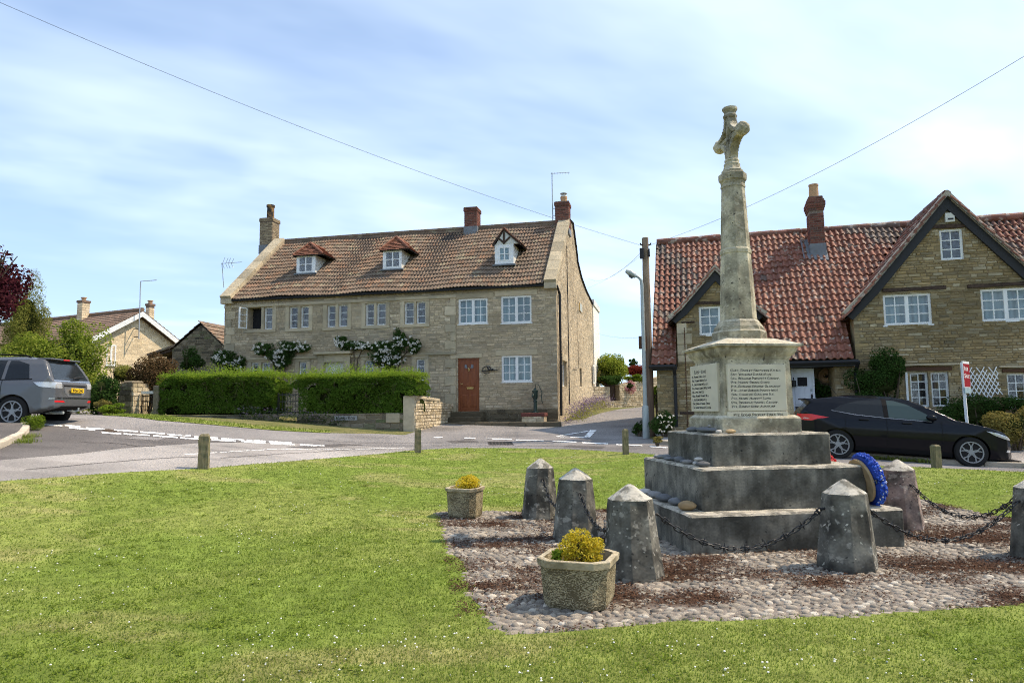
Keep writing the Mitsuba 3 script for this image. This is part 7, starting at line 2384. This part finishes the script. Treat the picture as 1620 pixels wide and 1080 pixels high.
# climbing roses on the cottage wall
def rose(label, blobs, seed, flowers):
    s = thing('climbing_rose', label, 'climbing rose')
    bag, fb = Bag(), Bag()
    for i, (u, v, ru, rv, nn) in enumerate(blobs):
        a, z = FC.hit(u, v, 0.22)
        k = 25.5 / FOC
        q, d = clump_pts(int(nn * 1.5), (a, 0.2, z), (ru * k * 1.35, 0.24, rv * k * 1.3), 14, seed + i, 0.1)
        q[:, 1] = np.abs(q[:, 1])
        w = FC.P(q[:, 0], q[:, 1], q[:, 2])
        leaves(bag, w, 0.085, 0.1, 0.3, 0.6, np.broadcast_to(FC.eb, w.shape))
        nf = int(0.62 * flowers * nn / 700)
        q, d = clump_pts(int(nf * 1.3), (a, 0.36, z), (ru * k * 1.3, 0.14, rv * k * 1.25), 9, seed + i)
        for c in q:
            cc = FC.P(c[0], max(0.15, c[1]), c[2])
            pts = cc + rng.normal(0, 0.024, (7, 3))
            leaves(fb, pts, 0.065, 0.1, 0.3, 0.9, np.broadcast_to(FC.eb, pts.shape))
    put('leaves', bag, LF['dark'], s)
    put('flowers', fb, LF['rose'], s, kind='stuff')
    b = Bag()
    for u, v, ru, rv, nn in blobs:
        a, z = FC.hit(u, v, 0.1)
        a1 = FC.hit(blobs[0][0], 600, 0.1)[0]
        b.add(*tube([FC.P(a1, 0.12, 1.2), FC.P((a1 * 2 + a) / 3, 0.1, z - 0.5), FC.P(a, 0.12, z)], 0.02, 5))
    put('stems', b, M['bark'], s)


rose('white climbing rose sprawling over the wall between the first floor windows at the left', [(440, 566, 22, 16, 1300), (415, 552, 14, 9, 500), (462, 549, 25, 10, 900), (478, 551, 12, 7, 300)], 21, 26)
rose('white climbing rose with a tall dark spire left of the brown door', [(622, 556, 30, 18, 1700), (632, 536, 10, 16, 600), (652, 548, 14, 12, 500), (600, 548, 18, 8, 500), (610, 572, 26, 12, 700)], 31, 24)
rose('spray of white roses above the pale stone door surround', [(560, 546, 22, 7, 700), (540, 540, 12, 9, 350), (577, 547, 10, 5, 200)], 41, 34)
rose('white rose bush at the left corner of the cottage above the hedge', [(362, 570, 22, 14, 1200), (345, 567, 12, 12, 500), (376, 576, 12, 12, 400)], 51, 20)

# plants along the foot of the low wall
for i, (u0, u1, nn, lab) in enumerate(((372, 470, 700, 'dark lavender clump along the foot of the wall before the railing gate'), (470, 545, 420, 'low lavender plant under the street name plate'))):
    s = thing('lavender', lab, 'lavender')
    a0, a1 = FC.hit(u0, 665, BW + 0.15)[0], FC.hit(u1, 665, BW + 0.15)[0]
    a = rng.uniform(a0, a1, nn)
    b = BW + np.abs(rng.normal(0.05, 0.16, nn))
    w = FC.P(a, b, 0)
    w[:, 2] = gz(w[:, 0], w[:, 1]) + rng.uniform(0, 0.34, nn)
    bag = Bag()
    leaves(bag, w, 0.07, 0.6, 0.2, 0.3)
    put('leaves', bag, LF['dark'], s)
    bag = Bag()
    leaves(bag, w[: nn // 3] + [0, 0, 0.1], 0.05, 0.3, 0.2, 0.4)
    put('flowers', bag, LF['lav'], s, kind='stuff')
s = thing('lavender', 'pale purple lavender border along the foot of the sunlit gable end', 'lavender')
bag, fb = Bag(), Bag()
for i in range(26):
    x = 0.4 + i * 0.47
    c = FG.P(x + random.uniform(-.15, .15), 0.5 + random.uniform(-.2, .2), 0)
    c[2] = float(gz(c[0], c[1])) + 0.2
    q, d = clump_pts(130, c, (0.42, 0.36, 0.32), 6, i)
    leaves(bag if i % 5 else fb, q, 0.07, 0.5, 0.2, 0.3, d)
    q2 = c + rng.normal(0, 1, (70, 3)) * [0.22, 0.2, 0.12] + [0, 0, 0.28]
    leaves(fb, q2, 0.065, 0.2, 0.2, 0.35)
put('leaves', bag, LF['olive'], s)
put('flowers', fb, LF['lav'], s, kind='stuff')

# ---- left background: bungalow, shed, trees and shrubs
bun = thing('bungalow', 'pale stone bungalow with white bargeboards and brown tiled roof behind the shrubs', 'bungalow')
FB = facade(pix(219.5, 493, 40)[:2], -64)
bz_, ez = FB.hit(219.5, 496)[1], (FB.hit(145, 526)[1] + FB.hit(283, 547)[1]) / 2
hwL, hwR = -FB.hit(143.5, 524)[0], FB.hit(284, 545)[0]
hw = (hwL + hwR) / 2
gpoly_ = Polygon([(-hw + .3, 1.0), (hw - .3, 1.0), (hw - .3, ez), (0, bz_), (-hw + .3, ez)])
k = put('wall', upright(FB, gpoly_, -0.3, 0.0), M['bung_stone'], bun)
pieces(k, 'stone', 'small_stones', rubble(FB, gpoly_, (0.13, 0.17), (0.28, 0.62), proud=(0.004, 0.01), joint=0.008, inset=0.004, jit=0.003, bond=0.2, tone=0.2), M['bung_stone'], 300)
Ln = 14.0
FBs = Frame(FB.P(-hw + .3, 0, 0)[:2], -FB.eb[:2], -FB.ea[:2])
put('wall', upright(FBs, sbox(0, 1, Ln, ez), -0.3, 0), M['bung_stone'], bun)
FBs2 = Frame(FB.P(hw - .3, 0, 0)[:2], -FB.eb[:2], FB.ea[:2])
put('wall', upright(FBs2, sbox(0, 1, Ln, ez), -0.3, 0), M['bung_stone'], bun)
tl = []
for sg in (-1, 1):
    o = FB.P(sg * hw, 0.35, ez - 0.02)
    up = FB.ea * -sg * hw + np.array([0, 0, bz_ - ez + 0.15])
    S = np.linalg.norm(up)
    up /= S
    x = -FB.eb
    pol = sbox(0, -0.25, Ln, S)
    under(o, x, up, pol, bun, 'roof')
    tl += tiles(o, x, up, pol, 0.36, 0.30, FLAT, 0.05, 0.03)
    t = [(sg * (hw + 0.1), ez - 0.1), (0, bz_ + 0.10), (0, bz_ - 0.30 + .1), (sg * (hw + 0.1), ez - 0.42)]
    put('bargeboard', upright(FB, Polygon(t), 0.33, 0.37), M['white'], bun)
    put('soffit', slabface([FB.P(sg * (hw + 0.1), 0.33, ez - 0.40), FB.P(0, 0.33, bz_ - 0.18), FB.P(0, 0.0, bz_ - 0.18), FB.P(sg * (hw + 0.1), 0, ez - 0.40)], 0.02), M['timber'], bun)
pieces(bun + '__roof', 'tile', 'tile_field', tl, M['tile_bung'], 260)
put('ridge', tube([FB.P(0, 0.35, bz_ + 0.22), FB.P(0, -Ln, bz_ + 0.22)], 0.12, 6), M['tile_bung'], bun)
q = rect_px(FB, (168, 545, 183, 578))
window(FB, bun, (q[0], q[1], q[2], q[3]), (1, 1), 2, 0.03, 0.07, back='blind', sill=True)


def bchim(d, u0, u1, vt, off):
    p = FB.P(off, -d, 0)
    a0 = (u0 - u1)
    w = (u1 - u0) * p[1] / FOC * 0.62
    zt = pix((u0 + u1) / 2, vt, p[1])[2]
    k = put('chimney', fbox(FB, off - w / 2, off + w / 2, -d - w / 2, -d + w / 2, bz_ - 1.2, zt), M['brick_mortar'], bun)
    pieces(k, 'brick', 'small_bricks', brickwork(FB, off - w / 2, off + w / 2, -d - w / 2, -d + w / 2, bz_ - 0.6, zt - 0.1, 0.42, 0.15), M['bung_stone'], 40)
    put('capping', fbox(FB, off - w / 2 - .04, off + w / 2 + .04, -d - w / 2 - .04, -d + w / 2 + .04, zt - 0.08, zt + 0.05), M['tile_bung'], k)
    q = FB.P(off, -d, 0)
    v, f = lathe([(0.13, zt), (0.12, zt + 0.20), (0.17, zt + 0.21), (0.17, zt + 0.25)], 10)
    put('chimney_pot', (v + [q[0], q[1], 0], f), M['pot'], k)


uu = [proj(FB.P(0, -x, bz_))[0, 0] for x in np.linspace(0, 14, 57)]
d1 = float(np.interp(-139, -np.array(uu), np.linspace(0, 14, 57)))
bchim(d1, 127, 147, 477, -0.3)
bchim(1.2, 227, 241, 482, 1.6)
ae = thing('tv_aerial', 'tall thin aerial mast on the gable of the bungalow', 'aerial')
m0, m1 = pix(219.5, 536, 39.4), pix(222.5, 445, 39.4)
put('mast', tube([m0, m1], 0.03, 6), M['alu'], ae)
put('boom', tube([m1, pix(248, 443, 39.4)], 0.02, 5), M['alu'], ae)
for v in (520, 533):
    put('bracket', tube([pix(219.5, v, 39.4), pix(212, v, 39.75)], 0.025, 5), M['black'], ae)

shd = thing('stone_shed', 'small old stone outbuilding with lean-to between bungalow and cottage', 'outbuilding')
FS = facade(pix(318, 560, 33)[:2], 10)
sp_ = [FS.hit(273, 553), FS.hit(318, 514), FS.hit(362, 556)]
pol = Polygon([(sp_[0][0], 0.8), tuple(sp_[0]), tuple(sp_[1]), tuple(sp_[2]), (sp_[2][0], 0.8)])
k = put('wall', upright(FS, pol, -0.4, 0), M['mortar_tan'], shd)
pieces(k, 'stone', 'small_stones', rubble(FS, pol, (0.11, 0.17), (0.2, 0.5)), M['stone_dark'], 200)
tl = []
for sg, e in ((-1, sp_[0]), (1, sp_[2])):
    o = FS.P(e[0] + sg * 0.1, 0.08, e[1] + 0.0)
    up = FS.P(sp_[1][0], 0, sp_[1][1] + 0.1) - FS.P(e[0] + sg * .1, 0, e[1])
    S = np.linalg.norm(up)
    up /= S
    under(o, -FS.eb, up, sbox(0, 0, 6, S), shd, 'roof')
    tl += tiles(o, -FS.eb, up, sbox(0, 0, 6, S), 0.34, 0.32, FLAT, 0.05, 0.03)
pieces(shd + '__roof', 'tile', 'tile_field', tl, M['tile_cot'], 160)
l0, l1 = FS.hit(234, 563), FS.hit(276, 549)
put('lean_to_roof', slabface([FS.P(l0[0], 0.1, l0[1] + .1), FS.P(l1[0], 0.1, l1[1] + .1), FS.P(l1[0], -4, l1[1] + .2), FS.P(l0[0], -4, l0[1] + .2)], 0.1), M['tile_cot'], shd)
put('lean_to_wall', upright(FS, Polygon([(l0[0] + .1, 0.8), (l1[0], 0.8), (l1[0], l1[1]), (l0[0] + .1, l0[1])]), -3.9, -1.2), M['timber'], shd)
put('beam', upright(FS, Polygon([(l0[0], l0[1] - .15), (l1[0], l1[1] - .15), (l1[0], l1[1] + .05), (l0[0], l0[1] + .05)]), -0.1, 0.0), M['timber'], shd)


def px_bush(name, label, cat, lf, u, v, Z, ru, rv, n, size, k=16, seed=1, depth=None, floor_v=None, **kw):
    c = pix(u, v, Z)
    s = Z / FOC
    return bush(name, label, cat, lf, c, (ru * s, (depth or ru * s * 0.8), rv * s), n, size, k, seed, floor=None if floor_v is None else pix(u, floor_v, Z)[2], **kw)


def tree(label, lf, u, v, Z, ru, rv, n, size, k, seed, trunk_u, group=None, shell=0.5, r0=0.16):
    s = thing('tree', label, 'tree', group)
    c, q_ = pix(u, v, Z), Z / FOC
    rad = np.array([ru * q_, ru * q_ * 0.9, rv * q_])
    q, d = clump_pts(n, c, rad, k, seed, shell)
    bag = Bag()
    leaves(bag, q, size, 0.3, 0.35, 0.6, d)
    put('crown', bag, LF[lf], s)
    b = pix(trunk_u, v, Z)
    b[2] = float(gz(b[0], b[1])) - 0.1
    t = np.linspace(0, 1, 8)[:, None]
    fork = b * 0.35 + c * 0.65
    put('trunk', tube(b + (fork - b) * t + np.sin(t * 3) * 0.06, np.linspace(r0, r0 * 0.6, 8), 10), M['bark'], s, smooth=40)
    limbs(s, fork, c, rad * 0.95, 16, r0 * 0.45, seed)


tree('dark purple leaved tree reaching in from the left edge of the picture', 'purple', -26, 442, 23, 74, 82, 9000, 0.15, 30, 5, -70, shell=0.3)
px_bush('conifer', 'yellowish green conifer behind the grey car at the left', 'conifer', 'olive', 40, 508, 30, 36, 78, 14000, 0.10, 34, 8, stems=10, slim=0.3)
px_bush('shrub', 'tall leafy green shrub directly behind the grey car', 'shrub', 'green', 62, 586, 25, 80, 58, 15000, 0.11, 34, 9, stems=12)
px_bush('shrub', 'rounded green shrub right of the grey car below the bungalow gable', 'shrub', 'green', 114, 578, 24.6, 62, 72, 17000, 0.11, 34, 10, stems=12)
px_bush('shrub', 'dark glossy laurel bush between the grey car and stone pillar', 'shrub', 'dark', 160, 622, 23.5, 30, 38, 5000, 0.09, 12, 12)
px_bush('shrub', 'golden green low conifer hedge left of the stone pillar', 'shrub', 'olive', 190, 592, 26, 22, 20, 3000, 0.06, 12, 13)
px_bush('shrub', 'reddish brown bushy shrub behind the stone gate pillar', 'shrub', 'copper', 236, 608, 25.5, 38, 48, 9000, 0.08, 18, 14, stems=10)
px_bush('shrub', 'thin copper coloured shrub beside the lean-to roof', 'shrub', 'copper', 262, 583, 27, 24, 18, 1300, 0.07, 12, 15)
px_bush('shrub', 'dark green shrub under the gable of the stone shed', 'shrub', 'dark', 302, 570, 28, 24, 20, 2600, 0.075, 12, 16)
px_bush('plant', 'low bright green weeds spilling at the foot of the stone pillar', 'plant', 'bright', 178, 647, 22.6, 24, 10, 1500, 0.06, 12, 17)
px_bush('plant', 'straggly pale shrub between the laurel bush and the pillar foot', 'plant', 'gold', 160, 641, 23.2, 18, 12, 900, 0.06, 10, 18)
note(px_bush('tree_line', 'distant dark trees behind the bungalow at the left', 'trees', 'dark', -60, 560, 52, 130, 60, 6000, 0.3, 20, 19), kind='stuff')

# weeds by the kerb of the pavement corner
s = thing('weed', 'tuft of green weeds and dry seed heads growing at the kerb corner', 'weed')
c = ground_at(56, 680)
q, d = clump_pts(900, c + np.array([0, 0, 0.17]), (0.28, 0.3, 0.26), 9, 61)
q = q[q[:, 2] > c[2]]
bag = Bag()
leaves(bag, q, 0.055, 0.3, 0.3, 0.4)
put('leaves', bag, LF['bright'], s)
b = Bag()
for i in range(26):
    p = ground_at(36 + random.uniform(-14, 18), 668 + random.uniform(-2, 5))
    h = random.uniform(0.22, 0.5)
    t = rng.normal(0, 0.09, 2)
    b.add(*tube([p, p + [t[0] * .4, t[1], h * .6], p + [t[0], t[1], h]], [0.006, 0.005, 0.012], 4))
M['straw'] = mat('dry_stalk', (0.22, 0.16, 0.09), 0.9)
put('seed_heads', b, M['straw'], s)
xy = np.array([ground_at(u, v)[:2] for u, v in zip(rng.uniform(-20, 52, 26), rng.uniform(690, 702, 26)) if v > 684 + (45 - u) * 0.25] or [[-9.5, 12]])
xy = np.repeat(xy, 60, 0) + rng.normal(0, 0.08, (len(xy) * 60, 2))
v, f, uv = blades(len(xy), xy, rng.uniform(0.04, 0.13, len(xy)), np.full(len(xy), 0.006), 0.8)
put('kerb_grass', (v, f), M['blade'], uv=uv, label='tufts of grass growing along the foot of the curved kerb', cat='grass', kind='stuff')
s = thing('weed', 'leafy thistle-like weed at the foot of the rearmost left bollard', 'weed')
c = FM.P(-1.98, 1.28, 0)
c[2] = float(gz(c[0], c[1])) + 0.10
q, d = clump_pts(200, c, (0.19, 0.15, 0.15), 7, 63)
bag = Bag()
leaves(bag, q, 0.085, 0.5, 0.3, 0.4)
put('leaves', bag, LF['bright'], s)
put('stems', tube([c - [0, 0, .1], c + [-.07, 0, 0.2]], 0.008, 5), LF['bright'], s)

# ---- the lane between the houses
lw = thing('lane_wall', 'rough stone wall with a dark doorway at the far end of the lane', 'wall')
FLn = facade(pix(947, 640, 37)[:2], -38)
l0, l1 = FLn.hit(944, 620)[0], FLn.hit(1030, 620)[0]
zt0, zt1 = FLn.hit(950, 611)[1], FLn.hit(1015, 597)[1]
dr_ = (FLn.hit(964.5, 620)[0], FLn.hit(980, 620)[0], FLn.hit(972, 634)[1], FLn.hit(972, 606)[1])
pol = Polygon([(l0 - 2, 0.5), (l1 + 1, 0.5), (l1 + 1, zt1 + .1), (dr_[1], zt0 + 0.1), (dr_[1], zt0 - .02), (l0 - 2, zt0)]).difference(sbox(dr_[0], dr_[2], dr_[1], dr_[3] + 1))
k = put('core', upright(FLn, pol, -0.5, 0), M['mortar_tan'], lw)
pieces(k, 'stone', 'small_stones', rubble(FLn, pol, (0.09, 0.16), (0.14, 0.4), proud=(0.01, 0.035)), M['stone_wall'], 220)
put('door', fbox(FLn, dr_[0], dr_[1], -0.4, -0.3, dr_[2], dr_[3]), M['timber'], lw)
def lane_bush(name, label, cat, lf, u, v, ru, rv, n, size, k, seed, b=0.0, **kw):
    a, z = FLn.hit(u, v, b)
    return px_bush(name, label, cat, lf, u, v, FLn.P(a, b, z)[1], ru, rv, n, size, k, seed, **kw)


lane_bush('tree', 'rounded sunlit green tree above the doorway of the lane wall', 'tree', 'green', 968, 584, 31, 30, 11000, 0.12, 30, 71, b=-0.9, stems=9)
lane_bush('ivy', 'dark lower foliage hanging over the lane doorway', 'ivy', 'dark', 963, 602, 24, 9, 2400, 0.11, 14, 70, b=-0.15, stems=0)
lane_bush('shrub', 'yellowish spiky shrub at the left foot of the lane tree', 'shrub', 'gold', 951, 596, 9, 13, 900, 0.12, 8, 72, b=-0.6, stems=0)
lane_bush('hedge', 'clipped copper red hedge above the lane wall', 'hedge', 'redleaf', 1004, 586, 26, 9, 3600, 0.11, 18, 73, b=-2.0, stems=0)
lane_bush('tree', 'small dark distant tree above the copper red hedge', 'tree', 'dark', 1001, 574, 8, 7, 700, 0.15, 10, 74, b=-12.0)
lane_bush('plant', 'pink flowering plants trailing over the lane wall', 'plant', 'pink', 996, 611, 13, 12, 900, 0.08, 14, 75, b=0.05, stems=0)
lane_bush('plant', 'pale green foliage along the top of the lane wall', 'plant', 'bright', 1004, 599, 20, 8, 2400, 0.09, 14, 76, b=-0.35, stems=0)
px_bush('shrub', 'sunlit green bush seen between the pole and the golden house', 'shrub', 'bright', 1038, 628, 27, 7, 22, 900, 0.09, 8, 77)
px_bush('plant', 'dark leafy plants with white flowers round the foot of the pole', 'plant', 'dark', 1052, 674, 19.6, 28, 22, 2600, 0.06, 14, 78, floor_v=698)
px_bush('plant', 'dark plants between the lane kerb and the street lamp', 'plant', 'dark', 1012, 677, 20.6, 12, 14, 900, 0.06, 9, 79, floor_v=692)
s = thing('flower', 'white flowers among the plants at the foot of the pole', 'flowers')
fb = Bag()
q = np.array([pix(u, v, 19.1) for u, v in zip(rng.uniform(1040, 1068, 22), rng.uniform(655, 682, 22))])
for c in q:
    leaves(fb, c + rng.normal(0, 0.015, (5, 3)), 0.045, 0.2, 0.3, 0.9)
put('petals', fb, LF['rose'], s)
px_bush('weed', 'tuft of yellow green weeds at the base of the street lamp', 'weed', 'gold', 1040, 695, 18.6, 12, 6, 400, 0.05, 7, 80)

# ---- plants against the golden house
def wall_bush(label, lf, u, v, ru, rv, n, size, b, seed, name='shrub', cat='shrub', **kw):
    a, z = FH.hit(u, v, b)
    c = FH.P(a, b, z)
    return px_bush(name, label, cat, lf, u, v, c[1], ru, rv, n, size, 16, seed, depth=0.45, **kw)


wall_bush('dense dark evergreen climbing the wall beside the porch pier', 'dark', 1388, 602, 56, 46, 11000, 0.06, 0.35, 81)
wall_bush('upper spray of the dark evergreen reaching under the upper window', 'dark', 1408, 578, 34, 26, 3200, 0.06, 0.3, 82)
wall_bush('dark bushy shrub below the white trellis', 'dark', 1546, 655, 68, 40, 9000, 0.06, 0.5, 83)
wall_bush('low dark shrub under the paired cottage windows behind the car', 'dark', 1470, 668, 64, 24, 4200, 0.06, 0.45, 84)
wall_bush('golden variegated shrub at the right edge by the car bonnet', 'gold', 1606, 674, 52, 38, 6500, 0.06, 1.2, 85)
wall_bush('dark shrub under the right edge window of the golden house', 'dark', 1618, 640, 34, 16, 1800, 0.06, 0.5, 86)
s = thing('ivy', 'dark ivy filling the shaded right side of the porch', 'ivy')
a0, z0 = FH.hit(1292, 640, -0.6)
a1, z1 = FH.hit(1322, 590, -0.6)
q = FH.P(rng.uniform(a0, a1, 2200), rng.uniform(-1.0, -0.62, 2200), rng.uniform(0.7, z1 - 0.15, 2200))
ce = FH.hit(1308, 594, -0.9)
keep = np.hypot((q - FH.o) @ FH.ea - ce[0], q[:, 2] - ce[1]) > 0.3
bag = Bag()
leaves(bag, q[keep], 0.08, 0.1, 0.3, 0.7, np.broadcast_to(FH.eb, q[keep].shape))
put('leaves', bag, LF['dark'], s)
# scrappy grass along the pavement edge behind the car
xy = np.array([(1 - t) * np.array(pv_w[i]) + t * np.array(pv_w[i + 1]) for i in (2, 3, 4) for t in rng.random(260)]) + rng.normal(0, 0.03, (780, 2)) - [0, 0.12]
keep = meshkit.noise(np.c_[xy * 2.0, np.zeros(len(xy))]) > 0.5
v, f, uv = blades(keep.sum(), xy[keep], rng.uniform(0.05, 0.14, keep.sum()), np.full(keep.sum(), 0.012), 0.8)
put('gutter_weeds', (v, f), M['blade'], uv=uv, label='scattered weeds along the kerb beneath the black car', cat='weeds', kind='stuff')
